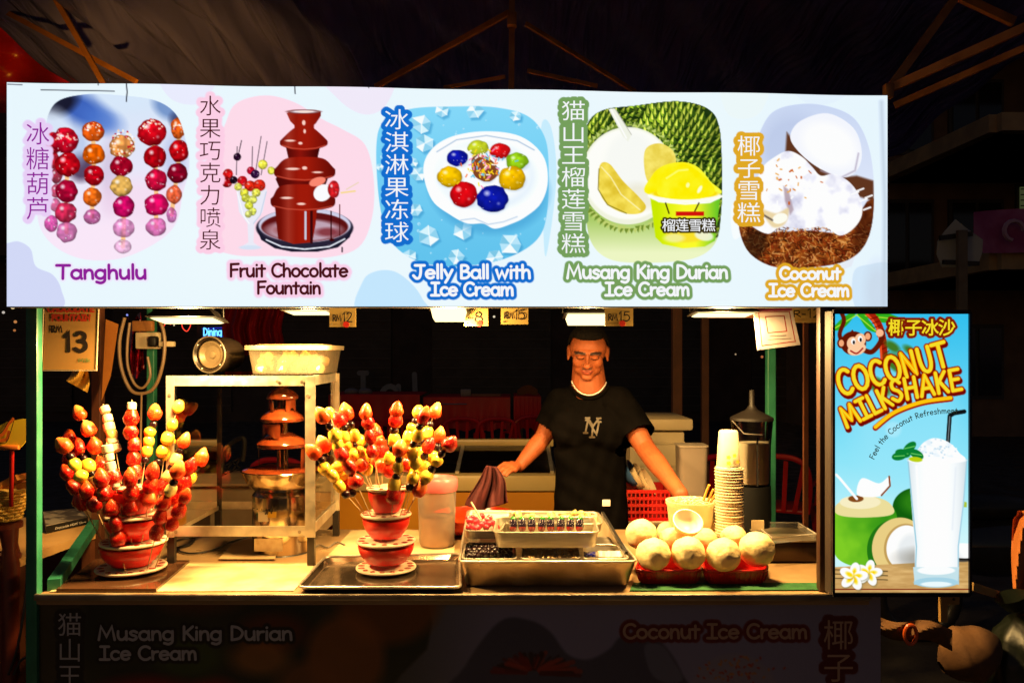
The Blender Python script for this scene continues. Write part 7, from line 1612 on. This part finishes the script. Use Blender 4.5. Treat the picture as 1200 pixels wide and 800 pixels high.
o = MB().sheet(lambda u, v: P(606+u*24, 457+v*10-6*math.sin(u*3), YT+.2+.1*v), 10, 6).build("brown_packet", mat("dim_tan", (.25,.14,.07), .6), None, loc=P(617,462,YT+.2)); tag(o, "crumpled brown packet on the table by the vendor's elbow", "packet")
# things behind the glass case
o = thing("cardboard_box", "tan cardboard box on the rear bench seen through the glass case", "box", P(305,585,3.6))
MB().bbox(P(322,590,3.75), (.5,.3,.24), .004).build("box_body", CARD, o, smooth=False); MB().bbox(P(322,561,3.75)+Vector((0,-.01,0)), (.53,.33,.012), .003).build("box_lid", CARD, o, smooth=False)
rb_ = thing("rear_bench", "tan wooden bench behind the glass case and red skewer stand", "bench", (P(250,HY,3.9).x, 3.9, 0))
zb_ = CAMZ-(560-HY)*S(4.0); MB().bbox((P(225,HY,4.0).x, 4.05, zb_-.02), (1.0,.42,.04), .005).build("bench_top", mat("bench_board", (.34,.2,.09), .6, c2=(.26,.14,.06), nscale=5), rb_)
MB().box((P(225,HY,4.0).x, 3.88, zb_-.25), (.98,.03,.42)).build("bench_front", MATS["bench_board"], rb_, smooth=False)
for dx in (-.46,.46):
    for dy in (-.15,.17): MB().box((P(225,HY,4.0).x+dx, 4.05+dy, (zb_-.04)/2), (.04,.04,zb_-.04)).build("leg", BROWNP, rb_, smooth=False)
bk = thing("folding_basket", "black wire handled basket standing on the rear bench inside view of the case", "basket", P(275,556,3.85))
MB().tube(cr3([P(259,562,3.85),P(262,532,3.85),P(272,518,3.85),P(286,514,3.85)]+[P(284,540,3.85)]), .012, 8).build("handle", BLACKP, bk)
m = MB(); 
for a_, b_ in (((262,546),(282,536)),((262,556),(282,548)),((262,546),(272,552)),((272,541),(282,548)),((272,552),(282,536)),((262,556),(272,541))): m.bar(P(*a_,3.85), P(*b_,3.85), .006, .006)
m.build("wire_side", BLACKP, bk, smooth=False, kind="stuff")
rd = MB().sheet(lambda u, v: P(262+u*70+2*math.sin(v*9), 350+v*66, 8.0+.12*math.sin(u*22)+.05*math.sin(u*51+v*3)), 60, 10).build("red_curtain", mat("dark_red_cloth", (.7,.01,.012), .7, c2=(.5,.008,.01), nscale=3), None, loc=P(297,360,8)); tag(rd, "dark red curtain hanging behind the speaker and tub", "curtain")
# neon letters and small lights
ne = thing("neon_sign", "small blue neon sign reading Dining in the dark above the round speaker", "sign", P(249,388,8.6))
fN_ = lambda px, py, off=0: P(px, py, 8.6-off)
write("lettering", lay("Dining", 238.5, 260, 393, 8.6), 1.5, fN_, emis("neon_blue", (.10,.42,1.0), 2.6), ne); write("tube_glow", [[(237,385),(262,384)],[(238,395),(261,394)]], 1.0, fN_, emis("neon_deep_blue", (.02,.03,.7), .8), ne); MB().box(P(249,388,8.75), (.3,.1,.16)).build("sign_box", BLACKM, ne, smooth=False)
o = write("neon_squiggle", [crom([(213,377),(214,384),(219,388),(223,382),(223,376)]),crom([(192,382),(196,377),(200,380)])], 1.2, fN_, emis("neon_red", (1,.06,.03), 1.3), None); tag(o, "thin red neon squiggle beside the blue neon word", "neon light")
def bulb(px, py, Y, r, c, s_, lab):
    e = emis("bulb_%d_%d" % (px, py), c, s_); p = P(px,py,Y); o = MB().ball(p, r*S(Y), 8, 6).build("string_light", e, None, loc=p); tag(o, lab, "light", "tiny distant lights")
for px, py, r, c, s_, lab in ((265.5,366,1.6,(1,.9,.7),1.2,"tiny white lamp dot above the neon word"),(204,381,1,(1,.8,.5),.8,"tiny warm lamp dot beside the red neon squiggle"),(266,378,1.2,(.9,.9,1),.5,"dim white lamp dot nearest the neon word"),(15,360,2.2,(1,.75,.4),.9,"bright warm lamp dot outside the green post, just under the sign"),(4,366,1.6,(.9,.8,.7),.6,"whitish lamp dot at the far edge under the sign"),(18,377,1.8,(1,.4,.12),.5,"orange lamp dot, upper of the pair outside the green post"),(17,387,1.5,(1,.35,.1),.4,"orange lamp dot, lower of the pair outside the green post"),(149,369,1.3,(.3,.35,1),.9,"tiny blue lamp dot above the sockets"),(862,415,1,(1,.7,.4),.4,"faint warm lamp dot behind the milk jug"),(579,371,1.4,(1,.85,.6),.8,"small bright lamp dot beneath the RM 15 tag without dot"),(893,418,1.6,(1,.3,.1),.4,"faint red lamp dot by the green post")):
    bulb(px, py, 9, r, c, s_, lab)
# ---------------------------------------------------------------- neighbour table outside the green post
nt = thing("side_table", "small tan topped table beside the green post holding the glove box", "table", (P(70,HY,3.0).x, 3.0, 0))
zn = CAMZ-(640-HY)*S(2.95); v = [at_z(-60,668,zn), at_z(20,655,zn), at_z(112,622,zn), at_z(100,606,zn), at_z(-60,606,zn)]
MB().add(v+[p-Vector((0,0,.03)) for p in v], [(0,1,2,3,4),(9,8,7,6,5)]+[(i,(i+1)%5,5+(i+1)%5,5+i) for i in range(5)]).build("tabletop", mat("tan_laminate", (.8,.48,.17), .5, c2=(.66,.36,.12), nscale=5, rvar=.1), nt, smooth=False)
c = sum(v, Vector())/5
for i in (1, 2, 3): p = v[i].lerp(c,.1); MB().box((p.x,p.y,(zn-.03)/2), (.035,.035,zn-.03)).build("leg", BROWNP, nt, smooth=False)
MB().box((v[1].x-.25,v[1].y+.14,(zn)/2-.1), (.62,.03,zn-.2)).build("apron_panel", mat("maroon_panel", (.1,.012,.008), .6, c2=(.06,.01,.006), nscale=4), nt, smooth=False)
gb = thing("glove_box", "flat white and black box of disposable gloves on the side table", "box", at_z(75,620,zn))
A_, B_, C_, D_ = at_z(54,625,zn+.001), at_z(103,614,zn+.001), at_z(94,603,zn+.001), at_z(50,608,zn+.001); h_ = Vector((0,0,.030))
MB().hexa([A_,B_,C_,D_],[A_+h_,B_+h_,C_+h_,D_+h_]).build("box_body", BLACKP, gb, smooth=False); e_ = Vector((0,0,.0015)); MB().hexa([A_+h_,B_+h_,C_+h_,D_+h_],[A_+h_+e_,B_+h_+e_,C_+h_+e_,D_+h_+e_]).build("box_top", mat("box_top_print", (.45,.38,.3), .5, c2=(.1,.08,.07), nscale=16, contrast=(.45,.55)), gb, smooth=False)
cu = bpy.data.curves.new("t",'FONT'); cu.body = "Disposable HDPE Glove"; cu.size = 1; ob = bpy.data.objects.new("t", cu); col.objects.link(ob); dg = bpy.context.evaluated_depsgraph_get(); me = ob.evaluated_get(dg).to_mesh()
vv = [(p.co.x,p.co.y) for p in me.vertices]; ff = [tuple(p.vertices) for p in me.polygons]; ob.evaluated_get(dg).to_mesh_clear(); bpy.data.objects.remove(ob)
wm = max(p[0] for p in vv); nn = (B_-A_).cross(Vector((0,0,1))).normalized(); nn = nn if nn.y < 0 else -nn
MB().add([A_.lerp(B_, .2+.75*x_/wm)+h_*(.30+.42*y_)+nn*.0012 for x_, y_ in vv], ff).build("lettering", mat("white_lettering", (.75,.7,.62), .5), gb, smooth=False)
wb = thing("wicker_basket", "round yellow wicker basket holding a red and yellow bundle", "basket", P(8,600,2.75))
Yw = 2.75; q = S(Yw); zw_ = lambda py: CAMZ-(py-HY)*q; WK = mat("yellow_wicker", (.85,.55,.1), .5, c2=(.7,.4,.06), nscale=30); cw = P(4,HY,Yw); m = MB()
for k in range(9):
    py = 575+k*4; r_ = (26-k*1.1)*q; m.tube([Vector((cw.x+math.cos(a)*(r_+.004*math.sin(a*12+k*PI)), Yw+math.sin(a)*(r_+.004*math.sin(a*12+k*PI)), zw_(py))) for a in [i*PI/36 for i in range(72)]], .0055, 5, closed=True)
m.build("weave", WK, wb, kind="stuff"); m = MB()
for k in range(24): a = k*PI/12; m.bar((cw.x+math.cos(a)*26*q, Yw+math.sin(a)*26*q, zw_(573)), (cw.x+math.cos(a)*17*q, Yw+math.sin(a)*17*q, zw_(608)), .006, .006)
m.build("stake", WK, wb, smooth=False, kind="stuff"); MB().tube([Vector((cw.x+math.cos(a)*27*q, Yw+math.sin(a)*27*q, zw_(572))) for a in [i*PI/24 for i in range(48)]], .009, 8, closed=True).build("rim", WK, wb); MB().lathe([(0,0),(17*q,0),(17*q,.004),(0,.004)], (cw.x,Yw,zw_(608)), 24).build("basket_floor", WK, wb)
o = thing("fan_bundle", "crumpled red and yellow paper bundle lying in the wicker basket", "bundle", P(6,572,Yw)); RO = mat("red_paper", (.55,.05,.01), .5, c2=(.65,.28,.03), nscale=14, bump=.5)
for i, (px, py, px1, py1) in enumerate(((-10,576,26,558),(0,574,34,566),(-6,568,18,571))): MB().bar(P(px,py,Yw-.02-i*.02), P(px1,py1,Yw-.05+i*.04), .05, .02).build("paper_strip", RO, o, smooth=False)
bs_ = thing("basket_stand", "dark red turned wooden stool under the wicker basket", "stool", (cw.x, Yw, 0)); DR = mat("dark_red_wood", (.12,.02,.01), .35, c2=(.2,.035,.015), nscale=6)
MB().lathe([(0,zw_(612)),(20*q,zw_(612)),(20*q,zw_(618)),(0,zw_(618))], (cw.x,Yw,0), 24).build("seat", DR, bs_)
for a in (-.6,-2.5,1.6): MB().tube([(cw.x+math.cos(a)*12*q,Yw+math.sin(a)*12*q,zw_(618)),(cw.x+math.cos(a)*15*q,Yw+math.sin(a)*15*q,zw_(640)),(cw.x+math.cos(a)*17*q,Yw+math.sin(a)*17*q,zw_(658)),(cw.x+math.cos(a)*22*q,Yw+math.sin(a)*22*q,0)], [.03,.022,.03,.02], 10).build("leg", DR, bs_)
MB().tube([(cw.x+math.cos(a)*15*q,Yw+math.sin(a)*15*q,zw_(652)) for a in [k*PI/10 for k in range(20)]], .012, 8, closed=True).build("stretcher_ring", DR, bs_)
fs = thing("yellow_sign", "yellow cut-out sign with an orange cup drawing on a red stick", "sign", P(12,560,2.6)); q = S(2.6)
pg = [P(x,y,2.6) for x, y in ((-12,505),(8,494),(24,491),(34,491),(34,506),(30,517),(24,524),(0,527),(-12,525))]; n = len(pg); MB().add(pg+[p+Vector((0,.006,0)) for p in pg], [tuple(range(n)),tuple(range(2*n-1,n-1,-1))]+[(i,(i+1)%n,n+(i+1)%n,n+i) for i in range(n)]).build("board", mat("bright_yellow_card", (.75,.5,.02), .5, c2=(.7,.42,.02), nscale=8), fs, smooth=False)
fY = lambda px, py, off=0: P(px, py, 2.598-off)
write("drawing_print", [crom([(-4,512),(4,508),(9,498),(15,491)]),crom([(0,516),(8,514),(10,506)])], 4, fY, mat("orange_red_print", (.75,.14,.01), .5), fs); write("drawing_print", [crom([(-6,511),(3,505),(9,495),(14,490)]),crom([(-2,519),(7,518),(12,507),(16,493)])], .9, fY, INK, fs, off=.002)
MB().cyl(P(14,526,2.605), P(13,592,2.7), .007).build("stick", REDPL, fs); MB().bbox(P(12,524,2.6), (.06,.015,.014), .003).build("clip", mat("orange_clip", (.6,.15,.02), .4), fs)
rp_ = MB().sheet(lambda u, v: Vector((-3.2+u*1.62, 3.4-.1*math.sin(u*8), .02+v*.86)), 30, 8).build("red_hoarding", mat("dim_red_panel", (.12,.012,.006), .5, c2=(.06,.01,.006), nscale=2), None, loc=(-2.4,3.4,0)); tag(rp_, "dim red panel standing under the side table end of the stall", "panel")
cable([P(34,560,2.7), P(33,620,2.6), P(30,700,2.5), P(20,760,2.45), P(10,790,2.45)], .004, BLACKP, "hanging_wire", "thin black wire hanging down beside the green post")
cable([P(16,790,2.5), P(26,772,2.5), P(44,768,2.5)], .004, BLACKP, "hanging_wire", "short black wire curving towards the counter leg")
# ---------------------------------------------------------------- beside the poster, low right side of the stall
br = thing("steel_bracket", "tan steel shelf arm reaching out under the poster", "bracket", P(1110,700,2.4)); TN = mat("tan_painted_steel", (.4,.24,.08), .4, c2=(.3,.17,.05), nscale=6)
MB().bar(P(1137,686,2.42), P(1180,700,2.8), .018, .024).build("arm", TN, br, smooth=False); MB().bar(P(1105,697,2.38), P(1105,728,2.38), .02, .014).build("upright", TN, br, smooth=False); MB().bbox(P(1114,702,2.385), (.05,.012,.03), .004).build("tab", TN, br)
MB().lathe([(0,0),(.004,0),(.004,-.003),(0,-.003)], P(1118,702,2.377), 10, Matrix.Rotation(R(90),3,'X')).build("bolt", BLACKM, br)
bd = thing("canvas_bundle", "rolled tan canvas tied with an orange ring beside the counter end", "bundle", P(1090,750,2.5)); CV = mat("tan_canvas", (.16,.07,.02), .85, c2=(.06,.025,.01), nscale=7, bump=.5, bscale=30)
MB().sheet(lambda u, v: P(1028+u*88, 721+14*u+4*math.sin(u*7)+v*(20+5*u), 2.5+.03*math.sin(v*3.1)*-1+.015*math.sin(u*13+v*5)), 36, 8).build("strap", CV, bd)
MB().sheet(lambda u, v: P(1136,765,2.56)+along((1,0,.5))@Vector(((.085+.007*math.sin(u*12.566+v*6)+.005*math.sin(v*17))*math.cos(u*6.283)*math.sin(max(.02,v)*3.08)**.5, (.075+.005*math.sin(u*18.85))*math.sin(u*6.283)*math.sin(max(.02,v)*3.08)**.5, (v-.5)*.2)), 48, 14).build("roll", CV, bd, smooth="all")
MB().tube([P(1067+7*math.cos(a), 743+11*math.sin(a), 2.46) for a in [k*PI/12 for k in range(24)]], .006, 8, closed=True).build("ring", mat("orange_ring", (.6,.09,.01), .35), bd)
write("lettering", [[(1030,728),(1034,728)],[(1032,726),(1032,733)],[(1030,731),(1035,734)]], .9, lambda px, py, off=0: P(px, py, 2.455-off), mat("brown_mark", (.12,.02,.01), .6), bd)
gbg = thing("rubbish_bag", "dark green rubbish bag slumped at the edge beside the canvas roll", "rubbish bag", P(1195,790,2.5))
bm = bmesh.new(); bmesh.ops.create_icosphere(bm, subdivisions=4, radius=1)
for v_ in bm.verts:
    n_ = v_.co.copy(); k = 1+.07*math.sin(9*math.atan2(n_.y,n_.x)+3*n_.z)+.04*math.sin(17*n_.z+5*n_.x); v_.co = Vector((n_.x*.13*k, n_.y*.13*k, n_.z*.26*(1-.1*n_.z)))
MB().bm(bm, P(1206,800,2.62)).build("bag_body", mat("dark_green_plastic", (.003,.006,.003), .4, c2=(.006,.009,.005), nscale=5, bump=.6, bscale=18), gbg, smooth='all'); MB().cyl(P(1190,712,2.6), P(1184,698,2.6), .03, .05).build("bag_neck", MATS["dark_green_plastic"], gbg)
oc_ = MB().sheet(lambda u, v: P(1188+u*22-3*math.sin(v*3.1)*(1-u)+(4 if v < .1 else 0), 598+v*100, 2.7+.03*math.sin(u*7+v*4)), 12, 20).build("hanging_cloth", mat("orange_cloth", (.62,.2,.04), .7, c2=(.5,.15,.03), nscale=5), None, loc=P(1195,600,2.7)); tag(oc_, "orange cloth hanging at the picture's edge past the poster", "cloth")
sc_ = thing("motor_scooter", "black scooter parked in the dark past the poster", "scooter", (P(1165,HY,4.6).x, 4.6, 0)); SB = mat("black_paint", (.01,.011,.014), .12, c2=(.015,.016,.02), nscale=3, coat=.5)
bx0 = P(1165,HY,4.6).x
MB().ball((bx0-.1,4.6,.78), .16, 18, 12, sc=(2.2,.9,.5)).build("saddle", BLACKP, sc_); MB().ball((bx0+.0,4.6,.55), .2, 18, 12, sc=(2.0,.8,.9)).build("body_shell", SB, sc_); MB().ball((bx0+.55,4.6,.72), .17, 18, 12, sc=(.6,.9,1.9)).build("front_shield", SB, sc_)
for dx in (-.45,.7): MB().tube([(bx0+dx+math.cos(a)*.22,4.6,.25+math.sin(a)*.22) for a in [k*PI/14 for k in range(28)]], .045, 10, closed=True).build("wheel", BLACKP, sc_)
MB().bar((bx0+.55,4.3,1.03),(bx0+.55,4.9,1.03),.03,.03).build("handlebar", BLACKM, sc_, smooth=False); MB().bar((bx0+.6,4.6,.3),(bx0+.55,4.6,1.02),.04,.04).build("fork", BLACKM, sc_, smooth=False)
